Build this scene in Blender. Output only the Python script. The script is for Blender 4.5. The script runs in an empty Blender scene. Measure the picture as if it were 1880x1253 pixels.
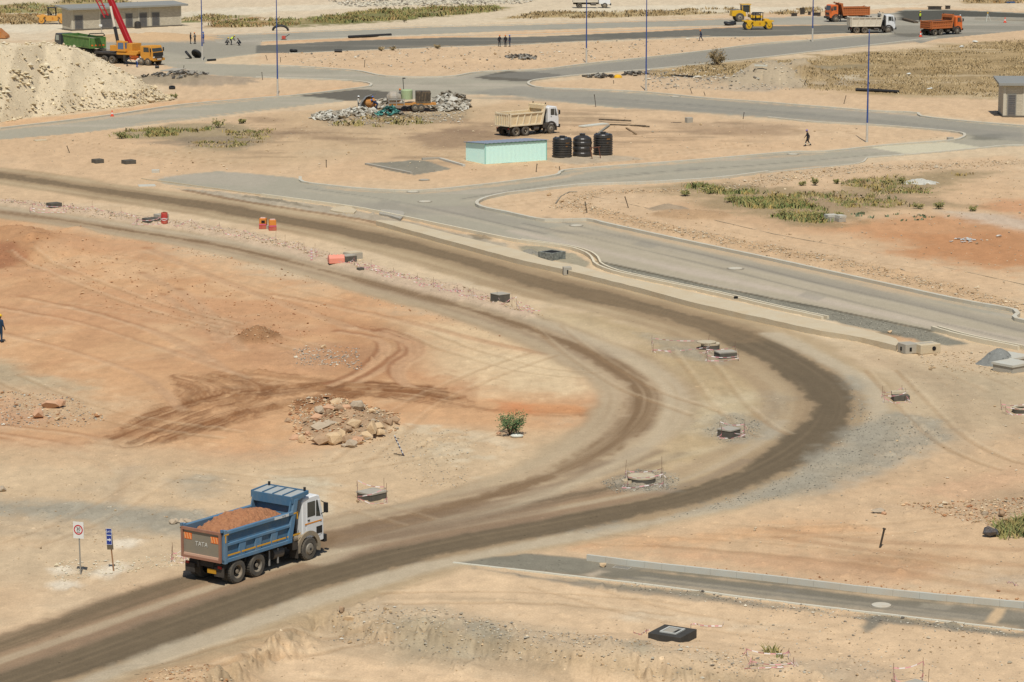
import bpy, math, random
import numpy as np
from mathutils import Vector, Matrix

# ---------------------------------------------------------------- camera, sky, sun, exposure
SC = bpy.context.scene
COL = SC.collection
F, CX, CY, HOR = 5300.0, 940.0, 626.5, -317.0        # focal length and horizon of the photograph, in its pixels
CAMZ = 33.1
PITCH = math.atan((CY - HOR) / F)
cam_d = bpy.data.cameras.new('camera'); cam = bpy.data.objects.new('camera', cam_d); COL.objects.link(cam)
cam.location = (0, 0, CAMZ); cam.rotation_euler = (math.pi/2 - PITCH, 0, 0)
cam_d.sensor_width = 36; cam_d.lens = F/1880*36; cam_d.clip_start = 1; cam_d.clip_end = 60000
SC.camera = cam
SUN_EL, SUN_AZ = math.radians(60), math.radians(183)  # sun behind the camera
wd = bpy.data.worlds.new('World'); SC.world = wd; wd.use_nodes = True
nt = wd.node_tree; nt.nodes.clear()
sky = nt.nodes.new('ShaderNodeTexSky'); sky.sky_type = 'NISHITA'; sky.sun_disc = False
sky.sun_elevation = SUN_EL; sky.sun_rotation = SUN_AZ; sky.altitude = 1000; sky.dust_density = 1.5
bg = nt.nodes.new('ShaderNodeBackground'); bg.inputs[1].default_value = 0.075
wo = nt.nodes.new('ShaderNodeOutputWorld')
nt.links.new(sky.outputs[0], bg.inputs[0]); nt.links.new(bg.outputs[0], wo.inputs[0])
sun_d = bpy.data.lights.new('sun', 'SUN'); sun = bpy.data.objects.new('sun', sun_d); COL.objects.link(sun)
sun_d.energy = 4.0; sun_d.angle = math.radians(0.53); sun_d.color = (1.0, 0.95, 0.87)
sun.rotation_euler = (math.pi/2 - SUN_EL, 0, math.radians(3)); sun.location = (0, -50, 90)
SC.view_settings.view_transform = 'Standard'; SC.view_settings.look = 'None'
SC.view_settings.exposure = 0.0; SC.view_settings.gamma = 1.0
EXPO = (1.24, 1.22, 1.22)                             # light that a level white card returns under this sun and sky

# ---------------------------------------------------------------- helpers
rng = random.Random(7)
R_ = math.radians
def W(px, py, z=0.0):
    """a point of the photograph on the level z, in metres"""
    dx, dy = (px-CX)/F, -(py-CY)/F
    dY = math.cos(PITCH) + dy*math.sin(PITCH); dZ = -math.sin(PITCH) + dy*math.cos(PITCH)
    t = (z-CAMZ)/dZ
    return (dx*t, dY*t)
def WL(pts, z=0.0): return [W(p[0], p[1], z) for p in pts]
def lin(c):
    c = np.asarray(c, float)/255
    return np.where(c <= .04045, c/12.92, ((c+.055)/1.055)**2.4)
def S(r, g, b):
    """base colour of a level surface that looks (r,g,b) in full sun"""
    return lin((r, g, b))/np.array(EXPO)

def tag(o, label=None, cat=None, group=None, kind=None):
    if label: o['label'] = label
    if cat: o['category'] = cat
    if group: o['group'] = group
    if kind: o['kind'] = kind
    return o
def thing(name, label, cat, xy, rz=0, group=None, z=None):
    o = bpy.data.objects.new(name, None); COL.objects.link(o)
    o.location = (xy[0], xy[1], gz(*xy) if z is None else z); o.rotation_euler = (0, 0, rz)
    o.empty_display_size = .3
    return tag(o, label, cat, group)
def dup(root, xy, rz, label=None, group=None, z=None, sc=None):
    def cp(o, par):
        c = o.copy(); COL.objects.link(c)
        if par: c.parent = par
        for ch in o.children: cp(ch, c)
        return c
    r = cp(root, None); r.location = (xy[0], xy[1], gz(*xy) if z is None else z); r.rotation_euler = (0, 0, rz)
    if sc: r.scale = (sc,)*3 if not hasattr(sc, '__len__') else sc
    if label: r['label'] = label
    if group: r['group'] = group
    return r

def rotm(rx=0, ry=0, rz=0): return Matrix.Rotation(rz, 3, 'Z') @ Matrix.Rotation(ry, 3, 'Y') @ Matrix.Rotation(rx, 3, 'X')
class MB:
    def __init__(s): s.v, s.f, s.m = [], [], []
    def add(s, vs, fs, mi=0):
        b = len(s.v); s.v += [tuple(v) for v in vs]; s.f += [tuple(i+b for i in f) for f in fs]; s.m += [mi]*len(fs)
        return s
    def box(s, c, d, r=None, mi=0, top=1.0):
        x, y, z = d[0]/2, d[1]/2, d[2]/2
        vs = [Vector((a*x*(top if k > 0 else 1), b*y*(top if k > 0 else 1), k*z)) for k in (-1, 1) for b in (-1, 1) for a in (-1, 1)]
        if r is not None: vs = [r @ v for v in vs]
        vs = [v + Vector(c) for v in vs]
        return s.add(vs, [(0,2,3,1), (4,5,7,6), (0,1,5,4), (2,6,7,3), (0,4,6,2), (1,3,7,5)], mi)
    def prism(s, poly, ax, a0, a1, mi=0):
        """poly: 2-D outline; ax 'y': outline in x,z extruded along y; 'x': outline in y,z; 'z': outline in x,y"""
        n = len(poly)
        def P(p, a): return {'y': (p[0], a, p[1]), 'x': (a, p[0], p[1]), 'z': (p[0], p[1], a)}[ax]
        vs = [P(p, a0) for p in poly] + [P(p, a1) for p in poly]
        fs = [tuple(range(n))[::-1], tuple(range(n, 2*n))] + [(i, (i+1) % n, n+(i+1) % n, n+i) for i in range(n)]
        return s.add(vs, fs, mi)
    def tube(s, p0, p1, r0, r1=None, n=8, mi=0):
        r1 = r0 if r1 is None else r1
        p0, p1 = Vector(p0), Vector(p1); d = (p1-p0).normalized()
        u = d.orthogonal().normalized(); w = d.cross(u)
        vs = [p + (u*math.cos(2*math.pi*i/n) + w*math.sin(2*math.pi*i/n))*r for p, r in ((p0, r0), (p1, r1)) for i in range(n)]
        fs = [tuple(range(n))[::-1], tuple(range(n, 2*n))] + [(i, (i+1) % n, n+(i+1) % n, n+i) for i in range(n)]
        return s.add(vs, fs, mi)
    def path(s, pts, r, n=6, mi=0):
        for a, b in zip(pts, pts[1:]): s.tube(a, b, r, r, n, mi)
        return s
    def lathe(s, prof, n=20, o=(0, 0, 0), ax='z', mi=0, cap=True):
        def P(r, h, t):
            a, b = r*math.cos(t), r*math.sin(t)
            p = {'z': (a, b, h), 'y': (a, h, b), 'x': (h, a, b)}[ax]
            return (p[0]+o[0], p[1]+o[1], p[2]+o[2])
        vs = [P(r, h, 2*math.pi*i/n) for r, h in prof for i in range(n)]
        fs = [(k*n+i, k*n+(i+1) % n, (k+1)*n+(i+1) % n, (k+1)*n+i) for k in range(len(prof)-1) for i in range(n)]
        ring = not cap or abs(prof[0][0]-prof[-1][0])+abs(prof[0][1]-prof[-1][1]) < 1e-6
        if prof[0][0] > 1e-4 and not ring: fs.append(tuple(range(n))[::-1])
        if prof[-1][0] > 1e-4 and not ring: fs.append(tuple(range((len(prof)-1)*n, len(prof)*n)))
        return s.add(vs, fs, mi)
    def build(s, name, mat, parent=None, smooth=False, bevel=0, loc=None):
        me = bpy.data.meshes.new(name); me.from_pydata(s.v, [], s.f)
        for m in (mat if isinstance(mat, (list, tuple)) else [mat]): me.materials.append(m)
        me.polygons.foreach_set('material_index', s.m)
        if smooth: me.polygons.foreach_set('use_smooth', [True]*len(s.f))
        import bmesh
        bm = bmesh.new(); bm.from_mesh(me); bmesh.ops.recalc_face_normals(bm, faces=bm.faces); bm.to_mesh(me); bm.free()
        o = bpy.data.objects.new(name, me); COL.objects.link(o)
        if parent: o.parent = parent
        if loc: o.location = loc
        if bevel:
            b = o.modifiers.new('bevel', 'BEVEL'); b.width = bevel; b.segments = 1; b.limit_method = 'ANGLE'; b.angle_limit = R_(40)
        return o
def npmesh(name, V, Fq, mat, attr=None, smooth=False, parent=None):
    """fast mesh from numpy arrays; Fq (n,3) or (n,4); attr (nverts,4) colours"""
    me = bpy.data.meshes.new(name); n, k = len(Fq), Fq.shape[1]
    me.vertices.add(len(V)); me.vertices.foreach_set('co', np.ascontiguousarray(V, np.float32).ravel())
    me.loops.add(n*k); me.loops.foreach_set('vertex_index', np.ascontiguousarray(Fq, np.int32).ravel())
    me.polygons.add(n); me.polygons.foreach_set('loop_start', np.arange(0, n*k, k, dtype=np.int32))
    me.polygons.foreach_set('use_smooth', np.full(n, smooth, bool))
    me.update(calc_edges=True)
    if attr is not None:
        a = me.color_attributes.new('Col', 'FLOAT_COLOR', 'POINT'); a.data.foreach_set('color', np.ascontiguousarray(attr, np.float32).ravel())
    me.materials.append(mat)
    o = bpy.data.objects.new(name, me); COL.objects.link(o)
    if parent: o.parent = parent
    return o

# ---- materials
MATS = {}
def mat(name, c, rough=.7, metal=0, dirt=.0, dcol=None, dscale=2.0, bump=0, bscale=8, spec=.3):
    """painted / plain surface with noise-driven dust and wear"""
    if name in MATS: return MATS[name]
    m = bpy.data.materials.new(name); m.use_nodes = True; t = m.node_tree; N, L = t.nodes, t.links
    p = N['Principled BSDF']; p.inputs['Roughness'].default_value = rough; p.inputs['Metallic'].default_value = metal
    p.inputs['Specular IOR Level'].default_value = spec
    tc = N.new('ShaderNodeTexCoord')
    n1 = N.new('ShaderNodeTexNoise'); n1.inputs['Scale'].default_value = dscale; n1.inputs['Detail'].default_value = 6; n1.inputs['Roughness'].default_value = .65
    L.new(tc.outputs['Object'], n1.inputs['Vector'])
    r = N.new('ShaderNodeMapRange'); r.inputs[1].default_value = .38; r.inputs[2].default_value = .72
    r.inputs[3].default_value = 0; r.inputs[4].default_value = max(dirt, .06); L.new(n1.outputs['Fac'], r.inputs[0])
    mx = N.new('ShaderNodeMix'); mx.data_type = 'RGBA'
    mx.inputs[6].default_value = (*[float(x) for x in c], 1)
    d = dcol if dcol is not None else (np.array(c)*.6 if dirt == 0 else S(205, 172, 130))
    mx.inputs[7].default_value = (*[float(x) for x in d], 1)
    L.new(r.outputs[0], mx.inputs[0]); L.new(mx.outputs[2], p.inputs['Base Color'])
    if bump:
        n2 = N.new('ShaderNodeTexNoise'); n2.inputs['Scale'].default_value = bscale; n2.inputs['Detail'].default_value = 5
        b = N.new('ShaderNodeBump'); b.inputs['Strength'].default_value = bump; b.inputs['Distance'].default_value = .05
        L.new(tc.outputs['Object'], n2.inputs['Vector']); L.new(n2.outputs['Fac'], b.inputs['Height']); L.new(b.outputs[0], p.inputs['Normal'])
    MATS[name] = m; return m
def attr_mat(name, rough=.95, detail=True, spec=.1):
    """base colour from the mesh's own colour layer, broken up with fine grit"""
    if name in MATS: return MATS[name]
    m = bpy.data.materials.new(name); m.use_nodes = True; t = m.node_tree; N, L = t.nodes, t.links
    p = N['Principled BSDF']; p.inputs['Roughness'].default_value = rough; p.inputs['Specular IOR Level'].default_value = spec
    a = N.new('ShaderNodeAttribute'); a.attribute_name = 'Col'
    if not detail:
        if name == 'blades':      # leaves and blades scatter light much as the sward does as a whole
            g = N.new('ShaderNodeNewGeometry'); v = N.new('ShaderNodeVectorMath'); v.operation = 'MULTIPLY_ADD'; L.new(g.outputs['Normal'], v.inputs[0]); v.inputs[1].default_value = (.45, .45, .45); v.inputs[2].default_value = (0, -.15, .8)
            w = N.new('ShaderNodeVectorMath'); w.operation = 'NORMALIZE'; L.new(v.outputs[0], w.inputs[0]); L.new(w.outputs[0], p.inputs['Normal'])
        L.new(a.outputs['Color'], p.inputs['Base Color']); MATS[name] = m; return m
    tc = N.new('ShaderNodeNewGeometry')
    def noise(sc, det=4, ro=.6):
        n = N.new('ShaderNodeTexNoise'); n.inputs['Scale'].default_value = sc; n.inputs['Detail'].default_value = det
        n.inputs['Roughness'].default_value = ro; L.new(tc.outputs['Position'], n.inputs['Vector']); return n.outputs['Fac']
    def mrange(x, a0, a1, b0, b1):
        r = N.new('ShaderNodeMapRange'); r.inputs[1].default_value = a0; r.inputs[2].default_value = a1
        r.inputs[3].default_value = b0; r.inputs[4].default_value = b1; L.new(x, r.inputs[0]); return r.outputs[0]
    def mul(x, y):
        q = N.new('ShaderNodeMath'); q.operation = 'MULTIPLY'; L.new(x, q.inputs[0])
        if isinstance(y, float): q.inputs[1].default_value = y
        else: L.new(y, q.inputs[1])
        return q.outputs[0]
    g1 = mrange(noise(2.2, 7, .72), .3, .7, .93, 1.06); g2 = mrange(noise(11, 5, .7), .3, .7, .84, 1.14)
    g = mul(g1, g2)
    vm = N.new('ShaderNodeVectorMath'); vm.operation = 'SCALE'; L.new(a.outputs['Color'], vm.inputs[0]); L.new(g, vm.inputs['Scale'])
    # grit: pale and dark little stones where the alpha of the colour layer asks for them
    prev, tops = vm.outputs[0], []
    for scl, rad, k in ((1.35, .17, .45), (3.4, .24, 1.0)):
        vo = N.new('ShaderNodeTexVoronoi'); vo.inputs['Scale'].default_value = scl; L.new(tc.outputs['Position'], vo.inputs['Vector'])
        sp = N.new('ShaderNodeSeparateColor'); L.new(vo.outputs['Color'], sp.inputs[0])
        vs = mrange(vo.outputs['Distance'], rad*.7, rad, 1, 0)
        gate = N.new('ShaderNodeMath'); gate.operation = 'LESS_THAN'; L.new(sp.outputs[0], gate.inputs[0]); L.new(mul(a.outputs['Alpha'], k), gate.inputs[1])
        stone = mul(vs, gate.outputs[0]); tops.append(stone)
        sc = mrange(sp.outputs[1], 0, 1, .5, 1.45)
        st = N.new('ShaderNodeVectorMath'); st.operation = 'SCALE'; L.new(prev, st.inputs[0]); L.new(sc, st.inputs['Scale'])
        mx = N.new('ShaderNodeMix'); mx.data_type = 'RGBA'; L.new(stone, mx.inputs[0]); L.new(prev, mx.inputs[6]); L.new(st.outputs[0], mx.inputs[7])
        prev = mx.outputs[2]
    L.new(prev, p.inputs['Base Color'])
    b = N.new('ShaderNodeBump'); b.inputs['Strength'].default_value = .45; b.inputs['Distance'].default_value = .05
    ad = N.new('ShaderNodeMath'); ad.operation = 'ADD'; L.new(noise(3.2, 8, .7), ad.inputs[0]); L.new(mul(stone, .6), ad.inputs[1])
    L.new(ad.outputs[0], b.inputs['Height']); L.new(b.outputs[0], p.inputs['Normal'])
    MATS[name] = m; return m

# ---- numpy noise
def vnoise(x, y, seed=0):
    xi = np.floor(x).astype(np.int64); yi = np.floor(y).astype(np.int64); fx = (x-xi).astype(np.float32); fy = (y-yi).astype(np.float32)
    def h(a, b):
        n = (a*374761393 + b*668265263 + seed*2147483647 + 1013904223) & 0xffffffff
        n = ((n ^ (n >> 13))*1274126177) & 0xffffffff
        n = (n ^ (n >> 16))
        return (n & 0xffff).astype(np.float32)/65535
    u = fx*fx*fx*(fx*(fx*6-15)+10); v = fy*fy*fy*(fy*(fy*6-15)+10)
    a, b, c, d = h(xi, yi), h(xi+1, yi), h(xi, yi+1), h(xi+1, yi+1)
    return (a*(1-u)+b*u)*(1-v) + (c*(1-u)+d*u)*v
def fbm(x, y, octv=4, seed=0, gain=.5):
    t = np.zeros_like(x, dtype=np.float32); a, s = 1.0, 0.0
    for k in range(octv):
        t += a*vnoise(x*2**k + 17.3*k, y*2**k - 9.1*k, seed+k); s += a; a *= gain
    return t/s      # 0..1, mean .5
def sstep(x): x = np.clip(x, 0, 1); return x*x*(3-2*x)
def smooth_line(pts, k=6):
    P = [np.array(p, float) for p in pts]; P = [2*P[0]-P[1]] + P + [2*P[-1]-P[-2]]; out = []
    for i in range(1, len(P)-2):
        for j in range(k):
            t = j/k; a, b, c, d = P[i-1], P[i], P[i+1], P[i+2]
            out.append(.5*((2*b) + (c-a)*t + (2*a-5*b+4*c-d)*t*t + (-a+3*b-3*c+d)*t**3))
    out.append(P[-2]); return [tuple(o) for o in out]
# ---------------------------------------------------------------- the ground
STEP = 1.9
cols = np.concatenate([[-9000, -4000, -1800, -900, -500, -330], np.arange(-230, 2112, STEP), [2200, 2400, 2800, 3800, 6000, 11000]])
rows = np.concatenate([[-304, -296, -285, -265, -235, -200, -160, -130, -110, -90, -70, -55, -40], np.arange(-30, 120, .95), np.arange(120, 1372, STEP), [1450, 1600, 1900, 2600, 4500]])
PXg, PYg = np.meshgrid(cols, rows)
_dx, _dy = (PXg-CX)/F, -(PYg-CY)/F
_dZ = -math.sin(PITCH) + _dy*math.cos(PITCH); _t = -CAMZ/_dZ
GX = (_dx*_t).astype(np.float64); GY = ((math.cos(PITCH)+_dy*math.sin(PITCH))*_t).astype(np.float64)
shp = GX.shape; X, Y = GX.ravel(), GY.ravel(); NP = len(X)
INF = ((PXg > -240) & (PXg < 2120) & (PYg > -110) & (PYg < 1380)).ravel()
n_big = fbm(X/60, Y/60, 4, 1); n_mid = fbm(X/9, Y/9, 5, 2); n_fine = fbm(X/1.6, Y/1.6, 4, 3); n_str = fbm(X/30, Y/5, 4, 4)
C = np.zeros((NP, 3), np.float32); Z = np.zeros(NP, np.float32); STONE = np.full(NP, .05, np.float32); ROAD = np.zeros(NP, np.float32); BUMP = np.ones(NP, np.float32)

n_grit = fbm(X/.45, Y/.8, 3, 5)
def G(r, g, b):
    s = r-b
    if s > 34: r, g, b = r+2, g+4, b+9
    else: r, g, b = r+2, g+2, b-5
    return S(min(r, 246), min(g, 240), b)
def sub_bbox(P, m):
    P = np.asarray(P)
    return np.nonzero((X > P[:, 0].min()-m) & (X < P[:, 0].max()+m) & (Y > P[:, 1].min()-m) & (Y < P[:, 1].max()+m))[0]
def poly(pts, soft=.6, namp=0., smooth=False, noise=None):
    """0..1 cover of a patch outlined in the photograph, in world metres, with a soft, ragged edge"""
    if smooth: pts = smooth_line(list(pts)+[pts[0]], 4)[:-1]
    P = np.array(WL(pts)); idx = sub_bbox(P, soft+namp+1); x, y = X[idx], Y[idx]
    d2 = np.full(len(idx), 1e18); ins = np.zeros(len(idx), bool)
    for (ax, ay), (bx, by) in zip(P, np.roll(P, -1, 0)):
        ex, ey = bx-ax, by-ay; wx, wy = x-ax, y-ay
        t = np.clip((wx*ex+wy*ey)/max(ex*ex+ey*ey, 1e-9), 0, 1)
        d2 = np.minimum(d2, (wx-ex*t)**2+(wy-ey*t)**2)
        c = ((ay > y) != (by > y)) & (x < (bx-ax)*(y-ay)/((by-ay) if by != ay else 1e-9)+ax); ins ^= c
    sd = np.sqrt(d2)*np.where(ins, 1, -1)
    if namp: sd = sd + ((n_mid if noise is None else noise)[idx]-.5)*2.4*namp + (n_fine[idx]-.5)*namp*1.1 + (n_grit[idx]-.5)*namp*.6
    soft = soft*.55; m = np.zeros(NP, np.float32); m[idx] = sstep(sd/soft*.5+.5); return m
def line(pts, k=5):
    """distance across (t, signed), along (s) and the position in the list (u) for a line drawn on the photograph"""
    pts = [tuple(p) for p in pts]; sm = smooth_line(pts, k); P = np.array(WL(sm)); return P
def lmask(pts, w, soft=.5, namp=0., k=5, streak=0, rut=0, seed=11, fine=.45):
    """0..1 cover of a band along a line; w metres half-width (number or one per point); optional streaks along it"""
    P = line(pts, k); n = len(P); ws = np.interp(np.linspace(0, 1, n), np.linspace(0, 1, len(pts)), w if hasattr(w, '__len__') else [w]*len(pts))
    mg = ws.max()+soft+namp+1; idx = sub_bbox(P, mg); x, y = X[idx], Y[idx]
    best = np.full(len(idx), 1e18); sg = np.zeros(len(idx)); wl = np.zeros(len(idx)); sl = np.zeros(len(idx)); acc = 0
    for i in range(n-1):
        ax, ay = P[i]; bx, by = P[i+1]; ex, ey = bx-ax, by-ay; l2 = max(ex*ex+ey*ey, 1e-9)
        wx, wy = x-ax, y-ay; t = np.clip((wx*ex+wy*ey)/l2, 0, 1); d = (wx-ex*t)**2+(wy-ey*t)**2
        u = d < best; best[u] = d[u]; sg[u] = (np.sign(ex*wy-ey*wx))[u]; wl[u] = (ws[i]+(ws[i+1]-ws[i])*t)[u]; sl[u] = (acc+t*math.sqrt(l2))[u]
        acc += math.sqrt(l2)
    d = np.sqrt(best); t = d*sg
    e = wl - d
    if namp: e = e + (n_mid[idx]-.5)*2.4*namp + (n_fine[idx]-.5)*namp*.9 + (n_grit[idx]-.5)*namp*.8
    soft = soft*.55
    m = sstep(e/soft*.5+.5)
    if streak:
        st = fbm((sl/14).astype(np.float32), (t/fine).astype(np.float32), 3, seed)
        m = m*np.clip(1-streak+2*streak*(st-.18)*1.1, 0, 1.0)
    if rut: Z[idx] += (m*(fbm((sl/7).astype(np.float32), (t/.5).astype(np.float32), 3, seed+3)-.5)*2*rut).astype(np.float32)
    M = np.zeros(NP, np.float32); M[idx] = m; return M
def paint(m, c, a=1.0, stone=None, bump=None):
    k = (m*a)[:, None]; C[:] = C*(1-k) + np.asarray(c, np.float32)[None]*k
    if stone is not None: STONE[:] = STONE*(1-m) + stone*m
    if bump is not None: BUMP[:] = BUMP*(1-m) + bump*m
def tint(m, f): C[:] = C*(1 + m[:, None]*(np.asarray(f, np.float32)[None]-1))

SAND, SANDO, PALE = G(217, 190, 150), G(214, 176, 131), G(222, 202, 166)
C[:] = SAND
paint(sstep((n_big-.42)*5), SANDO, .6); paint(sstep((n_mid-.52)*4), PALE, .35); paint(sstep((n_str-.55)*5), G(200, 168, 128), .35)
# far strip at the top: paler
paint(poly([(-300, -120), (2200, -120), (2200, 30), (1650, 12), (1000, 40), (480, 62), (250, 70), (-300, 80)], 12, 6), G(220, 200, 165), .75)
# upper verges: warm orange sand between the roads
for q in ([(290, 118), (380, 120), (700, 150), (680, 158), (480, 182), (300, 190)], [(480, 95), (700, 90), (1000, 82), (1400, 66), (1490, 70), (1200, 108), (880, 138), (700, 140), (560, 124), (470, 116)],
          [(975, 152), (1250, 128), (1500, 150), (1880, 190), (1880, 228), (1690, 208), (1300, 180), (1000, 160)], [(930, 178), (1150, 200), (1500, 226), (1700, 238), (1765, 250), (1600, 268), (1200, 300), (900, 330), (560, 335), (550, 325)],
          [(885, 372), (1000, 350), (1190, 338), (1420, 318), (1600, 300), (1880, 280), (1880, 590), (1600, 515), (1300, 450), (1080, 402), (960, 395)],
          [(0, 238), (250, 210), (480, 182), (660, 164), (560, 175), (330, 192), (100, 228)], [(-200, 330), (0, 240), (250, 235), (480, 206), (600, 200), (480, 330), (200, 330)]):
    paint(poly(q, 3, 2), G(215, 178, 134), .65)
for q in ([(0, 225), (200, 205), (335, 185), (480, 176), (660, 158), (480, 184), (330, 196), (0, 240)], [(480, 62), (1500, 28), (1500, 40), (480, 72)], [(480, 76), (1300, 50), (1500, 45), (1500, 49), (480, 80)]):
    paint(poly(q, 1.5, 1.5), G(216, 172, 124), .8)
# middle: yellowish plain sand left of the shed, brown dirt round the cream truck
paint(poly([(330, 250), (560, 205), (900, 190), (1040, 200), (1000, 290), (700, 290), (500, 300), (300, 290)], 8, 5, True), G(198, 168, 126), .6)
for q, a in (([(480, 238), (560, 232), (640, 250), (720, 262), (640, 266), (540, 256)], .5), ([(740, 262), (830, 240), (900, 245), (905, 262), (850, 272), (780, 272)], .7), ([(820, 236), (900, 226), (900, 236), (850, 242)], .55),
             ([(470, 215), (520, 225), (540, 250), (500, 258), (440, 240)], .5), ([(1200, 222), (1420, 232), (1420, 246), (1260, 240)], .4), ([(1480, 232), (1400, 250), (1300, 240)], .3)):
    paint(poly(q, 3, 3.5, True), G(150, 122, 92), a)
# dark wind-blown streaks of soil
paint(poly([(400, 240), (1000, 200), (1250, 215), (1420, 235), (1300, 262), (900, 300), (500, 300)], 9, 5, True)*sstep((fbm(X/9, Y/2.5, 4, 33)-.55)*7), G(146, 120, 90), .5)
# right: orange-red earth behind the main road
paint(poly([(1500, 420), (1640, 405), (1880, 395), (2100, 400), (2100, 520), (1880, 500), (1760, 470), (1620, 445)], 6, 4, True), G(200, 146, 98), .85)
paint(poly([(1640, 430), (1880, 432), (1880, 490), (1740, 465)], 5, 4, True), G(190, 132, 84), .6)
paint(poly([(1790, 372), (2000, 360), (2000, 392), (1830, 388)], 3, 3, True), G(205, 150, 104), .8)
paint(poly([(1730, 388), (1850, 396), (1900, 420), (1880, 424), (1800, 405)], 3, 2, True), G(208, 192, 166), .7)
paint(poly([(1230, 380), (1260, 372), (1420, 392), (1560, 440), (1450, 430), (1300, 402)], 3, 2, True), G(205, 164, 120), .5)
# stony ridge along the kerb
rid = lmask([(1060, 380), (1150, 405), (1240, 425), (1420, 462), (1600, 500), (1760, 540), (1880, 570)], [.8, 1.5, 1.6, 1.6, 1.7, 1.8, 1.6], 1.2, .9)
paint(rid, G(196, 160, 116), .55, stone=.42); Z += rid*(.10+.22*(n_fine-.4)).astype(np.float32)
rid2 = lmask([(1030, 385), (1090, 355), (1200, 352), (1330, 345)], [.8, 1.3, 1.2, .8], 1.0, .9); paint(rid2, G(200, 166, 124), .4, stone=.35)
rid3 = lmask([(1320, 352), (1500, 318), (1720, 305), (1880, 300)], 2.2, 3, 2.5); paint(rid3, G(196, 168, 130), .5, stone=.35)
# under the green weeds
paint(poly([(1240, 345), (1330, 335), (1500, 345), (1640, 325), (1790, 320), (1700, 360), (1780, 378), (1600, 388), (1530, 410), (1450, 412), (1330, 390)], 4, 4, True), G(150, 130, 92), .75, stone=.25)
paint(poly([(1420, 362), (1600, 352), (1740, 372), (1560, 385)], 3, 3, True), G(170, 142, 108), .6)
# dry grass field, right top
fld = poly([(1215, 132), (1300, 108), (1420, 112), (1560, 100), (1700, 88), (1880, 72), (2130, 60), (2130, 190), (1880, 182), (1700, 178), (1500, 168), (1330, 160)], 5, 5)
paint(fld, G(172, 144, 96), .85, stone=.1); paint(fld*sstep((n_mid-.5)*6), G(146, 122, 80), .6); paint(fld*sstep((n_str-.56)*8), G(205, 182, 142), .6)
paint(poly([(1320, 148), (1440, 122), (1500, 128), (1560, 150), (1440, 168), (1330, 166)], 4, 4, True), G(182, 164, 136), .75, stone=.3)
paint(poly([(1440, 124), (1600, 118), (1560, 128), (1440, 130)], 2, 2), G(150, 138, 118), .5); paint(poly([(1520, 142), (1600, 136), (1570, 146)], 2, 2), G(205, 186, 150), .7)
paint(poly([(1180, 138), (1330, 135), (1330, 168), (1200, 160)], 4, 4), G(196, 170, 134), .6, stone=.25)
# far vegetation belts
def belt(pts, c1, c2, a=.85):
    m = poly(pts, 4, 5); paint(m, c1, a); paint(m*sstep((fbm(X/14, Y/30, 3, 60)-.48)*6), c2, .75); return m
belt([(395, 44), (450, 38), (560, 36), (640, 26), (690, 18), (820, 12), (915, 14), (905, 22), (800, 32), (700, 40), (560, 48), (420, 50)], G(158, 136, 82), G(116, 116, 66))
belt([(935, 34), (985, 24), (1100, 22), (1200, 20), (1345, 15), (1345, 24), (1200, 30), (1080, 34)], G(184, 160, 108), G(160, 144, 92))
belt([(-60, 12), (60, 6), (115, 12), (115, 26), (40, 24), (-60, 26)], G(150, 142, 84), G(120, 124, 70)); belt([(-60, 24), (70, 26), (80, 44), (-60, 48)], G(170, 136, 84), G(150, 122, 76))
belt([(318, 38), (380, 26), (430, 30), (400, 38), (330, 44)], G(150, 140, 88), G(118, 122, 68)); belt([(120, 0), (230, -8), (240, 6), (110, 12)], G(170, 146, 92), G(140, 130, 76)); belt([(388, 38), (470, 34), (480, 50), (400, 50)], G(168, 128, 78), G(140, 112, 68))
belt([(1415, 26), (1500, 12), (1520, 20), (1420, 26)], G(190, 160, 112), G(170, 142, 96)); belt([(1750, -14), (2000, -16), (2000, 6), (1780, 6)], G(176, 146, 96), G(158, 132, 84))
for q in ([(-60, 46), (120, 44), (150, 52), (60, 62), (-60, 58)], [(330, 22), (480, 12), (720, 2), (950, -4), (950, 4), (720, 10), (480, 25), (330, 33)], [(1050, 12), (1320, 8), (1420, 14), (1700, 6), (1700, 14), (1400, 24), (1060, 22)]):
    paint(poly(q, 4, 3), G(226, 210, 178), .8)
rubw = poly([(640, 4), (820, -4), (960, -2), (900, 6), (700, 10)], 4, 3); paint(rubw, G(214, 204, 184), .8, stone=.6)
# left grass patch
paint(poly([(200, 243), (300, 232), (440, 226), (500, 240), (480, 265), (400, 276), (320, 262), (220, 252)], 3, 3, True), G(158, 140, 104), .8, stone=.2)
paint(poly([(245, 262), (330, 255), (470, 250), (460, 270), (330, 268)], 2.5, 3, True), G(140, 122, 98), .6)
paint(poly([(610, 210), (700, 200), (860, 205), (760, 232), (600, 230)], 4, 4, True), G(164, 144, 108), .6, stone=.4)
# red cut at the left
red = poly([(-250, 385), (0, 392), (60, 398), (200, 425), (330, 450), (470, 488), (600, 520), (720, 548), (850, 590), (960, 622), (1060, 660), (1130, 720), (1110, 770), (1000, 800), (860, 800), (700, 790), (500, 830), (340, 838), (200, 830), (-250, 800)], 9, 4, True)
paint(red, G(212, 162, 112), .9)
swirl = fbm(X/7 + Y/9, (Y*.35 - X*.5)/2.2, 5, 71)
paint(red*sstep((swirl-.52)*6), G(219, 180, 134), .5); paint(red*sstep((fbm(X/11+Y/14, (Y*.4-X*.55)/3, 5, 72)-.54)*7), G(190, 140, 96), .4)
paint(red*sstep((fbm(X/16, Y/10, 4, 75)-.5)*5), G(198, 146, 102), .55)
paint(poly([(760, 600), (900, 600), (1060, 650), (1090, 700), (960, 730), (820, 690), (740, 640)], 6, 3, True), G(220, 190, 145), .85)
paint(poly([(930, 660), (1060, 670), (1085, 720), (980, 712)], 4, 3, True), G(226, 200, 156), .6)
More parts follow.
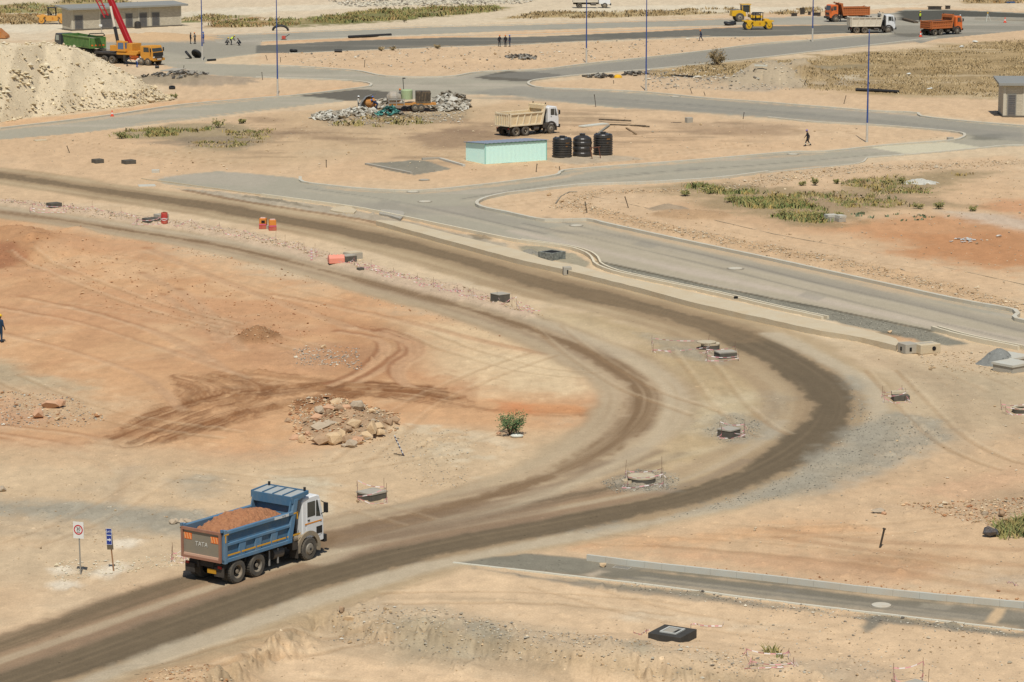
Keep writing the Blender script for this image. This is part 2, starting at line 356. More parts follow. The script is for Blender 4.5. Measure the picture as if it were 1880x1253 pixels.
paint(poly([(-150, 640), (60, 660), (180, 705), (250, 730), (250, 765), (120, 790), (-150, 770)], 5, 3, True), G(200, 172, 132), .75, stone=.3)
paint(poly([(-100, 655), (30, 670), (160, 715), (70, 715), (-100, 690)], 3, 2, True), G(180, 164, 130), .6)
paint(poly([(-150, 740), (60, 735), (170, 770), (60, 790), (-150, 785)], 3, 3, True), G(198, 148, 108), .6, stone=.3)
paint(poly([(-60, 420), (60, 430), (110, 448), (70, 475), (30, 490), (-60, 480)], 2, 1.5, True), G(178, 128, 84), .7, stone=.25)
paint(poly([(-60, 465), (20, 462), (45, 480), (0, 490), (-60, 490)], 1.5, 1.5, True), G(160, 106, 70), .7)
paint(poly([(340, 560), (470, 590), (520, 640), (640, 640), (660, 680), (540, 690), (420, 640)], 4, 3, True), G(190, 140, 98), .5, stone=.2)
paint(poly([(540, 640), (620, 632), (660, 660), (600, 676), (545, 665)], 2, 2, True), G(190, 150, 112), .5, stone=.5)
paint(poly([(620, 590), (700, 600), (780, 640), (740, 690), (640, 700), (640, 640)], 3, 2, True), G(176, 124, 80), .55)
# brown damp churned track across the red cut
brown = S(142, 98, 64)
for pts, w, a in (([(235, 815), (300, 785), (380, 755), (470, 735), (560, 722), (650, 712), (760, 718), (830, 728)], [1.3, 2.6, 3.6, 3.8, 3.2, 2.6, 2.4, 1.0], .95), ([(640, 715), (760, 728), (880, 748), (960, 755), (1080, 760)], [1.5, 1.6, 1.2, .8, .5], .7),
                  ([(350, 690), (390, 700), (420, 715), (400, 735), (360, 745)], [1.0, 2.5, 3.0, 2.6, 1.0], .7), ([(420, 690), (520, 700), (640, 712), (720, 715)], [1.6, 2.2, 2.0, 1.2], .6), ([(860, 745), (960, 760), (1040, 765)], .6, .4)):
    m = lmask(pts, w, .6, 1.1, streak=.85, rut=.09, fine=.3); paint(m, brown, a, bump=2.0); paint(lmask(pts, w, .6, 1.1, streak=.95, seed=57, fine=.25)*sstep((fbm(X/1.2, Y/3, 3, 58)-.5)*5), S(206, 164, 122), .55*a); paint(lmask(pts, w, .6, 1.1, streak=.95, seed=67, fine=.2)*sstep((fbm(X/1.5, Y/2, 3, 68)-.5)*6), S(118, 78, 50), .5*a)
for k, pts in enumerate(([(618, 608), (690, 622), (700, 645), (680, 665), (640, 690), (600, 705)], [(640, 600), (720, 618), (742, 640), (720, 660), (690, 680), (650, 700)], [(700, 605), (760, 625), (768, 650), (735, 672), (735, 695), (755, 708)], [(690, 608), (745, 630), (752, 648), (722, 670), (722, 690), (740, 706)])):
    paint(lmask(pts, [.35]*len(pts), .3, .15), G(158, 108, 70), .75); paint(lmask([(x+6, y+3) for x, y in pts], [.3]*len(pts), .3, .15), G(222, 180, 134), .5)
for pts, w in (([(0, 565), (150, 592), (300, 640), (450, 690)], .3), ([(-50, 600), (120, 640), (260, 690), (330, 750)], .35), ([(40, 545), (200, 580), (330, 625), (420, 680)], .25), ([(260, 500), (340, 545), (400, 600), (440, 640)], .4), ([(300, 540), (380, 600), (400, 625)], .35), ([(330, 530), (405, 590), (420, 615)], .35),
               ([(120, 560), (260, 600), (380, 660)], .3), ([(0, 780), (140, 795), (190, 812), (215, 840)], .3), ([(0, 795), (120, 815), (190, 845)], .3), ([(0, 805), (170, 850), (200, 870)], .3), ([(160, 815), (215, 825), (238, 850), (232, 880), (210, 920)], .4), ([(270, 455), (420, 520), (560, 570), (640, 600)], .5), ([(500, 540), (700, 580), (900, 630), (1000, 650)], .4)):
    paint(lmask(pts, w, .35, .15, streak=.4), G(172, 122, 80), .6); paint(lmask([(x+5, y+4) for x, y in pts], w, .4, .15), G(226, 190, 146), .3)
paint(sstep((n_str-.36)*5)*poly([(940, 742), (1000, 742), (1060, 748), (1095, 765), (1060, 772), (1000, 765), (960, 758)], 1.2, .9, True), G(208, 142, 88), .6)
paint(poly([(900, 735), (960, 740), (1000, 762), (920, 758)], 1.2, 1, True), G(206, 130, 78), .5)
# soft ground between the cut and the truck
paint(poly([(-200, 800), (240, 825), (520, 850), (760, 790), (1000, 800), (1130, 790), (1020, 880), (700, 960), (-200, 1000)], 4, 3, True), G(208, 178, 136), .7)
paint(poly([(480, 870), (560, 875), (625, 890), (590, 905), (600, 960), (500, 930)], 2, 2, True), G(206, 192, 160), .7)
paint(poly([(720, 790), (800, 800), (850, 860), (820, 900), (760, 860)], 3, 2, True), G(196, 172, 134), .5, stone=.4)
paint(poly([(770, 780), (860, 800), (920, 870), (860, 880), (800, 830)], 2, 2, True)*sstep((n_fine-.42)*5), G(216, 196, 160), .6)
# grey stone dust spread at the lower left
BLUEG = S(164, 158, 141)
for q, a in (([(-150, 915), (60, 915), (180, 918), (330, 938), (380, 955), (330, 985), (200, 960), (60, 950), (-150, 945)], .85), ([(290, 880), (360, 868), (410, 880), (400, 905), (330, 908)], .6), ([(130, 900), (240, 860), (260, 900), (200, 925)], .3), ([(-100, 940), (120, 955), (240, 985), (60, 990), (-100, 975)], .3)):
    paint(poly(q, 2, 1.5, True)*np.clip(.4+1.3*fbm(X/6, Y/1.5, 4, 90), 0, 1), BLUEG, a, stone=.3)
paint(poly([(-150, 985), (120, 1000), (320, 990), (330, 1030), (210, 1060), (0, 1080), (-150, 1090)], 3, 2, True), S(210, 186, 152), .8)
for c in ((110, 1048), (215, 1045), (190, 1055), (120, 1075), (235, 1000)): paint(poly([(c[0]-22, c[1]-4), (c[0], c[1]-8), (c[0]+25, c[1]-3), (c[0]+10, c[1]+7), (c[0]-20, c[1]+5)], .8, .6, True), G(234, 222, 196), .6, stone=.5)
# inside of the bend
paint(poly([(880, 560), (1050, 560), (1250, 600), (1400, 660), (1480, 740), (1400, 830), (1200, 890), (1060, 900), (1180, 800), (1220, 720), (1150, 650), (1000, 590)], 5, 3, True), S(188, 164, 126), .9)
paint(poly([(960, 560), (1080, 585), (1180, 620), (1100, 640), (1000, 600)], 3, 2, True), G(208, 184, 142), .6)
paint(poly([(1210, 760), (1330, 725), (1440, 720), (1400, 745), (1280, 770), (1220, 790)], 3, 2, True), G(202, 182, 142), .7)
for pts in ([(1210, 760), (1300, 742), (1420, 722)], [(1220, 785), (1330, 762), (1450, 745)], [(1150, 800), (1280, 790), (1420, 770)], [(1080, 870), (1250, 835), (1430, 800)]): paint(lmask(pts, .8, .8, .5, streak=.5), G(208, 188, 150), .5)
# outside of the bend
paint(poly([(1560, 640), (1700, 650), (1880, 690), (2120, 700), (2120, 760), (1880, 780), (1740, 790), (1620, 760)], 5, 3, True), G(196, 172, 134), .85)
paint(poly([(1640, 660), (1800, 690), (1880, 720), (1860, 745), (1700, 720)], 4, 3, True), G(184, 164, 130), .55)
for pts in ([(1600, 655), (1700, 700), (1760, 745), (1775, 790), (1740, 830), (1640, 880), (1500, 920)], [(1640, 660), (1760, 710), (1880, 790)], [(1500, 910), (1700, 860), (1880, 790)], [(1560, 935), (1700, 905), (1780, 850), (1880, 800)]): paint(lmask(pts, [1.0]*len(pts), 1.2, .6, streak=.5), G(178, 150, 114), .4)
paint(poly([(1500, 930), (1880, 800), (2120, 800), (2120, 1100), (1880, 1090), (1500, 1050), (1080, 1015), (1000, 1000), (1250, 950)], 3, 2, True), G(214, 178, 134), .7)
for q, c, a in (([(1010, 995), (1130, 985), (1400, 960), (1560, 975), (1400, 1000), (1100, 1010)], G(210, 160, 110), .6), ([(1080, 1010), (1400, 1010), (1700, 1045), (1600, 1070), (1300, 1040)], G(200, 154, 112), .55), ([(1500, 1010), (1700, 1020), (1800, 1035), (1640, 1040)], G(182, 140, 98), .6), ([(1700, 900), (1880, 850), (1880, 960), (1760, 950)], G(204, 160, 120), .5),
                ([(1760, 930), (1880, 900), (1980, 980), (1880, 985), (1800, 965)], G(176, 152, 116), .6), ([(1800, 1040), (1900, 1050), (1900, 1080), (1780, 1070)], G(184, 172, 148), .5)):
    paint(poly(q, 3, 2.5, True), c, a, stone=.2)
paint(poly([(1640, 930), (1740, 925), (1880, 925), (1880, 985), (1780, 960)], 3, 3), G(188, 160, 124), .4, stone=.5)
for pts in ([(1420, 970), (1560, 990), (1700, 1000), (1880, 1010)], [(1430, 985), (1620, 1012), (1880, 1040)], [(1200, 1000), (1500, 1030), (1880, 1090)]): paint(lmask(pts, .5, .5, .3, streak=.6), G(176, 134, 94), .5)
# foreground, below the haul road
paint(poly([(-200, 1330), (150, 1240), (380, 1160), (620, 1060), (820, 1040), (1300, 1090), (1880, 1170), (2120, 1200), (2120, 1500), (-200, 1500)], 3, 2, True), G(222, 189, 146), .85)
paint(poly([(380, 1170), (480, 1120), (560, 1080), (620, 1070), (600, 1120), (540, 1140), (460, 1180), (330, 1240), (200, 1260)], 2, 1.5, True), G(206, 160, 112), .6)
paint(poly([(600, 1110), (800, 1120), (1000, 1165), (1200, 1195), (1400, 1215), (1500, 1240), (1300, 1240), (1050, 1215), (800, 1180), (610, 1150)], 2, 2, True), G(190, 168, 134), .7, stone=.5)
paint(poly([(740, 1140), (800, 1150), (820, 1190), (760, 1185)], 1.5, 1, True), G(168, 160, 142), .5, stone=.4); paint(poly([(870, 1150), (910, 1160), (900, 1190), (876, 1188)], 1, 1, True), G(160, 152, 138), .7); paint(poly([(1160, 1185), (1200, 1190), (1185, 1215), (1150, 1205)], 1, 1, True), G(150, 146, 134), .5)
for pts in ([(400, 1180), (520, 1225), (700, 1270), (900, 1320)], [(560, 1120), (585, 1150), (660, 1175), (850, 1205), (1100, 1240), (1300, 1280)], [(610, 1130), (700, 1170), (900, 1200), (1150, 1228)], [(880, 1195), (1000, 1215), (1080, 1240)], [(690, 1095), (900, 1100), (1100, 1120)], [(200, 1260), (420, 1240), (600, 1280)]): paint(lmask(pts, [.5]*len(pts), .5, .35, streak=.6), G(182, 156, 120), .5)
paint(poly([(1180, 1130), (1300, 1140), (1500, 1150), (1500, 1165), (1350, 1150)], 2, 2), G(214, 200, 170), .4); paint(poly([(1480, 1220), (1580, 1210), (1640, 1240), (1560, 1255)], 1.5, 1.5, True), G(160, 146, 122), .4, stone=.4); paint(poly([(230, 1235), (330, 1222), (480, 1240), (500, 1290), (200, 1290)], 1.5, 1.2, True), G(196, 160, 116), .6, stone=.5)
# dark soil along the lower road
for q in ([(840, 1036), (960, 1052), (1100, 1075), (1300, 1098), (1420, 1112), (1540, 1130), (1520, 1122), (1300, 1092), (1000, 1056)], [(1555, 1122), (1640, 1130), (1720, 1140), (1880, 1165), (1880, 1172), (1740, 1156), (1620, 1140), (1590, 1158), (1575, 1150), (1600, 1138)]):
    paint(poly(q, .6, .5), G(140, 132, 118), .85, stone=.4)
paint(poly([(1400, 1090), (1520, 1104), (1640, 1112), (1520, 1108)], .6, .5), G(120, 108, 94), .0)

# ---- haul roads of packed dirt
T1 = [(-120, 308), (0, 323), (100, 337), (200, 352), (300, 366), (400, 381), (480, 396), (600, 418), (700, 440), (800, 465), (900, 492), (1000, 520), (1100, 546), (1200, 571), (1280, 593), (1350, 618), (1420, 650), (1480, 684), (1516, 712), (1530, 742), (1518, 778), (1480, 815), (1420, 852), (1350, 884), (1250, 916), (1150, 938), (1000, 966), (850, 994), (700, 1026), (560, 1064), (450, 1100), (330, 1143), (200, 1190), (100, 1226), (-20, 1268), (-150, 1315)]
T2 = [(-120, 372), (20, 392), (120, 405), (240, 424), (360, 443), (480, 468), (600, 498), (720, 530), (850, 565), (950, 596), (1030, 625), (1100, 657), (1150, 688), (1178, 715), (1182, 742), (1165, 778), (1120, 817), (1050, 856), (950, 896), (850, 926), (760, 950), (680, 970), (600, 990), (520, 1020)]
n1 = len(T1)
TAN, TANP, DK = G(180, 153, 114), G(196, 172, 133), S(111, 97, 77)
b1 = lmask(T1, np.interp(np.arange(n1), [0, 8, 15, 19, 24, 30, 35], [4.2, 4.2, 4.4, 4.0, 3.6, 4.2, 4.4]), 1.2, .8); paint(b1, TAN, .9, bump=.5)
b2 = lmask(T2, np.interp(np.arange(len(T2)), [0, 8, 14, 23], [2.6, 2.8, 2.6, 2.6]), 1.2, .8); paint(b2, G(186, 160, 124), .9, bump=.5)
DIRT = np.maximum(b1, b2)
def off(pts, m):
    """the same line moved m metres to its left on the ground, back in photograph pixels"""
    sm = pts; P = np.array(WL(sm)); d = np.gradient(P, axis=0); d /= np.linalg.norm(d, axis=1)[:, None]; q = P + np.stack([-d[:, 1], d[:, 0]], 1)*m
    return [TOPX(x, y) for x, y in q]
def TOPX(x, y):
    c, s = math.cos(PITCH), math.sin(PITCH); dz = -CAMZ; f = y*c - dz*s; u = y*s + dz*c
    return (CX + F*x/f, CY - F*u/f)
# streaks along the roads, then the damp dark wheel lanes
for T, offs in ((T1, (-3.6, -2.6, 2.4, 3.2)), (T2, (-2.2, 1.9, 2.6))):
    for i, o_ in enumerate(offs):
        paint(lmask(off(T, o_), .6, .8, .3, streak=.55, seed=20+i), TANP if i % 2 else G(172, 146, 110), .6)
for T, w_, sd in ((T1, 4.6, 301), (T2, 3.0, 302)):
    paint(lmask(T, w_, 1.0, .8, streak=.9, seed=sd, fine=.3)*sstep((fbm(X/6, Y/9, 3, sd)-.42)*5), S(158, 132, 100), .3); paint(lmask(T, w_, 1.0, .8, streak=.9, seed=sd+40, fine=.22)*sstep((fbm(X/5, Y/8, 3, sd+9)-.45)*5), S(202, 180, 144), .3)
paint(lmask(T1, np.interp(np.arange(n1), [0, 6, 12, 16, 19, 22, 25, 28, 35], [1.9, 2.1, 2.3, 2.3, 2.1, 2.0, 2.2, 2.3, 2.4]), 1.6, .9, streak=.5, fine=.35), S(152, 130, 102), .7)
paint(lmask(T1, np.interp(np.arange(n1), [0, 6, 12, 16, 19, 22, 25, 28, 35], [1.1, 1.25, 1.5, 1.5, 1.35, 1.3, 1.45, 1.5, 1.7]), .55, .75, streak=.16, rut=.03, fine=.3), DK, .93, bump=.35)
paint(lmask(T1[:16], np.interp(np.arange(16), [0, 6, 12, 15], [1.8, 2.0, 2.3, 2.4]), 1.6, .6, streak=.6), S(156, 131, 100), .45)
paint(lmask(off(T1[22:], -1.6), .45, .4, .2, streak=.4), G(150, 128, 100), .6)
lane = off(T1[24:], -4.1); paint(lmask(off(T1[24:], -3.2), 1.9, .8, .4, streak=.5), G(156, 126, 94), .8); paint(lmask(lane, .75, .5, .35, streak=.45, rut=.03, fine=.25), S(122, 105, 82), .9)
paint(lmask(off(T1[20:], -2.45), .3, .3, .15, streak=.4), G(190, 168, 134), .75)
paint(lmask(off(T1[15:], 2.6), [.7]*len(T1[15:]), .7, .35), G(198, 180, 148), .75)
for k in range(3): paint(lmask(off(T1[22:29], -5.4-1.2*k), .5, .6, .4, streak=.6, seed=40+k), G(140, 116, 88), .55)
paint(lmask(T2, np.interp(np.arange(len(T2)), [0, 8, 11, 13, 16, 19, 23], [.5, .55, .7, .8, .75, .85, .9]), .7, .7, streak=.4, rut=.03, fine=.3), S(134, 108, 80), .92)
paint(lmask(off(T2[:12], 1.4), .7, .7, .3, streak=.4), G(164, 142, 112), .6); paint(lmask(off(T2[:12], -1.3), .5, .7, .3, streak=.4), G(156, 132, 102), .5)
paint(lmask(off(T2, 1.9), .7, .8, .3, streak=.4), G(200, 180, 146), .6); paint(lmask(off(T2, -2.0), .6, .8, .3, streak=.4), G(196, 174, 138), .5)
paint(poly([(600, 985), (760, 945), (960, 900), (1060, 870), (1100, 900), (1000, 940), (860, 965), (700, 1000)], 2, 1.2, True)*sstep((fbm((X+Y)/9, (X-Y)/1.4, 4, 91)-.4)*4), G(154, 128, 96), .55)
for pts in ([(640, 975), (800, 945), (1000, 900), (1100, 850)], [(700, 985), (900, 945), (1080, 900), (1200, 850)], [(620, 1000), (820, 965), (1000, 930)]): paint(lmask(pts, .7, .6, .4, streak=.6), G(138, 114, 86), .6)
# median of spoil between the two haul roads
med = lmask([(-120, 356), (0, 371), (100, 383), (260, 405), (420, 430), (560, 465), (640, 487), (760, 520), (880, 552), (970, 582)], [.8, 1.2, 1.5, 1.8, 1.8, 1.6, 1.6, 1.5, 1.5, .8], .8, .7)
paint(med, G(208, 180, 146), .85, stone=.55); Z += med*(.12+.25*(n_fine-.4)).astype(np.float32)
# grey stone chips round the bend
gn = fbm(X/2.5, Y/2.5, 4, 95)
for q, a in (([(1560, 690), (1585, 720), (1590, 755), (1575, 775), (1640, 752), (1720, 775), (1745, 795), (1690, 830), (1620, 862), (1500, 902), (1360, 930), (1200, 958), (1080, 975), (1240, 938), (1400, 895), (1500, 845), (1560, 790), (1572, 740)], .95), ([(1100, 885), (1170, 862), (1250, 872), (1240, 900), (1130, 905)], .85), ([(1290, 790), (1340, 765), (1400, 775), (1390, 805), (1320, 815)], .8),
             ([(1165, 608), (1230, 622), (1330, 660), (1310, 668), (1220, 645), (1170, 622)], .7), ([(1150, 605), (1200, 612), (1290, 625), (1280, 632), (1200, 622)], .6), ([(1420, 720), (1450, 740), (1430, 790), (1380, 800), (1400, 750)], .4), ([(640, 905), (720, 900), (760, 925), (700, 935), (650, 930)], .4)):
    paint(poly(q, 1.6, 1.2, True)*np.clip(.35+1.2*gn, 0, 1), S(162, 155, 138), a*.85, stone=.5)
paint(poly([(1570, 600), (1640, 625), (1660, 640), (1640, 650), (1560, 620)], 1.5, 1), G(200, 174, 136), .5)
# ---- asphalt
def road(pts, c, soft=.35, namp=.18, a=1.0, dust=.25, smooth=False):
    m = poly(pts, soft, namp, smooth); paint(m, c, a, stone=.0, bump=0); Z[:] = Z*(1-m); ROAD[:] = np.maximum(ROAD, m)
    st = fbm(X/22, Y/4, 4, 120); paint(m*sstep((st-.56)*6), G(196, 180, 156), dust); paint(m*sstep((n_mid-.58)*6), c*.84, .5); return m
def roadline(pts, w, c, **k):
    return road(pts, c, **k)
GA, GD, GM = S(176, 168, 148), S(132, 127, 116), S(158, 151, 136)
R1 = [(285, 330), (330, 322), (400, 315), (470, 320), (550, 328), (556, 336), (600, 342), (660, 348), (740, 352), (800, 350), (860, 344), (930, 336), (1018, 324), (1034, 315), (1100, 309), (1300, 294), (1450, 281), (1515, 280), (1620, 269), (1740, 260), (1765, 255), (1770, 250), (1762, 245), (1706, 239), (1604, 231), (1502, 226), (1410, 217), (1236, 204), (1134, 199), (1040, 188), (950, 177), (848, 173), (790, 182), (735, 183), (633, 186), (598, 190), (470, 205), (255, 231), (153, 244), (60, 252), (-60, 262), (-60, 244), (0, 236), (179, 216), (332, 194), (480, 181), (547, 176), (664, 162), (680, 158), (674, 153), (623, 148), (470, 143), (380, 138), (300, 120), (270, 106), (190, 102), (186, 78), (255, 73), (370, 67), (480, 63), (480, 98), (385, 110), (375, 117), (480, 120), (559, 124), (654, 131), (700, 140), (755, 143), (825, 142), (875, 134), (930, 131), (1000, 128), (1080, 118), (1187, 107), (1300, 94), (1400, 81), (1490, 75), (1550, 69), (1640, 62), (1720, 70), (1600, 84), (1500, 95), (1400, 107), (1250, 123), (1150, 132), (1050, 140), (990, 147), (970, 152), (972, 158), (1000, 163), (1090, 166), (1187, 171), (1300, 182), (1400, 189), (1600, 205), (1680, 208), (1692, 215), (1760, 223), (1880, 233), (2120, 255), (2120, 285), (1880, 268), (1803, 273), (1706, 282), (1592, 291), (1576, 301), (1502, 309), (1410, 318), (1313, 330), (1185, 338), (1109, 340), (1058, 343), (981, 352), (930, 358), (890, 367), (875, 376), (887, 384), (930, 393), (1001, 407), (1078, 406), (1109, 413), (1236, 441), (1410, 478), (1579, 515), (1757, 554), (1865, 574), (1862, 588), (1880, 593), (2120, 650), (2120, 690), (1870, 640), (1752, 618), (1711, 607), (1553, 574), (1410, 546), (1236, 510), (1096, 479), (1088, 470), (1073, 462), (1032, 452), (950, 440), (751, 400), (649, 381), (480, 358), (300, 338)]
road(R1, GA, dust=.45)
# long dusty lanes on the main road, darker bays elsewhere
dia = poly([(1000, 420), (1100, 405), (1240, 442), (1900, 595), (1900, 645), (1410, 545), (1096, 478)], .8, .4)
paint(dia, G(186, 172, 154), .75); paint(lmask([(1010, 425), (1120, 432), (1250, 462), (1430, 500), (1640, 548), (1880, 605)], 1.1, 1, .4, streak=.5), G(158, 149, 140), .75); paint(lmask([(950, 425), (1090, 458), (1300, 505), (1560, 562), (1880, 632)], 1.0, 1, .4, streak=.5), G(202, 184, 160), .7)
paint(poly([(640, 372), (800, 378), (870, 380), (900, 392), (1000, 412), (980, 425), (860, 400), (700, 385)], 2, 1.2, True), G(160, 152, 144), .6)
paint(poly([(290, 325), (420, 318), (500, 328), (480, 345), (350, 338)], 2, 1.5, True), G(184, 170, 146), .6)
paint(poly([(1560, 268), (1600, 266), (1680, 270), (1700, 280), (1600, 286), (1585, 280)], 1, .6), G(206, 194, 172), .0)
for q in ([(830, 144), (900, 136), (1000, 130), (1090, 121), (1400, 84), (1640, 64), (1700, 74), (1400, 105), (1150, 130), (990, 146), (975, 155)], [(190, 80), (480, 64), (480, 97), (380, 108)]): paint(poly(q, 2, 1), GM*.93, .55)
paint(poly([(850, 180), (1100, 178), (1400, 200), (1700, 228), (1880, 245), (1880, 255), (1500, 220), (1100, 192)], 2, 1.2), G(150, 145, 138), .6)
for q in ([(541, 176), (664, 164), (740, 172), (738, 178), (700, 184), (633, 185), (590, 180)], [(870, 143), (930, 131), (1000, 134), (1045, 139), (1000, 146), (965, 150), (900, 147)]): paint(poly(q, .5, .2), G(106, 100, 96), .95)
paint(poly([(1770, 250), (1830, 246), (1840, 256), (1790, 258)], 1.5, 1.5, True), G(112, 110, 106), .7)
apron = poly([(1592, 270), (1640, 266), (1745, 261), (1800, 271), (1706, 281), (1662, 283)], .4, .2); paint(apron, G(212, 202, 180), .95)
F1_ = [(470, 84), (600, 77), (700, 73), (830, 69), (930, 69), (1000, 67), (1187, 59), (1300, 53), (1400, 49), (1550, 46), (1600, 46), (1700, 62), (1640, 62), (1560, 61), (1400, 67), (1300, 68), (1187, 72), (1077, 76), (930, 83), (830, 86), (700, 91), (530, 98), (470, 98)]
road(F1_, G(118, 114, 110), dust=.15)
F2_ = [(380, 66), (470, 64), (600, 58), (800, 50), (940, 47), (1187, 40), (1330, 36), (1500, 31), (1640, 24), (1660, 18), (1740, 18), (1880, 24), (2120, 26), (2120, 50), (1880, 44), (1760, 47), (1650, 47), (1560, 46), (1400, 46), (1187, 50), (940, 57), (700, 67), (480, 77), (400, 80)]
road(F2_, G(168, 162, 152), dust=.3)
paint(poly([(1645, 20), (1740, 19), (1880, 25), (2120, 30), (2120, 34), (1880, 33), (1770, 31), (1720, 38), (1650, 38)], 1.5, 1), G(84, 82, 80), .95)
road([(1600, 46), (1760, 47), (1880, 44), (2120, 50), (2120, 60), (1880, 56), (1720, 72), (1690, 80), (1640, 64)], G(150, 144, 136), dust=.4)
paint(poly([(1640, 62), (1700, 62), (1690, 68), (1640, 68)], 1.5, 1.5), G(90, 86, 84), .6)
R7 = [(840, 1034), (905, 1022), (970, 1016), (1075, 1026), (1180, 1040), (1400, 1064), (1640, 1092), (1880, 1115), (2120, 1140), (2120, 1185), (1880, 1156), (1600, 1124), (1400, 1100), (1200, 1075), (1000, 1052)]
road(R7, G(132, 124, 114), dust=.25)
paint(poly([(840, 1034), (905, 1022), (970, 1016), (1075, 1026), (1110, 1040), (1060, 1058), (1000, 1052)], .8, .6), G(140, 134, 124), .8, stone=.5)
paint(poly([(1060, 1055), (1100, 1045), (1120, 1050), (1090, 1062)], .4, .3), G(196, 176, 146), .8)
paint(poly([(1828, 1116), (1850, 1118), (1828, 1147), (1806, 1142)], .25, .15), G(212, 180, 136), .95); paint(poly([(1690, 1106), (1755, 1112), (1740, 1122), (1680, 1116)], .3, .25), G(160, 150, 138), .7)
paint(lmask([(1180, 1048), (1400, 1072), (1640, 1098)], .3, .3, .25, streak=.7), G(186, 160, 124), .6)
# gravel bed beside the main road, and the strip along the drain
paint(poly([(1100, 482), (1236, 511), (1410, 547), (1553, 575), (1700, 607), (1780, 632), (1745, 636), (1680, 628), (1600, 606), (1510, 585), (1313, 540), (1185, 512), (1124, 499), (1095, 488)], .4, .3), G(138, 134, 126), .95, stone=.6, bump=.3)
paint(lmask([(1096, 480), (1236, 511), (1410, 547), (1553, 575), (1711, 608)], .28, .2, .15), G(100, 94, 86), .85)
paint(poly([(950, 452), (1000, 452), (1060, 468), (1085, 485), (1075, 492), (1010, 478), (955, 465)], .5, .4), G(160, 152, 136), .9, stone=.5)
paint(poly([(300, 342), (480, 362), (650, 387), (750, 407), (930, 448), (930, 458), (740, 414), (640, 398), (470, 372), (380, 358)], .5, .4), G(176, 162, 136), .85, stone=.4)
for q in ([(440, 360), (520, 372), (570, 382), (560, 378), (500, 366)], [(860, 430), (890, 432), (905, 440), (870, 440)], [(1620, 608), (1660, 615), (1640, 625), (1610, 615)]): paint(poly(q, .5, .6), G(110, 100, 88), .6, stone=.5)
paint(poly([(1630, 615), (1680, 622), (1690, 630), (1640, 626)], .6, .4), G(214, 168, 120), .8)
paint(lmask([(340, 350), (470, 374), (649, 401), (692, 410)], .35, .3, .15), G(140, 110, 76), .8)
paint(poly([(672, 301), (775, 295), (830, 311), (760, 322), (705, 312)], .3, .1), G(140, 136, 128), .9)
paint(poly([(1008, 290), (1130, 285), (1180, 293), (1060, 302), (1010, 297)], 1, .6), G(176, 168, 156), .6)
led = poly([(590, 1128), (700, 1150), (850, 1188), (1050, 1212), (1250, 1232), (1450, 1248), (1700, 1275), (2200, 1300), (2200, 1600), (-300, 1600), (250, 1330), (440, 1240), (540, 1170)], 2.2, .9)
Z -= .65*led; ledge = np.clip(1-np.abs(led-.5)*2, 0, 1); paint(ledge, S(176, 152, 118), .55, stone=.5, bump=2.2); STONE[:] = np.maximum(STONE, ledge*.5); lb = np.clip(np.abs(ledge)*1.5, 0, 1); Z += (lb*((fbm(X/1.4, Y/1.6, 4, 501)-.5)*.75 + .5*np.abs(fbm(X/.8, Y/1.1, 3, 502)-.5))).astype(np.float32); paint(lb*sstep((fbm(X/1.8, Y/2.2, 3, 503)-.52)*7), S(160, 144, 118), .4)
trr = random.Random(21)
def tyre_marks(pts, a_=.4):
    for o_ in (-.95, .95):
        q = off([tuple(p) for p in smooth_line(pts, 3)], o_); m = lmask(q, [.17]*len(q), .22, .12, k=2, streak=.55, fine=.2)
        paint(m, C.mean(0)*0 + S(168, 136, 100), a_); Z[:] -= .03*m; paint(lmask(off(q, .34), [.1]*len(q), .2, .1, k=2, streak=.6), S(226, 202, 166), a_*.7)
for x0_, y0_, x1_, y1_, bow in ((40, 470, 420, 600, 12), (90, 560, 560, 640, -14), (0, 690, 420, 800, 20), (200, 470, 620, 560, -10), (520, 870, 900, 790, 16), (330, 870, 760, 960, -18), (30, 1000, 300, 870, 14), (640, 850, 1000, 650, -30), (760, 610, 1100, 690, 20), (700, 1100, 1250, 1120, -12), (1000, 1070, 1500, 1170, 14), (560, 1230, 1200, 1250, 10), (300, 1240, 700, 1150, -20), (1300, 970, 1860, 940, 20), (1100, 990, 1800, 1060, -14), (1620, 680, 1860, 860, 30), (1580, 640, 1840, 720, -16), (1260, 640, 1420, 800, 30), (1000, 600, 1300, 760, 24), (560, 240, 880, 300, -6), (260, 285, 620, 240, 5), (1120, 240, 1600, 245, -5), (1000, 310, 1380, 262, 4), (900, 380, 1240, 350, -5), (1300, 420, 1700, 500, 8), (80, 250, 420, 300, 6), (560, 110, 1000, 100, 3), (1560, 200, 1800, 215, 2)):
    n_ = 5; tyre_marks([(x0_+(x1_-x0_)*i/n_+trr.uniform(-6, 6), y0_+(y1_-y0_)*i/n_+bow*math.sin(math.pi*i/n_)) for i in range(n_+1)], trr.uniform(.22, .45))
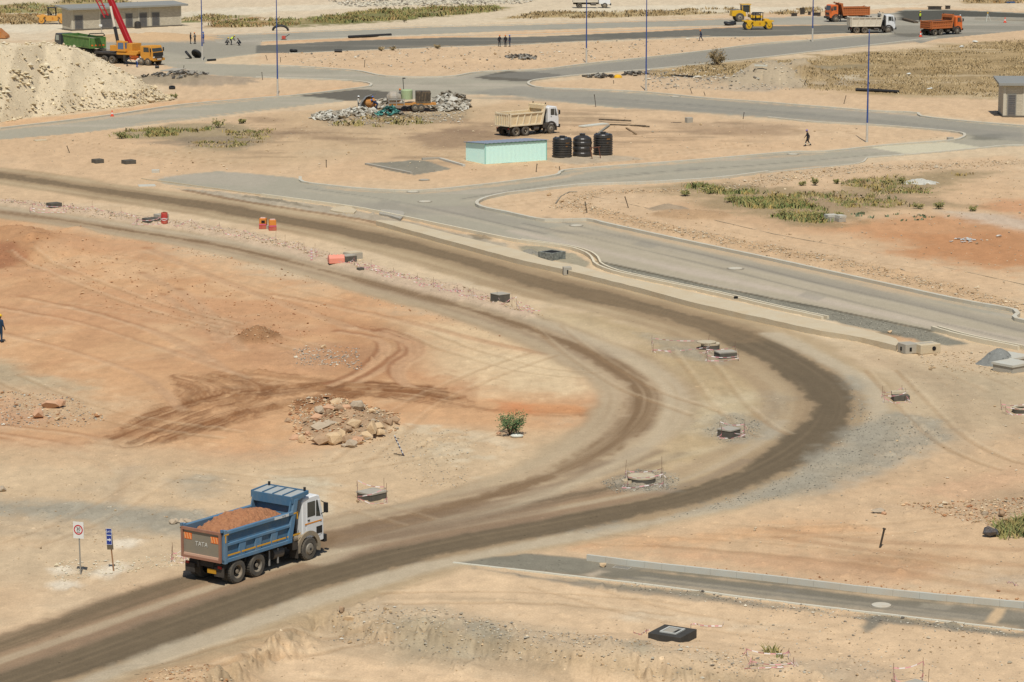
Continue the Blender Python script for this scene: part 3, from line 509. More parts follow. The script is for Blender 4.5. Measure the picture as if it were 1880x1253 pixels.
# sand blown against the kerbs, tyre scuffs and patches on the tar
for kp, sd in (([(1001, 409), (1078, 408), (1109, 416), (1236, 445), (1410, 482), (1579, 519), (1757, 558), (1860, 578)], 1), ([(600, 345), (660, 351), (740, 355), (800, 353), (930, 339), (1020, 328), (1100, 312), (1300, 297), (1500, 283)], 2), ([(981, 350), (1109, 338), (1313, 328), (1502, 307)], 3), ([(1000, 166), (1187, 173), (1400, 191), (1600, 207), (1680, 211)], 4), ([(1180, 1047), (1400, 1071), (1640, 1098), (1880, 1121)], 5), ([(1000, 1049), (1200, 1072), (1400, 1097), (1600, 1121), (1860, 1152)], 6), ([(1134, 197), (1410, 215), (1604, 229), (1740, 243)], 7), ([(0, 239), (179, 219), (332, 197), (480, 184)], 8), ([(255, 228), (470, 203), (598, 188)], 9), ([(700, 88), (930, 81), (1300, 66)], 10), ([(480, 118), (560, 122), (654, 129)], 11)):
    paint(lmask(kp, [.5 if sd not in (5, 6) else .22]*len(kp), .7, .5, streak=.75, seed=400+sd), G(206, 176, 136), .8)
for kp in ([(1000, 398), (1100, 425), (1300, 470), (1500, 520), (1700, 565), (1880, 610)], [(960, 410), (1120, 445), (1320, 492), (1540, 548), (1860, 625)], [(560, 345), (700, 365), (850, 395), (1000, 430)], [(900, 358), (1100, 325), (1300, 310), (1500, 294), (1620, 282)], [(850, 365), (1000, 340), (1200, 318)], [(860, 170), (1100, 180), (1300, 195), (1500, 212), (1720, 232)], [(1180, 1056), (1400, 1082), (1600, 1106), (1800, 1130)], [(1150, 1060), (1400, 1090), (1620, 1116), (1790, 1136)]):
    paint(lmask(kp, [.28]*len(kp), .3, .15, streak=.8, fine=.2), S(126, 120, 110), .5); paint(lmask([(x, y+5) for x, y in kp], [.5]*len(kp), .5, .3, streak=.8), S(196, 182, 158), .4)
for q in ([(1180, 442), (1215, 450), (1195, 458), (1160, 449)], [(700, 368), (740, 371), (730, 377), (690, 374)], [(1480, 535), (1520, 545), (1500, 553), (1462, 543)], [(1430, 1080), (1470, 1084), (1462, 1090), (1425, 1086)], [(1240, 310), (1290, 306), (1294, 311), (1245, 315)], [(1450, 204), (1500, 208), (1496, 213), (1445, 209)]): paint(poly(q, .3, .15), S(150, 144, 132), .4)
for kp, w_ in (([(870, 1043), (1000, 1063), (1200, 1088), (1400, 1112), (1485, 1123)], [.2, .45, .5, .5, .2]), ([(1545, 1130), (1640, 1141), (1740, 1153), (1900, 1174)], [.3, .5, .45, .4]), ([(1612, 1136), (1600, 1150), (1590, 1160)], [.6, .5, .3])):
    paint(lmask(kp, w_, .5, .5, streak=.4), S(134, 127, 113), .85, stone=.4)
for q in ([(960, 158), (1090, 167), (1300, 183), (1600, 206), (1880, 236), (1880, 262), (1700, 236), (1410, 216), (1134, 197), (950, 176), (850, 170)], [(880, 140), (1000, 129), (1187, 108), (1400, 82), (1640, 63), (1700, 76), (1500, 95), (1250, 122), (1050, 139), (985, 147)]): paint(poly(q, .8, .4), S(148, 143, 132), .5)
# ---- relief
crumb = np.clip(fbm(X/.55, Y/.8, 3, 202)-.60, 0, 1)
small = crumb*.55*np.clip(.25+2*STONE+.8*(n_mid-.45), 0, 1.6) + (fbm(X/1.1, Y/1.1, 4, 200)-.5)*.06*(1+2.2*STONE) + (n_fine-.5)*.035*(1+2*STONE) + (n_mid-.5)*.10
calm = np.clip(1 - ROAD - .75*DIRT, 0, 1)
Z += small.astype(np.float32)*calm*np.clip(BUMP, 0, 2.5)
def mound(px, py, rx, ry, h, nz=.35, c=None, stone=None, rot=0, pw=1.0):
    x0, y0 = W(px, py); cr, sr = math.cos(rot), math.sin(rot); dx, dy = X-x0, Y-y0
    u = (dx*cr+dy*sr)/rx; v = (-dx*sr+dy*cr)/ry; d = np.sqrt(u*u+v*v) + (n_mid-.5)*.5 + (n_fine-.5)*nz
    e = np.clip(1-d, 0, 1)**pw; Z[:] += (h*e*(1+nz*(n_fine-.5)*2)).astype(np.float32)
    if c is not None: paint(sstep((1-d)*4+.1), c, .9, stone=stone)
mound(637, 782, 3.2, 4.8, 1.5, c=G(176, 144, 108), stone=.5)                      # under the boulders
mound(472, 622, 1.75, 3.2, 1.15, .35, c=G(158, 116, 76), stone=.3)                  # brown spoil cone
for mx_, my_, ra, rb_, mh in ((1385, 151, 4, 6, 1.3), (1415, 148, 4.5, 7, 2.1), (1446, 153, 3.5, 5, 1.3), (1478, 144, 4, 8, 2.5), (1503, 151, 3.2, 5, 1.3), (1362, 157, 3, 4, .8), (1432, 140, 5, 8, 1.6)): mound(mx_, my_, ra, rb_, mh, .9, c=S(186, 168, 140) if mx_ < 1460 else S(172, 148, 110), stone=.4)
mound(1350, 155, 5, 9, .7, .5)
mound(1240, 150, 5, 6, .6, .6); mound(1270, 395, 3.8, 3.4, .5, .4, c=G(188, 152, 110), stone=.3); mound(1228, 384, 2, 2, .5, .5, c=G(170, 148, 118), stone=.4)
mound(60, 455, 6, 9, 1.1, .5); mound(10, 440, 4, 6, .9, .5); mound(140, 425, 2.0, 2.5, .4, .4); mound(800, 1170, 6, 3, .35, .6); mound(1000, 1195, 7, 3, .4, .6); mound(1250, 1215, 7, 3, .35, .6); mound(350, 1275, 5, 5, .5, .5)
mound(260, 72, 16, 9, 1.0, .5, c=G(214, 176, 128), stone=.1); mound(390, 150, 8, 8, .8, .6, c=G(168, 148, 120), stone=.5); mound(300, 148, 7, 8, .7, .6, c=G(160, 142, 112), stone=.5)
mound(755, 200, 4, 5, 1.0, .4, c=G(138, 118, 96), stone=.3); mound(720, 215, 3, 3, .6, .4, c=G(120, 106, 86), stone=.3); mound(870, 112, 8, 5, .5, .6); mound(600, 250, 6, 5, .3, .6)
_g = 1 + (n_grit-.5)*.24*np.clip(.35+.5*calm+STONE, 0, 1.2) + (n_fine-.5)*.09*np.clip(.2+calm, 0, 1)
_g *= 1 + (fbm(X/.9, Y/5, 3, 210)-.5)*.16*np.clip(.3+calm, 0, 1)
C *= _g[:, None].astype(np.float32)
GZ = Z.reshape(shp)
def sample(A, q):
    q = np.asarray(q); c_, s_ = math.cos(PITCH), math.sin(PITCH); f_ = q[:, 1]*c_ + CAMZ*s_; px = CX + F*q[:, 0]/f_; py = CY - F*(q[:, 1]*s_-CAMZ*c_)/f_
    j = np.interp(px, cols, np.arange(len(cols))); i = np.interp(py, rows, np.arange(len(rows))); j0 = np.minimum(j.astype(int), len(cols)-2); i0 = np.minimum(i.astype(int), len(rows)-2); a, b = j-j0, i-i0
    return A[i0, j0]*(1-a)*(1-b)+A[i0, j0+1]*a*(1-b)+A[i0+1, j0]*(1-a)*b+A[i0+1, j0+1]*a*b
def gz(x, y):
    """height of the ground"""
    px, py = TOPX(x, y)
    j = np.interp(px, cols, np.arange(len(cols))); i = np.interp(py, rows, np.arange(len(rows)))
    j0, i0 = int(min(j, len(cols)-2)), int(min(i, len(rows)-2)); a, b = j-j0, i-i0
    return float(GZ[i0, j0]*(1-a)*(1-b)+GZ[i0, j0+1]*a*(1-b)+GZ[i0+1, j0]*(1-a)*b+GZ[i0+1, j0+1]*a*b)
nr, nc = shp; ii = np.arange(nr*nc).reshape(shp)
Q = np.stack([ii[1:, :-1], ii[1:, 1:], ii[:-1, 1:], ii[:-1, :-1]], -1).reshape(-1, 4)
V3 = np.stack([X, Y, Z], 1); A4 = np.concatenate([np.clip(C, 0.01, .95), STONE[:, None]], 1)
fm = ROAD[Q].mean(1) > .5; fd = (DIRT[Q].mean(1) > .5) & ~fm
for nm, sel in (('ground', ~fm & ~fd), ('road', fm), ('dirt_track', fd)):
    q = Q[sel]; used = np.unique(q); re = np.full(NP, -1); re[used] = np.arange(len(used))
    o = npmesh(nm, V3[used], re[q], attr_mat('earth'), A4[used], smooth=True); o['kind'] = 'structure'
# ---------------------------------------------------------------- kerbs
M_KERB = mat('kerb_concrete', S(212, 206, 188), .9, dirt=.5, dcol=S(206, 184, 150), dscale=.8)
M_CREAM = mat('cream_concrete', S(214, 198, 168), .9, dirt=.5, dcol=S(204, 176, 134), dscale=.6, bump=.3)
M_CONC = mat('grey_concrete', S(178, 172, 158), .9, dirt=.4, dcol=S(200, 180, 150), dscale=1.5, bump=.2)
M_DARKC = mat('tarred_concrete', S(92, 88, 80), .8, dirt=.25, dcol=S(150, 138, 118), dscale=2)
def ribbon_kerb(pts, w, h, m=None, smooth=True, blocks=True, z0=0.0):
    P = WL(smooth_line(pts, 5) if smooth else pts); b = MB()
    # resample at about one metre
    q = [P[0]]; step = 1.0 if math.hypot(*P[0]) < 300 else 2.0
    for p in P[1:]:
        d = math.dist(q[-1], p)
        if d >= step*.8 or p == P[-1]:
            k = max(1, round(d/step)); a0 = q[-1]
            for i in range(1, k+1): q.append((a0[0]+(p[0]-a0[0])*i/k, a0[1]+(p[1]-a0[1])*i/k))
    n = len(q); nrm = []
    for i in range(n):
        a, c = q[max(i-1, 0)], q[min(i+1, n-1)]; l = math.dist(a, c) or 1
        nrm.append((-(c[1]-a[1])/l, (c[0]-a[0])/l))
    for i in range(n-1):
        vs = []
        for k, t in ((i, .004), (i+1, -.004)):
            x, y = q[k]; nx, ny = nrm[k]; ex, ey = (q[i+1][0]-q[i][0]), (q[i+1][1]-q[i][1]); l = math.hypot(ex, ey) or 1
            t = t if blocks else 0; x += ex/l*t; y += ey/l*t; hh = h + rng.uniform(-.006, .006)
            vs += [(x+nx*w/2, y+ny*w/2, z0-.1), (x+nx*w/2, y+ny*w/2, z0+hh), (x-nx*w/2, y-ny*w/2, z0+hh), (x-nx*w/2, y-ny*w/2, z0-.1)]
        b.add(vs, [(0,1,2,3), (7,6,5,4), (0,4,5,1), (1,5,6,2), (2,6,7,3)])
    return tag(b.build('kerb', m or M_KERB), kind='structure')
ribbon_kerb([(551, 327), (556, 336), (600, 342), (660, 348), (740, 352), (800, 350), (860, 344), (930, 336), (1018, 324), (1034, 315), (1100, 309), (1300, 294), (1450, 281), (1515, 280), (1620, 269), (1740, 260), (1765, 255), (1771, 250), (1762, 245), (1706, 239), (1604, 231), (1502, 226), (1410, 217)], .3, .17)
ribbon_kerb([(1410, 318), (1313, 330), (1185, 338), (1109, 340), (1058, 343), (981, 352), (930, 358), (890, 367), (875, 376), (887, 384), (930, 393), (1001, 407), (1078, 406), (1109, 413), (1236, 441), (1410, 478), (1579, 515), (1757, 554), (1863, 574), (1861, 588), (1880, 593), (2050, 632)], .32, .24)
SK = [(255, 330), (330, 340), (480, 361), (649, 384), (751, 404), (860, 427), (950, 445), (1032, 456), (1070, 466), (1086, 477), (1093, 489), (1124, 502), (1185, 516), (1313, 543), (1410, 566), (1510, 588)]
M_LITE = mat('light_kerb', S(232, 220, 192), .9, dirt=.2)
ribbon_kerb(SK[2:], .18, .26, M_LITE, blocks=False); ribbon_kerb(off(SK[6:], .5), .16, .24, M_LITE, blocks=False); ribbon_kerb(off(SK[:7], .3), .1, .12, M_CREAM, blocks=False)
ribbon_kerb([(1711, 607), (1752, 619), (1810, 632), (1870, 644)], .18, .3, M_LITE, blocks=False); ribbon_kerb(off([(1711, 607), (1752, 619), (1810, 632), (1872, 644)], .5), .16, .28, M_LITE, blocks=False)
ribbon_kerb([(1592, 291), (1706, 282), (1803, 273), (1880, 268), (2050, 280)], .3, .13); ribbon_kerb([(1410, 318), (1502, 309), (1576, 301), (1592, 291)], .18, .1)
ribbon_kerb([(1045, 141), (990, 147), (971, 152), (974, 158), (1000, 163), (1090, 166), (1187, 171), (1300, 182), (1400, 189), (1600, 205), (1680, 208), (1692, 215), (1760, 223), (1880, 233)], .34, .17)
ribbon_kerb([(0, 237), (179, 216), (332, 194), (480, 181), (547, 176), (664, 162), (681, 158), (674, 153), (623, 148), (470, 143)], .34, .16)
ribbon_kerb([(480, 121), (559, 124), (654, 131), (700, 140), (755, 143), (825, 142), (875, 134), (930, 131), (1000, 128), (1080, 118), (1187, 107), (1300, 94), (1400, 81), (1490, 75), (1550, 69), (1640, 62)], .4, .16)
ribbon_kerb([(990, 147), (1050, 140), (1150, 132), (1250, 123), (1400, 107), (1500, 95), (1600, 84), (1720, 70)], .4, .15)
ribbon_kerb([(480, 77), (600, 72), (700, 68), (830, 66), (940, 65), (1187, 56), (1300, 51), (1400, 48)], .4, .13); ribbon_kerb([(400, 66), (470, 63), (600, 57), (800, 49), (940, 46), (1187, 39), (1330, 35), (1500, 31)], .4, .13)
ribbon_kerb([(530, 99), (700, 92), (830, 87), (930, 84), (1077, 77), (1187, 73), (1300, 69), (1400, 68), (1560, 62)], .3, .1)
M_WKERB = mat('pale_kerb', S(205, 203, 190), .9, dirt=.3, dscale=.8)
ribbon_kerb([(1078, 1029), (1180, 1042), (1400, 1066), (1640, 1094), (1880, 1117), (2060, 1137)], .16, .28, M_WKERB); ribbon_kerb([(832, 1034), (1000, 1053), (1200, 1076), (1400, 1102), (1600, 1126), (1880, 1159), (2060, 1180)], .13, .05, mat('white_kerb', S(222, 216, 196), .9))

# ---------------------------------------------------------------- drain channel beside the main road
def slab(name, up, lo, h, m):
    """raised concrete band: upper and lower edge of its top as drawn, h metres above ground"""
    U, Lw = WL(smooth_line(up, 4), h), WL(smooth_line(lo, 4), h)
    def rs(P, n):
        P = np.array(P); d = np.concatenate([[0], np.cumsum(np.linalg.norm(np.diff(P, axis=0), axis=1))]); t = np.linspace(0, d[-1], n)
        return np.stack([np.interp(t, d, P[:, 0]), np.interp(t, d, P[:, 1])], 1)
    n = 60; U, Lw = rs(U, n), rs(Lw, n); b = MB(); vs = []
    for i in range(n):
        j = rng.uniform(-.015, .015)
        vs += [(U[i][0], U[i][1], -.1), (U[i][0], U[i][1], h+j), (Lw[i][0], Lw[i][1], h+j), (Lw[i][0], Lw[i][1], -.15)]
    fs = []
    for i in range(n-1):
        a, c = i*4, i*4+4; fs += [(a, c, c+1, a+1), (a+1, c+1, c+2, a+2), (a+2, c+2, c+3, a+3)]
    fs += [(0, 1, 2, 3), (4*n-1, 4*n-2, 4*n-3, 4*n-4)]
    b.add(vs, fs); return b.build(name, m)
ch = slab('drain_channel', [(692, 404), (746, 409), (802, 423), (870, 440), (950, 459), (1007, 478), (1060, 487), (1104, 500), (1185, 518), (1313, 546), (1410, 568), (1510, 590), (1630, 616), (1650, 628)], [(690, 406), (720, 414), (800, 436), (853, 450), (950, 476), (1027, 493), (1170, 528), (1287, 559), (1410, 586), (1500, 606), (1579, 619), (1645, 635)], .38, M_CREAM)
tag(ch, 'long cream concrete drain channel running beside the main tarred road', 'drain')
fl = slab('drain_slab', [(612, 380), (640, 379), (655, 386)], [(606, 386), (630, 390), (650, 391)], .15, M_CREAM); tag(fl, 'small cream concrete slab beyond the upper end of the drain channel', 'slab')
fl = slab('drain_slab', [(700, 384), (738, 388), (742, 396)], [(696, 392), (716, 396), (735, 402)], .2, M_CONC); tag(fl, 'grey concrete slab at the upper end of the drain channel', 'slab')

def blockbox(name, label, cat, corner, L_, Wd, H, rz, m, hole=None, rim=None, group=None, lidm=None, lidt=.05, lid=None):
    """open or closed concrete box: corner = px of the nearest bottom corner seen in the photograph"""
    x, y = W(*corner); c, s = math.cos(rz), math.sin(rz)
    cx, cy = x + (c*L_ - s*Wd)/2, y + (s*L_ + c*Wd)/2
    t = thing(name, label, cat, (cx, cy), rz, group); t.location.z = gz(cx, cy) - .02
    b = MB()
    if hole:
        hx, hy = hole; tx, ty = (L_-hx)/2, (Wd-hy)/2
        b.box((-(hx+tx)/2, 0, H/2), (tx, Wd, H)); b.box(((hx+tx)/2, 0, H/2), (tx, Wd, H)); b.box((0, -(hy+ty)/2, H/2), (hx, ty, H)); b.box((0, (hy+ty)/2, H/2), (hx, ty, H))
        b.box((0, 0, H-.02), (hx-.004, hy-.004, .02), mi=1)  # black sheet just below the top paints the shade of a deep pit
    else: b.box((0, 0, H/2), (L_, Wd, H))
    b.build('chamber', [m, mat('pit_shade_black', (.012, .011, .01), .9)], t, bevel=.015)
    if rim:
        rb = MB(); hx, hy = rim; w = .07
        rb.box((-(hx+w)/2, 0, H+.025), (w, hy+2*w, .05)); rb.box(((hx+w)/2, 0, H+.025), (w, hy+2*w, .05)); rb.box((0, -(hy+w)/2, H+.025), (hx, w, .05)); rb.box((0, (hy+w)/2, H+.025), (hx, w, .05))
        rb.build('rim', mat('pale_frame', S(206, 204, 194), .7), t)
    if lid:
        lb = MB(); lb.box((lid[2] if len(lid) > 2 else 0, lid[3] if len(lid) > 3 else 0, H+lidt/2+.002), (lid[0], lid[1], lidt)); lb.build('lid', lidm or M_CONC, t)
    return t
A_ = math.atan2
def ang(p, q): a, b = W(*p), W(*q); return A_(b[1]-a[1], b[0]-a[0])
rz = ang((1192, 1178), (1249, 1187))
M_LID = mat('grey_lid', S(168, 164, 152), .8, dirt=.3)
t = blockbox('inspection_chamber', 'big square black inspection chamber with a pale frame and half open lid, in the foreground', 'manhole', (1249, 1187), 1.5, 1.5, .36, rz+math.pi/2, mat('black_bitumen', S(66, 64, 60), .75, dirt=.25, dcol=S(110, 102, 90)), hole=(.72, .62), rim=(.72, .62))
lb = MB(); lb.box((-.02, .09, .36), (.66, .42, .04)); lb.build('lid', M_LID, t)
# boxes along the haul roads: (label, corner px, length, width, height, angle, options)
A1 = R_(38)
for lab, c, l, w_, h, kw in (
    ('low dark concrete chamber standing alone on pale sand at the left', (176, 301), .95, .9, .42, {}), ('low wide dark concrete chamber beside the dark chamber on pale sand', (231, 302), 1.2, .9, .4, {}),
    ('low dark chamber in the spoil strip at the far left, wrapped in tape', (94, 387), 1.1, .9, .42, {}), ('dark slab chamber with a broken top beside the red barrel', (272, 413), 1.2, 1.0, .38, {}),
    ('grey slab chamber touching the red barrel', (292, 408), 1.0, .9, .45, {'m': M_CONC}), ('dark chamber with a grey top in front of the salmon barrier', (634, 487), 1.1, .9, .42, {'lid': (1.0, .85), 'lidm': M_CONC}),
    ('grey square chamber with pale lid behind the salmon barrier', (643, 477), 1.2, 1.0, .5, {'m': M_CONC, 'lid': (1.1, .9), 'lidm': M_CREAM}), ('square dark chamber with a grey top at the end of the taped spoil strip', (916, 558), 1.0, 1.0, .55, {'lid': (1.04, 1.04), 'lidm': M_CONC}),
    ('small grey chamber between the two orange barriers', (489, 421), .8, .8, .3, {'m': M_CONC}), ('little dark chamber in the spoil strip below the salmon barrier', (660, 500), .45, .4, .2, {})):
    m_ = kw.pop('m', M_DARKC); blockbox('inspection_chamber', lab, 'manhole', c, l, w_, h, A1, m_, **kw)
t = blockbox('inspection_chamber', 'tall open square chamber of streaked tarred concrete beside the drain channel', 'manhole', (1014, 480), 1.55, 1.5, .62, R_(47), mat('streaked_tar', S(150, 152, 142), .8, dirt=.9, dcol=S(60, 60, 58), dscale=5), hole=(1.12, 1.12))
blockbox('inspection_chamber', 'grey chamber lid loosely ringed by tape between the blue truck and the bush', 'manhole', (680, 921), 1.15, 1.0, .34, R_(46), M_DARKC, lid=(1.2, 1.05), lidm=M_CONC, lidt=.08)
blockbox('inspection_chamber', 'dark chamber with a rough lid on grey chips inside the bend', 'manhole', (1341, 806), .95, .9, .4, R_(50), M_DARKC, lid=(1.0, .95), lidm=M_CONC, lidt=.07)
blockbox('inspection_chamber', 'long dark chamber with a pale lid just in front of the round ring chamber', 'manhole', (1322, 660), 1.2, .9, .36, R_(22), M_DARKC, lid=(1.25, .8), lidm=M_CONC, lidt=.07)
blockbox('inspection_chamber', 'dark chamber with a pale raised back edge outside the bend', 'manhole', (1641, 737), .95, .8, .34, R_(4), M_DARKC, lid=(1.0, .3, 0, .22), lidm=M_CREAM, lidt=.16)
for lab, c, l, w_, h, a in (('upper concrete chamber with a brown square lid beside the gravel cone', (1858, 672), 1.8, 1.7, .42, 42), ('lower concrete chamber with an orange brown lid at the right edge', (1859, 688), 1.7, 1.6, .5, 40)):
    t = blockbox('concrete_chamber', lab, 'manhole', c, l, w_, h, R_(a), M_CONC, lid=(.95, .95), lidm=mat('rusty_lid', S(172, 122, 88), .8, dirt=.3), lidt=.06)
    lb = MB(); lb.box((0, 0, h+.001), (l+.12, w_+.12, .14)); lb.build('slab', M_WKERB, t)
# the two outfall blocks at the lower end of the channel, and one half way
for lab, c, l, w_, h, hol, m_ in (('grey concrete outfall block with two small square holes at the lower end of the channel', (1659, 650), .95, .95, .62, 'sq', M_CONC), ('cream concrete outfall block with a round pipe hole past the grey one', (1687, 650), 1.5, 1.1, .6, 'ro', M_CREAM), ('single grey concrete outfall block set into the side of the channel', (1036, 506), .62, .5, .62, 'one', M_CONC)):
    x, y = W(*c); rz = R_(25) if hol != 'one' else R_(8); t = thing('outfall_block', lab, 'concrete block', (x+.35*l, y+.5*w_), rz, z=0)
    MB().box((0, 0, h/2), (l, w_, h)).build('block', m_, t, bevel=.02); b = MB()
    if hol == 'sq': MB().box((-l/2-.003, .05, .28), (.04, .16, .24)).build('opening_shade', MATS['pit_shade_black'], t); b.box((-.1, -w_/2-.003, .28), (.16, .04, .24))
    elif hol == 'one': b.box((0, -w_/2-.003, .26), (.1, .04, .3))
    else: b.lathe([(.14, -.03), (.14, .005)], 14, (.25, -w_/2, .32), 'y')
    b.build('opening_shade', MATS['pit_shade_black'], t)  # black blocks on the faces paint the shade inside the holes
    if hol == 'ro':
        b = MB(); b.box((-.2, .1, h+.003), (.5, .4, .012)); b.box((.35, .1, h+.003), (.4, .4, .012)); b.build('cover', M_CONC, t)
# round chambers and covers
def round_cham(label, px, r, h, m, hole=False, group=None, name='round_chamber', cat='manhole', lid=True):
    x, y = W(*px); t = thing(name, label, cat, (x, y), 0, group); t.location.z -= .01
    MB().lathe([(r*.97, 0), (r*.97, h)], 28).build('ring', m, t)
    b = MB()
    if hole: b.lathe([(r, h), (r, h+.09), (r*.62, h+.09), (r*.6, h-.05)], 28)
    else: b.lathe([(r, h), (r, h+.08), (r*.9, h+.1), (0.0, h+.1)], 28)
    b.build('cover', mat('pale_cover', S(206, 194, 166), .9, dirt=.6, dcol=S(176, 140, 104), dscale=2.5, bump=.3), t)
    if hole: MB().lathe([(r*.6, h+.03), (0, h+.03)], 20).build('shaft', MATS['pit_shade_black'], t)  # flat black disc stands in for the shade down the shaft
    return t
t = round_cham('large round concrete cover with rusty stains on grey chips inside the bend', (1178, 884), .74, .22, M_DARKC)
b = MB(); b.lathe([(.3, 0), (.3, .14), (.22, .14), (.2, .05)], 16, (-.72, -.25, 0)); b.build('loose_ring', M_CREAM, t)
t = round_cham('round dark chamber with a sliding pale lid left half open', (1304, 641), .62, .3, M_DARKC, hole=True)
MB().lathe([(.62, .42), (.62, .47), (0, .47)], 24, (-.25, .1, 0)).build('lid', MATS['pale_cover'], t)
round_cham('round open ring chamber wrapped in tape at the right edge', (1874, 757), .5, .22, M_DARKC, hole=True)
for lab, px, r in (('round white manhole cover in the middle of the main road', (1350, 494), .55), ('round white manhole cover near the far kerb of the main road', (1058, 415), .5), ('oval looking pale manhole cover where the side road joins', (780, 371), .55), ('pale manhole cover close to the curved kerb of the junction', (758, 353), .5),
                   ('large pale round manhole cover on the lower tarred road', (1618, 1113), .42), ('pale manhole cover beside the kerb on the upper road', (1456, 284), .5), ('pale manhole cover on the road behind the cream truck', (1240, 178), .55), ('dark flat manhole cover in the sand above the kerb', (779, 331), .45)):
    x, y = W(*px); t = thing('manhole_cover', lab, 'manhole cover', (x, y), 0, z=.0)
    MB().lathe([(r*1.25, .004), (r*1.25, .012), (r*1.02, .03), (r*1.02, .0)], 24).build('collar', mat('collar_dust', S(150, 140, 122), .9), t)
    MB().lathe([(r, .0), (r, .06), (r*.93, .07), (0, .07)], 28).build('lid', mat('cover_white', S(210, 204, 186), .8, dirt=.4) if 'dark' not in lab else M_CONC, t)
x, y = W(1142, 1043); t = thing('drain_grate', 'grey slotted drain grate at the start of the tall kerb', 'drain grate', (x, y), ang((1120, 1042), (1160, 1047)), z=.005)
MB().box((0, 0, .01), (.8, .45, .02)).build('frame', M_CONC, t); b = MB()
for i in range(9): b.box((-.32+i*.08, 0, .024), (.03, .36, .012))
b.build('bars', mat('grate_metal', S(120, 118, 112), .6, .3), t)

# ---------------------------------------------------------------- buildings
def wall_mat(name, c1, c2, mortar, bw=.4, bh=.2):
    if name in MATS: return MATS[name]
    m = bpy.data.materials.new(name); m.use_nodes = True; t = m.node_tree; N, L = t.nodes, t.links; p = N['Principled BSDF']; p.inputs['Roughness'].default_value = .9
    tc = N.new('ShaderNodeTexCoord'); sx = N.new('ShaderNodeSeparateXYZ'); L.new(tc.outputs['Object'], sx.inputs[0])
    ad = N.new('ShaderNodeMath'); L.new(sx.outputs[0], ad.inputs[0]); L.new(sx.outputs[1], ad.inputs[1])
    cb = N.new('ShaderNodeCombineXYZ'); L.new(ad.outputs[0], cb.inputs[0]); L.new(sx.outputs[2], cb.inputs[1])
    br = N.new('ShaderNodeTexBrick'); br.inputs['Scale'].default_value = 1; br.inputs['Brick Width'].default_value = bw; br.inputs['Row Height'].default_value = bh; br.inputs['Mortar Size'].default_value = .012
    for k, c in (('Color1', c1), ('Color2', c2), ('Mortar', mortar)): br.inputs[k].default_value = (*[float(v) for v in c], 1)
    L.new(cb.outputs[0], br.inputs['Vector']); L.new(br.outputs['Color'], p.inputs['Base Color']); MATS[name] = m; return m
M_BLOCK = wall_mat('block_wall', S(206, 196, 174), S(190, 180, 158), S(170, 160, 142))
M_ROOF = mat('grey_roof', S(150, 150, 144), .6, dirt=.3, dcol=S(176, 168, 152), dscale=.5)
M_DOOR = mat('grey_door', S(104, 104, 104), .5, dirt=.15)
def block_building(label, corner, rz, Ln, Dp, H, doors, over=.8, grp=None):
    t = thing('block_building', label, 'building', W(*corner), rz, z=0)
    w = MB(); w.box((Ln/2, Dp/2, H/2), (Ln, Dp, H)).build('wall', M_BLOCK, t)
    pl = MB(); pl.box((Ln/2, Dp/2-.0, .1), (Ln+.14, Dp+.14, .24)).build('plinth', mat('plinth_dark', S(110, 102, 90), .9), t)
    r = MB(); r.prism([(-over, H-.12), (-over, H+.16), (Dp+over, H+.5), (Dp+over, H+.3)], 'x', -over, Ln+over).build('roof', M_ROOF, t)
    for x in [0.0, Ln*.245, Ln*.6, Ln*.7, Ln-.3]:
        MB().box((x+.15, -.02, H/2-.05), (.3, .05, H-.2)).build('pier', mat('pale_pier', S(204, 196, 176), .9), t)
    for a, b_, hh in doors:
        d = MB(); d.box(((a+b_)/2, -.004, hh/2+.2), (b_-a, .06, hh)); d_ = d.build('door', M_DOOR, t)
        f = MB(); f.box((a-.05, -.02, hh/2+.2), (.1, .09, hh)); f.box((b_+.05, -.02, hh/2+.2), (.1, .09, hh)); f.box(((a+b_)/2, -.02, hh+.25), (b_-a+.2, .09, .1)); f.build('door_frame', mat('door_frame', S(140, 138, 130), .6), d_)
        lv = MB()
        for k in range(10): lv.box(((a+b_)/2, -.04, .45+k*hh/11), ((b_-a)*.86, .02, .05))
        lv.build('louvre', mat('louvre', S(88, 88, 88), .5), d_)
        if b_-a < 1.6: MB().box((b_-.14, -.06, 1.3), (.04, .06, .16)).build('handle', MATS['door_frame'], d_)
    return t
Lb = 20.5; hb = 2.2
block_building('long grey block building with five dark doors behind the red crane', (131.5, 57), R_(35), Lb, 3.4, 3.55, [(Lb*.033, Lb*.099, hb), (Lb*.263, Lb*.365, 2.25), (Lb*.49, Lb*.547, hb), (Lb*.617, Lb*.679, hb), (Lb*.731, Lb*.794, hb)], .9)
block_building('small grey block building with one dark door at the right edge', (1841, 216), R_(-3), 9, 5, 3.85, [(.55, 1.4, 2.4)], .6)
# turquoise shed
t = thing('metal_shed', 'turquoise corrugated metal shed with a flat grey roof', 'shed', W(890, 302), R_(29), z=0)
Ls, Ds, Hs = 7.1, 4.0, 2.05; b = MB(); n = 150
M_TEAL = mat('turquoise_sheet', (.58, .85, .77), .5, dirt=.2, dcol=(.66, .78, .66), dscale=1.2)
def corr(p0, p1, H0, H1, nx):
    """corrugated sheet from p0 to p1"""
    vs, fs = [], []; dx, dy = p1[0]-p0[0], p1[1]-p0[1]; l = math.hypot(dx, dy); nx_, ny_ = dy/l, -dx/l
    for i in range(nx+1):
        u = i/nx; o = .018*math.sin(i*math.pi/2); x, y = p0[0]+dx*u+nx_*o, p0[1]+dy*u+ny_*o
        vs += [(x, y, 0), (x, y, H0+(H1-H0)*u)]
    fs = [(2*i, 2*i+2, 2*i+3, 2*i+1) for i in range(nx)]; return vs, fs
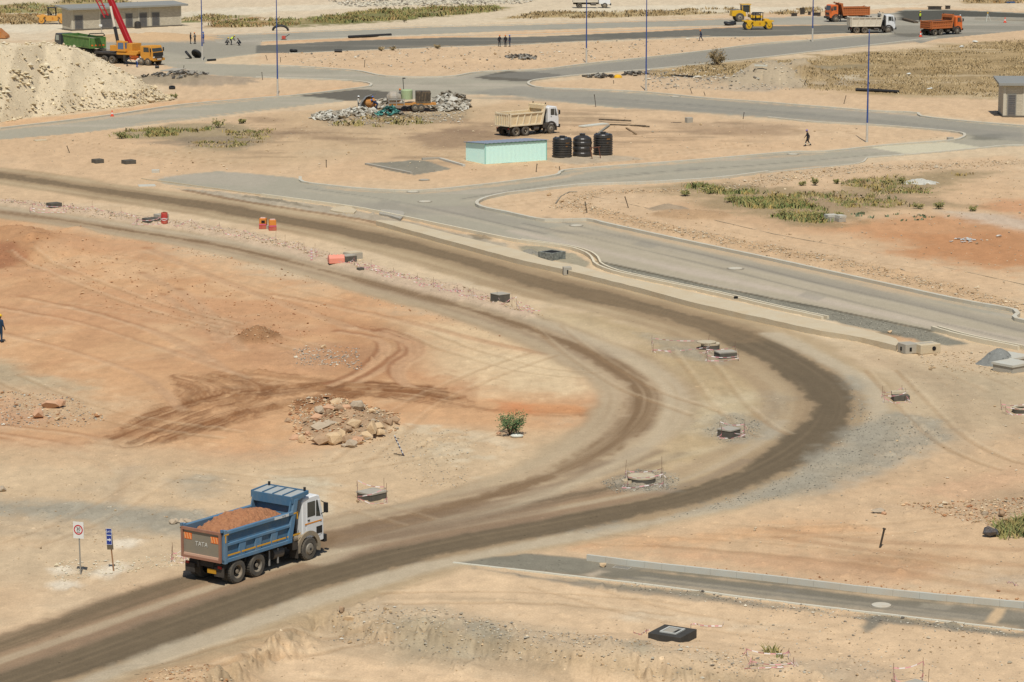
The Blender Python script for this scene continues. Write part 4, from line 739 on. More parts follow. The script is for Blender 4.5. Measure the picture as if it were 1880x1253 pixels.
for p0, p1, h0, h1, k in (((0, 0), (Ls, 0), Hs, Hs, 190), ((0, Ds), (0, 0), Hs-.25, Hs, 100), ((Ls, 0), (Ls, Ds), Hs, Hs-.25, 100), ((Ls, Ds), (0, Ds), Hs-.25, Hs-.25, 60)): b.add(*corr(p0, p1, h0, h1, k))
b.build('wall', M_TEAL, t)
b = MB(); vs = []; k = 60
for i in range(k+1):
    x = -.15+(Ls+.3)*i/k; o = .02*math.sin(i*math.pi/2)
    vs += [(x, -.16, Hs+.06+o), (x, Ds+.25, Hs-.2+o), (x, -.16, Hs+.02+o), (x, Ds+.25, Hs-.24+o)]
fs = []
for i in range(k): a = 4*i; fs += [(a, a+4, a+5, a+1), (a+2, a+3, a+7, a+6), (a, a+2, a+6, a+4), (a+1, a+5, a+7, a+3)]
b.add(vs, fs).build('roof', mat('shed_roof', S(150, 158, 172), .5, dirt=.3, dcol=S(128, 132, 140)), t)
b = MB(); b.box((.03, -.03, Hs/2), (.07, .05, Hs)); b.box((Ls-.03, -.03, Hs/2), (.07, .05, Hs)); b.box((Ls/2, -.035, Hs-.05), (Ls, .03, .1)); b.build('trim', mat('teal_trim', S(140, 196, 182), .5), t)
# tanks
M_TANK = mat('black_plastic', S(52, 52, 52), .32, dirt=.06, spec=.5)
def tank(label, px, r, h, ribs, dome=.3, patch=True):
    t = thing('water_tank', label, 'water tank', W(*px), R_(-60), 'black water tanks beside the shed', z=0)
    prof = [(r, 0)]; z = .08
    while z < h-.2:
        prof += [(r, z), (r+.05, z+.04), (r+.05, z+ribs*.5), (r, z+ribs*.66)]; z += ribs
    prof += [(r, h), (r*.92, h+.1), (r*.6, h+dome*.8), (.28, h+dome), (.28, h+dome+.1), (0, h+dome+.1)]
    MB().lathe(prof, 36).build('body', M_TANK, t, smooth=False)
    MB().lathe([(.3, h+dome+.06), (.3, h+dome+.16), (0, h+dome+.18)], 18).build('lid', M_TANK, t)
    for s in (0, 1, 2, 3):
        a = s*math.pi/2+.5; MB().box((r*.8*math.cos(a), r*.8*math.sin(a), h+.08), (.14, .14, .18), rotm(0, 0, a)).build('lug', M_TANK, t)
    if patch:
        b = MB(); 
        for k, zz in ((0, h-.35), (1, h-.72)):
            for i in range(4 if k == 0 else 2): a = -.12+i*.11; b.box(((r+.035)*math.cos(a), (r+.035)*math.sin(a), zz), (.02, .09, .09), rotm(0, 0, a))
        b.build('lettering', mat('tank_gold', S(176, 122, 62), .6), t)
    return t
tank('black ribbed water tank next to the turquoise shed', (1032, 289), .96, 1.9, .24, .14)
tank('black water tank with a smooth tall dome, in the middle of three', (1069, 287), .94, 1.8, .55, .36, False)
tank('black ribbed water tank farthest from the turquoise shed', (1107, 284.5), .96, 2.05, .24, .16)
t = thing('water_tank', 'small black water tank in front of the long block building', 'water tank', W(253, 52.5), 0, z=0); MB().lathe([(.55, 0), (.55, .9), (.5, 1.05), (.2, 1.2), (0, 1.2)], 20).build('body', M_TANK, t); MB().lathe([(.57, .5), (.59, .55), (.57, .6)], 20).build('band', M_TANK, t)
t = thing('timber_trestle', 'rusty brown trestle leaning in front of the black tanks', 'trestle', W(1095, 292), R_(20), z=0)
b = MB()
for x in (-.5, .42): b.tube((x, -.1, 0), (x-.12, .15, 1.15), .05)
b.build('leg', mat('rust_brown', S(112, 72, 54), .8), t); MB().tube((-.7, .12, 1.1), (.5, .18, 1.18), .05).build('rail', MATS['rust_brown'], t)
# lamp poles
def pole(label, px, first=[None]):
    if first[0] is None:
        t = thing('lamp_pole', label, 'pole', W(*px), 0, 'blue and white poles along the roads', z=0)
        b = MB(); b.tube((0, 0, 2.1), (0, 0, 12), .1, .055, 12).build('shaft', mat('pole_blue', S(52, 84, 150), .4, dirt=.1), t)
        b = MB(); b.tube((0, 0, 0), (0, 0, 2.1), .13, .12, 12); b.build('sleeve', mat('pole_white', S(214, 208, 196), .7, dirt=.6, dcol=S(170, 160, 140), dscale=6), t)
        b = MB(); b.lathe([(.2, 0), (.2, .06), (.13, .1)], 12); b.build('base_plate', M_CONC, t); first[0] = t; return t
    return dup(first[0], W(*px), rng.uniform(0, 3), label, z=0)
for lab, px in (('blue pole with white foot nearest the orange crane truck', (371.5, 112)), ('blue pole with white foot beside the left road, behind the concrete rubble', (509.8, 176)), ('blue pole with white foot below the white flatbed truck', (1076.5, 116)), ('blue pole with white foot beside the middle road, left of the dry round bush', (1186, 167)), ('blue pole with white foot between the yellow roller and the orange truck', (1491.6, 77)), ('blue pole with white foot nearest the walking worker in yellow', (1591.5, 262))): pole(lab, px)
# ---------------------------------------------------------------- vehicles
M_TYRE = mat('tyre_rubber', S(84, 80, 74), .85, dirt=.5, dcol=S(140, 126, 104), dscale=3)
M_RIM = mat('wheel_rim', S(150, 142, 128), .6, .2, dirt=.4)
M_CHAS = mat('chassis_dark', S(62, 58, 54), .8, dirt=.35, dcol=S(120, 106, 88), dscale=2)
M_GLASS = mat('cab_glass', (.045, .05, .045), .08, spec=.6)
M_BLACKP = mat('black_trim', S(48, 47, 46), .5)
M_AMBER = mat('amber_tape', S(226, 168, 52), .5); M_RED = mat('lamp_red', S(170, 40, 34), .3); M_LAMP = mat('lamp_clear', S(226, 224, 216), .15)
def wheel(par, x, y, r, w, rimc=None, dual=False):
    s = 1 if y > 0 else -1; b = MB()
    def tyre(yc):
        b.lathe([(r*.58, yc-w/2), (r*.9, yc-w/2), (r, yc-w*.36), (r, yc+w*.36), (r*.9, yc+w/2), (r*.58, yc+w/2), (r*.58, yc-w/2)], 28, (x, 0, r), 'y')
        for k in range(28):
            a = 2*math.pi*k/28; b.box((x+(r+.004)*math.cos(a), yc, r+(r+.004)*math.sin(a)), (.05, w*.74, .025), rotm(0, math.pi/2-a, 0))
    tyre(y)
    if dual: tyre(y - s*(w+.05))
    o = b.build('wheel', M_TYRE, par)
    c = MB(); yo = y+s*w*.5
    if dual: c.lathe([(r*.58, yo-s*.02), (r*.5, yo-s*.04), (r*.46, yo-s*w*.75), (r*.2, yo-s*w*.75), (r*.18, yo-s*.05), (0, yo-s*.04)], 22, (x, 0, r), 'y', 0, False)
    else: c.lathe([(r*.58, yo-s*.03), (r*.5, yo-s*.02), (r*.42, yo+s*.03), (r*.2, yo+s*.05), (0, yo+s*.06)], 22, (x, 0, r), 'y', 0, False)
    for k in range(8):
        a = 2*math.pi*k/8; c.tube((x+r*.3*math.cos(a), yo-s*(w*.75 if dual else -.02), r+r*.3*math.sin(a)), (x+r*.3*math.cos(a), yo+s*(.05 if not dual else -w*.6), r+r*.3*math.sin(a)), .022, n=6)
    c.build('rim', rimc or M_RIM, o)
    if dual: MB().lathe([(r*.43, yo-s*w*.7), (r*.24, yo-s*w*.68), (r*.2, yo-s*w*.3), (0, yo-s*w*.25)], 18, (x, 0, r), 'y', 0, False).build('hub', MATS['black_trim'], o)
    else: MB().lathe([(r*.17, yo-s*.05), (r*.13, yo+s*.06), (0, yo+s*.07)], 12, (x, 0, r), 'y').build('hub', MATS['black_trim'], o)
    return o
def heap_mesh(x0, x1, w, z0, h, seed, rough=.12):
    nx, ny = 70, 44; vs, fs = [], []
    xs = np.linspace(x0, x1, nx); nx2 = 0; ys = np.linspace(-w, w, ny); Xs, Ys = np.meshgrid(xs, ys, indexing='ij')
    u = (Xs-(x0+x1)/2)/((x1-x0)/2); v = Ys/w
    zz = z0 + h*np.clip(1-(.75*u*u+.9*v*v), 0, 1) + rough*((fbm(Xs*3.2+seed*7, Ys*3.2, 5, seed)-.5)*1.6 + 2.2*np.clip(fbm(Xs*4+seed, Ys*4, 3, seed+9)-.62, 0, 1))
    b = MB(); b.add([(float(a), float(c), float(d)) for a, c, d in zip(Xs.ravel(), Ys.ravel(), zz.ravel())], [(i*ny+j, (i+1)*ny+j, (i+1)*ny+j+1, i*ny+j+1) for i in range(nx-1) for j in range(ny-1)]); return b
def text(par, body, size, loc, rot, m, ext=.004, name='lettering', ax='CENTER'):
    cu = bpy.data.curves.new(name, 'FONT'); cu.body = body; cu.size = size; cu.extrude = ext; cu.align_x = ax; cu.align_y = 'CENTER'; cu.materials.append(m)
    tmp = bpy.data.objects.new(name, cu); COL.objects.link(tmp); bpy.context.view_layer.update()
    me = bpy.data.meshes.new_from_object(tmp.evaluated_get(bpy.context.evaluated_depsgraph_get())); bpy.data.objects.remove(tmp); bpy.data.curves.remove(cu)
    me.materials.clear(); me.materials.append(m)
    o = bpy.data.objects.new(name, me); COL.objects.link(o); o.parent = par; o.location = loc; o.rotation_euler = rot; return o
def place(near, far, side, x_near, x_far, y_side):
    """heading and position from two wheels on the visible side, as ground points"""
    A, B = W(*near), W(*far); rz = math.atan2(B[1]-A[1], B[0]-A[0]); c, s = math.cos(rz), math.sin(rz)
    return (A[0]-(c*x_near - s*y_side*side), A[1]-(s*x_near + c*y_side*side)), rz
def dump_truck(label, pos, rz, bed, cab, style='plain', xf=5.0, rear_h=2.45, bedm2=None, load=None, canopy=0.0, tail=None, slant=.45, tilt=0, bottom_stripe=None, front=True):
    t = thing('dump_truck', label, 'dump truck', pos, rz)
    bx0, bx1 = -.95, xf-1.28; cb0, cb1 = xf-.4, xf+1.15; zf, HB = 1.1, 2.95
    ch = MB()
    for s in (-1, 1): ch.box(((bx0+cb1)/2-.1, s*.42, .82), (cb1-bx0-.5, .12, .3))
    for x in (0, 1.35, xf): ch.tube((x, -1.0, .52), (x, 1.0, .52), .09)
    ch.box((.68, 0, .62), (1.1, .7, .35)); ch.box((bx1-.6, 0, .8), (.5, 1.2, .4)); ch.box((bx0+.35, 0, .85), (.3, 2.0, .22))
    for s in (-1, 1): ch.box((bx0+.1, s*.85, .62), (.05, .55, .42))
    ch.build('chassis', M_CHAS, t)
    for x, dl in ((0, True), (1.35, True), (xf, False)):
        for s in (-1, 1): wheel(t, x, s*(1.08 if not dl else 1.08), .53, .29, dual=dl)
    # tipping body
    bd = MB(); top = rear_h; sl = slant
    prof = [(bx0, zf), (bx1, zf), (bx1+sl, 3.05), (bx1+sl-.42, 3.05), (bx1+sl*.45-.3, top), (bx0, top)]
    for s in (-1, 1): bd.prism(prof, 'y', s*1.08, s*1.14)
    bd.box(((bx0+bx1)/2, 0, zf+.04), (bx1-bx0-.02, 2.15, .08)); bd.prism([(bx1-.06, zf+.08), (bx1-.0, zf+.08), (bx1+sl-.02, 3.04), (bx1+sl-.1, 3.04)], 'x', 0, 0) if False else None
    bd.add([(bx1-.08, -1.08, zf+.08), (bx1-.08, 1.08, zf+.08), (bx1+sl-.1, 1.08, 3.04), (bx1+sl-.1, -1.08, 3.04), (bx1-.02, -1.08, zf+.08), (bx1-.02, 1.08, zf+.08), (bx1+sl-.04, 1.08, 3.04), (bx1+sl-.04, -1.08, 3.04)], [(0,1,2,3), (7,6,5,4), (0,4,5,1), (2,6,7,3), (1,5,6,2), (3,7,4,0)])
    body = bd.build('bed', bed, t, bevel=.012)
    rb = MB(); rl = bx1-bx0
    for s in (-1, 1):
        y = s*1.19
        rb.box((bx0+(rl+.1)/2, y, top-.06), (rl+.1, .16, .14)); rb.box((bx0+rl/2, y, zf+.07), (rl, .14, .16)); rb.box((bx0+.09, s*1.2, (zf+top)/2+.02), (.18, .2, top-zf+.12))
        rb.prism([(bx1-.32, zf), (bx1-.02, zf), (bx1+sl-.02, 3.05), (bx1+sl-.3, 3.05)], 'y', s*1.14, s*1.25)
        if style == 'panel':
            rb.box((bx0+rl/2+.08, y-s*.015, top-.62), (rl-.15, .12, .12))
            for k in range(1, 4):
                x = bx0+.2+k*rl*.235; rb.prism([(x-.28, zf+.15), (x+.14, zf+.15), (x+.24, top-.68), (x-.22, top-.68)], 'y', s*1.14, s*1.215)
        elif style == 'slat':
            for k in range(1, 5):
                x = bx0+.1+k*rl/5.1; rb.prism([(x-.12, zf+.15), (x+.03, zf+.15), (x+.33, top-.12), (x+.18, top-.12)], 'y', s*1.14, s*1.23)
        elif style == 'grid':
            for zz in (zf+.5, zf+.9): rb.box((bx0+rl/2, s*1.16, zz), (rl-.3, .06, .12))
            for k in range(1, 12): rb.box((bx0+k*rl/12, s*1.17, (zf+top)/2), (.14, .08, top-zf-.2))
    rb.build('side_rib', bedm2 or bed, body, bevel=.01)
    tg = MB(); tg.box((bx0-.05, 0, (zf+top)/2+.02), (.06, 2.18, top-zf-.12)); tgo = tg.build('tailgate', tail or bed, t)
    fr = MB(); xx = bx0-.1
    fr.box((xx, 0, top-.07), (.1, 2.3, .12)); fr.box((xx, 0, zf+.07), (.1, 2.3, .12))
    for s in (-1, 1): fr.box((xx, s*1.1, (zf+top)/2), (.1, .1, top-zf-.26))
    if style == 'slat':
        for k in range(5): fr.box((xx, -.8+k*.4, (zf+top)/2), (.1, .1, top-zf-.26))
    if style == 'grid':
        for zz in (zf+.4, zf+.75, zf+1.1): fr.box((xx, 0, zz), (.1, 2.0, .1))
    fr.build('tailgate_frame', mat('brown_frame', S(160, 112, 92), .7, dirt=.2) if style == 'panel' else (bedm2 or bed), tgo)
    for s in (-1, 1): MB().tube((bx0-.06, s*1.18, top), (bx0-.06, s*1.18, top+.12), .07).build('hinge', bed, body)
    if canopy:
        cp = MB(); z = 3.08; cx0 = bx1+sl-.42; cx1 = cx0+canopy
        cp.add([(cx0, -1.16, z), (cx0, 1.16, z), (cx1, 1.16, z+.1), (cx1, -1.16, z+.1), (cx0, -1.16, z+.06), (cx0, 1.16, z+.06), (cx1, 1.16, z+.16), (cx1, -1.16, z+.16)], [(3,2,1,0), (4,5,6,7), (0,1,5,4), (2,3,7,6), (0,4,7,3), (1,2,6,5)])
        cpo = cp.build('canopy', mat('canopy_grey', S(176, 184, 184), .6, dirt=.3) if style == 'panel' else bed, body)
        e = MB(); 
        for s in (-1, 1): e.add([(cx0, s*1.16, z-.2), (cx0, s*1.24, z-.2), (cx1, s*1.24, z+.04), (cx1, s*1.16, z+.04), (cx0, s*1.16, z+.12), (cx0, s*1.24, z+.12), (cx1, s*1.24, z+.2), (cx1, s*1.16, z+.2)], [(3,2,1,0), (4,5,6,7), (0,1,5,4), (2,3,7,6), (0,4,7,3), (1,2,6,5)])
        e.box((cx1, 0, z+.15), (.08, 2.4, .1)); e.box((cx0+.02, 0, z-.12), (.08, 2.3, .42))
        for k in range(3): e.box(((cx0+cx1)/2, -.6+k*.6, z+.145), (cx1-cx0-.1, .04, .05), rotm(0, -math.atan2(.1, canopy), 0))
        e.build('canopy_edge', bed, cpo)
        l = MB()
        for s in (-1, 1): l.tube((cx1-.06, s*1.05, z+.2), (cx1-.06, s*1.05, z+.34), .06)
        l.build('marker_lamp', M_BLACKP, cpo)
    if load is not None:
        heap_mesh(bx0+.05, bx1+.15, 1.05, top-.3, load[1], load[2], load[3] if len(load) > 3 else .12).build('load', load[0], t)
    # cab: shell with sloped screen
    cpf = [(cb0, 1.02), (cb0, 2.78), (cb0+.12, 2.93), (cb1-.5, HB), (cb1-.28, HB-.08), (cb1-.02, 1.95), (cb1, 1.55), (cb1, .72), (cb1-.42, .72), (cb1-.5, 1.02)]
    cabo = MB().prism(cpf, 'y', -1.14, 1.14).build('cab', cab, t, bevel=.05)
    fx = lambda z: cb1-.02-(z-1.95)/.92*.26
    g = MB(); g.add([(fx(2.02)+.012, -1.0, 2.02), (fx(2.02)+.012, 1.0, 2.02), (fx(2.78)+.012, .95, 2.78), (fx(2.78)+.012, -.95, 2.78)], [(0,1,2,3)]); g.build('windscreen', M_GLASS, cabo)
    for s in (-1, 1):
        dr = MB(); dr.box((xf+.38, s*1.145, 1.86), (.98, .03, 1.66)); d = dr.build('door', cab, cabo)
        w_ = MB(); w_.prism([(xf-.06, 2.0), (xf+.5, 2.0), (xf+.5, 2.7), (xf-.06, 2.7)], 'y', s*1.155, s*1.165); w_.prism([(xf+.56, 1.95), (xf+.88, 1.9), (xf+.68, 2.7), (xf+.56, 2.7)], 'y', s*1.155, s*1.165); w_.build('window', M_GLASS, d)
        MB().box((xf+.02, s*1.175, 1.86), (.14, .03, .05)).build('handle', M_BLACKP, d)
        m = MB(); m.box((cb1-.12, s*1.36, 2.3), (.1, .2, .46)); m.tube((cb1-.2, s*1.14, 2.6), (cb1-.12, s*1.36, 2.5), .02); m.tube((cb1-.2, s*1.14, 2.0), (cb1-.12, s*1.36, 2.1), .02); m.build('mirror', M_BLACKP, cabo)
        # wheel arch and mudflap
        a = MB(); n = 14; vs = []
        for k in range(n+1):
            an = math.pi*(1.12*k/n-.03)
            for rr, yy in ((.64, 1.2), (.64, .8), (.84, .8), (.84, 1.2)): vs.append((xf-math.cos(an)*rr, s*yy, .53+math.sin(an)*rr*(1.0)))
        fs = [(4*k+i, 4*k+(i+1) % 4, 4*k+4+(i+1) % 4, 4*k+4+i) for k in range(n) for i in range(4)] + [(0,1,2,3), (4*n+3, 4*n+2, 4*n+1, 4*n)]
        a.add(vs, fs).build('mudguard', mat('mudguard_grey', S(150, 138, 118), .8, dirt=.4) if style == 'panel' else M_CHAS, cabo)
        MB().box((xf-.86, s*1.0, .55), (.05, .46, .6)).build('mudflap', M_CHAS, cabo)
        MB().box((xf-1.0, s*1.02, .95), (.3, .4, .5)).build('air_cleaner', M_CHAS, t)
        MB().lathe([(.0, -.35), (.26, -.35), (.26, .35), (0, .35)], 16, (bx1-.75, s*.86, .72), 'x').build('fuel_tank', mat('tank_grey', S(110, 104, 96), .5, .3), t)
        MB().box((cb1-.02, s*.85, .92), (.06, .26, .2)).build('headlight', M_LAMP, cabo)
        MB().box((bx0+.02, s*.95, .86), (.04, .2, .12)).build('tail_light', M_RED, t)
    MB().box((cb1+.1, 0, .78), (.18, 2.3, .34)).build('bumper', M_BLACKP, cabo)
    MB().box((cb1+.005, 0, 1.42), (.03, 1.5, .36)).build('grille', M_BLACKP, cabo)
    s = MB(); s.tube((cb0-.18, -.8, 1.1), (cb0-.18, -.8, 2.95), .09); s.box((cb0-.2, .2, 1.6), (.3, .6, .9)); s.build('snorkel', M_BLACKP, t)
    return t, dict(bx0=bx0, bx1=bx1, cb0=cb0, cb1=cb1, xf=xf, zf=zf, top=top, cabo=cabo, tgo=tgo, body=body)

# -- the laden blue truck in the foreground
M_BLUE = mat('truck_blue', S(74, 116, 148), .5, dirt=.5, dcol=S(132, 142, 140), dscale=1.7)
M_BLUE2 = mat('truck_blue_light', S(86, 130, 164), .5, dirt=.5, dcol=S(150, 154, 146), dscale=1.5)
M_WHITE = mat('cab_white', S(240, 240, 238), .35, dirt=.12, dcol=S(206, 196, 176))
M_TAIL = mat('tail_grey', S(142, 134, 118), .55, dirt=.3, dcol=S(170, 150, 120))
M_EARTH = mat('red_earth', S(184, 130, 92), .95, dirt=.8, dcol=S(150, 98, 68), dscale=7, bump=1.0, bscale=9)
pos, rz = place((437, 1071), (567, 1029), -1, 0, 5.03, 1.2)
bt, q = dump_truck('blue dump truck laden with red earth, white cab, grey tailgate', pos, rz, M_BLUE, M_WHITE, 'panel', 5.03, 2.5, M_BLUE2, (M_EARTH, .66, 5, .16), 1.15, M_TAIL, .5)
st = MB()
for s in (-1, 1):
    st.box((q['bx0']+2.35, s*1.262, 1.42), (4.5, .006, .07)) if False else None
    for k in range(5): st.box((q['bx0']+.3+k*1.05+.35, s*1.219, 1.4+.0*k), (.95, .012, .075))
    st.box((q['bx0']+.12, s*1.305, q['top']-.12), (.3, .012, .06)); st.box((q['bx0']+.05, s*1.305, q['top']-.3), (.07, .012, .36))
    st.box((q['bx1']+.28, s*1.256, 2.42), (.3, .012, .06)); st.box((q['bx1']+.38, s*1.256, 2.28), (.07, .012, .32))
st.build('reflective_tape', M_AMBER, q['body'])
st = MB()
for s in (-1, 1): st.box((q['xf']+.36, s*1.163, 1.7), (1.2, .012, .06))
st.build('stripe', mat('stripe_orange', S(232, 150, 40), .5), q['cabo'])
for s in (-1, 1):
    MB().box((q['bx1']-.75, s*1.275, q['top']-.06), (1.0, .012, .12)).build('name_plate', mat('plate_white', S(218, 220, 218), .5), q['body'])
    text(q['body'], 'TATA', .11, (q['bx1']-.6, s*1.283, q['top']-.06), (math.pi/2, 0, 0 if s < 0 else math.pi), mat('letter_grey', S(120, 128, 136), .6))
    v = MB(); v.box((q['xf']+.78, s*1.158, 1.28), (.42, .02, .34)); v.build('vent', M_BLACKP, q['cabo'])
for s in (-1, 1):
    o = MB().box((q['bx0']-.085, s*.78, q['top']-.4), (.012, .44, .3)).build('hazard_plate', mat('hazard_orange', S(238, 118, 50), .5), q['tgo'])
    z = MB()
    for k in range(3): z.prism([(s*.78-.2+k*.15, q['top']-.53), (s*.78-.13+k*.15, q['top']-.53), (s*.78-.06+k*.15, q['top']-.27), (s*.78-.13+k*.15, q['top']-.27)], 'x', q['bx0']-.096, q['bx0']-.089)
    z.build('stripe', mat('hazard_pale', S(246, 176, 116), .5), o)
text(q['tgo'], 'TATA', .29, (q['bx0']-.086, 0, (q['zf']+q['top'])/2), (math.pi/2, 0, -math.pi/2), mat('badge_pale', S(212, 210, 200), .5), .008)
MB().box((q['bx0']-.11, -.0, q['zf']+.17), (.07, 2.02, .12)).build('sill', mat('sill_pink', S(214, 172, 146), .7), q['tgo'])
o = MB().box((q['bx0']+.06, -.45, .62), (.03, .5, .2)).build('number_plate', mat('plate_yellow', S(206, 150, 40), .6), bt)
MB().lathe([(0, -.12), (.17, -.12), (.17, .12), (0, .12)], 14, (q['xf']-1.0, -1.1, 1.22), 'x').build('air_filter', M_RIM, bt)
for x in (2.35, 2.95): MB().box((x, -1.05, .62), (.07, .05, .7)).build('guard_bar', mat('guard_grey', S(160, 156, 148), .6), bt)

# -- cream truck behind the shed
M_CREAMT = mat('cream_paint', S(236, 216, 176), .55, dirt=.35, dcol=S(206, 150, 96), dscale=1.3)
M_CREAM2 = mat('cream_paint_light', S(240, 226, 194), .55, dirt=.3, dcol=S(214, 166, 112), dscale=1.3)
pos, rz = place((948, 251), (1022, 243), -1, 0, 5.0, 1.2); rz = R_(40)
A = W(948, 251.5); pos = (A[0]-1.2*math.sin(rz), A[1]+1.2*math.cos(rz))
dump_truck('empty cream dump truck with a white cab parked behind the turquoise shed', pos, rz, M_CREAMT, M_WHITE, 'slat', 5.0, 2.5, M_CREAM2, None, .55, None, .5)
# -- far trucks
M_ORT = mat('orange_bed', S(196, 116, 66), .6, dirt=.2, dcol=S(150, 84, 50)); M_ORC = mat('orange_cab', S(236, 116, 50), .45, dirt=.15)
M_ASPH = mat('hot_asphalt', S(64, 62, 60), .8, dirt=.2, dcol=S(90, 86, 82), dscale=3, bump=.5)
M_OFFW = mat('offwhite_bed', S(224, 214, 194), .55, dirt=.3, dcol=S(190, 168, 136))
def far_truck(label, rearpx, rz, **k):
    A = W(*rearpx); side = k.pop('side', -1); pos = (A[0]+1.2*side*math.sin(rz), A[1]-1.2*side*math.cos(rz)); return dump_truck(label, pos, rz, **k)
far_truck('white dump truck loaded with black asphalt on the dark far road', (1573, 62), R_(8), bed=M_OFFW, cab=M_WHITE, style='slat', xf=5.3, rear_h=2.6, bedm2=M_OFFW, load=(M_ASPH, .35, 8), canopy=.35)
far_truck('orange dump truck carrying black asphalt, tail towards us, at the upper right', (1717, 66), R_(38), bed=M_ORT, cab=M_ORC, style='grid', xf=5.2, rear_h=2.3, load=(M_ASPH, .3, 9), canopy=.3)
A = W(1535, 41); rz = R_(196); pos = (A[0]-5.2*math.cos(rz)-1.2*math.sin(rz)*1, A[1]-5.2*math.sin(rz)+1.2*math.cos(rz)*1)
pos = (A[0]-(5.2*math.cos(rz)-1.2*math.sin(rz)), A[1]-(5.2*math.sin(rz)+1.2*math.cos(rz)))
dump_truck('orange dump truck facing left behind the white asphalt truck', pos, rz, M_ORT, M_ORC, 'grid', 5.2, 2.5, None, (M_ASPH, .2, 4), .8)
# -- white flatbed at the top edge
t = thing('flatbed_truck', 'white flatbed truck cut off by the top edge of the picture', 'truck', W(1075, 15), R_(3))
MB().box((1.0, 0, .85), (6.6, .9, .28)).build('chassis', M_CHAS, t)
for x in (-1.2, 3.5):
    for s in (-1, 1): wheel(t, x, s*1.05, .5, .3, dual=x < 0)
b = MB(); b.box((-.1, 0, 1.25), (4.6, 2.4, .35)); b.box((-.1, -1.18, 1.75), (4.6, .06, .7)); b.box((-.1, 1.18, 1.75), (4.6, .06, .7)); b.build('bed', M_OFFW, t, bevel=.02)
c = MB().prism([(2.4, .8), (2.4, 2.7), (3.9, 2.75), (4.5, 1.9), (4.55, .7)], 'y', -1.15, 1.15).build('cab', M_WHITE, t, bevel=.04)
for s in (-1, 1):
    MB().prism([(2.9, 1.9), (3.9, 1.9), (3.6, 2.55), (2.9, 2.55)], 'y', s*1.152, s*1.162).build('window', M_GLASS, c); MB().box((4.5, s*.8, 1.0), (.12, .4, .25)).build('headlight', M_LAMP, c)
    MB().lathe([(.0, -.5), (.25, -.5), (.25, .5), (0, .5)], 14, (1.4, s*.9, .75), 'x').build('fuel_tank', MATS['tank_grey'], t)
MB().box((4.6, 0, .7), (.2, 2.3, .35)).build('bumper', M_BLACKP, c)
# -- green tipper behind the limestone heap
M_GREEN = mat('tipper_green', S(80, 122, 58), .6, dirt=.35, dcol=S(150, 170, 110)); M_GREEN2 = mat('tipper_green_light', S(102, 146, 76), .6, dirt=.3)
A = W(180, 106); rz = R_(124)
t = thing('tipper_truck', 'long green tipper trailer truck behind the limestone heap', 'truck', A, rz)
b = MB()
for s in (-1, 1): b.prism([(0, 1.3), (8.6, 1.3), (9.2, 3.0), (0, 2.85)], 'y', s*1.15, s*1.25)
b.box((4.4, 0, 1.35), (8.6, 2.3, .12)); b.box((.05, 0, 2.05), (.1, 2.4, 1.5)); b.box((8.9, 0, 2.2), (.1, 2.4, 1.6)); bo = b.build('bed', M_GREEN, t)
b = MB()
for s in (-1, 1): b.box((4.6, s*1.28, 2.85), (9.2, .1, .16)); b.box((4.3, s*1.28, 1.4), (8.6, .1, .16)); b.box((.05, s*1.28, 2.1), (.14, .12, 1.6))
b.build('side_rib', M_GREEN2, bo)
hz = MB()
for k in range(4): hz.box((-.02, -.9+k*.6, 1.75), (.03, .3, .2))
hz.build('hazard_plate', MATS['hazard_orange'], bo); MB().box((4.4, 0, 2.35), (8.2, 2.2, .5)).build('load', mat('grey_load', S(160, 152, 134), .9, dirt=.4, bump=.8), t)
MB().box((4.6, 0, .95), (9.4, .8, .3)).build('chassis', M_CHAS, t)
for x in (1.0, 2.3, 3.6, 9.3, 10.6):
    for s in (-1, 1): wheel(t, x, s*1.05, .5, .3, dual=True)
c = MB().prism([(10.0, .9), (10.0, 2.9), (11.7, 2.9), (12.1, 1.9), (12.15, .7), (10.4, .7)], 'y', -1.2, 1.2).build('cab', mat('cab_black', S(66, 68, 70), .35), t, bevel=.04)
MB().prism([(10.6, 1.9), (11.7, 1.9), (11.5, 2.65), (10.6, 2.65)], 'y', 1.203, 1.213).build('window', mat('glass_pale', S(170, 180, 168), .1), c)
MB().add([(12.02, -1, 2.05), (12.02, 1, 2.05), (11.8, 1, 2.75), (11.8, -1, 2.75)], [(0,1,2,3)]).build('windscreen', MATS['glass_pale'], c)
mb = MB(); mb.path([(2.5, .3, 2.9), (2.2, .2, 3.3), (-1.5, -.2, 3.55), (-1.8, -.3, 3.3), (-1.2, -.3, 3.15), (2.0, .4, 3.0)], .07); mb.build('hose', M_BLACKP, t)
# -- mobile crane
M_CRO = mat('crane_orange', S(224, 158, 62), .55, dirt=.35, dcol=S(190, 130, 60)); M_CRED = mat('boom_red', S(176, 34, 40), .5, dirt=.15, dcol=S(130, 30, 34))
A = W(247, 118); rz = R_(-32)
cr = thing('mobile_crane', 'orange truck crane with a raised red boom beside the limestone heap', 'crane', A, rz)
cx = -4.2
b = MB(); b.box((cx+3.2, 0, 1.05), (11.0, 1.5, .5)); b.box((cx+.4, 0, 1.45), (5.2, 2.5, .22)); b.build('chassis', M_CHAS, cr)
for x in (cx-.3, cx+1.1, cx+6.4, cx+7.6):
    for s in (-1, 1): wheel(cr, x, s*1.1, .55, .34, dual=x < cx+3)
d = MB(); d.box((cx+3.8, 0, 1.5), (3.6, 2.55, .3)); d.box((cx+5.0, -.75, 1.75), (1.6, .9, .35)); d.box((cx+5.0, .75, 1.75), (1.6, .9, .35)); d.build('deck', M_CRO, cr, bevel=.02)
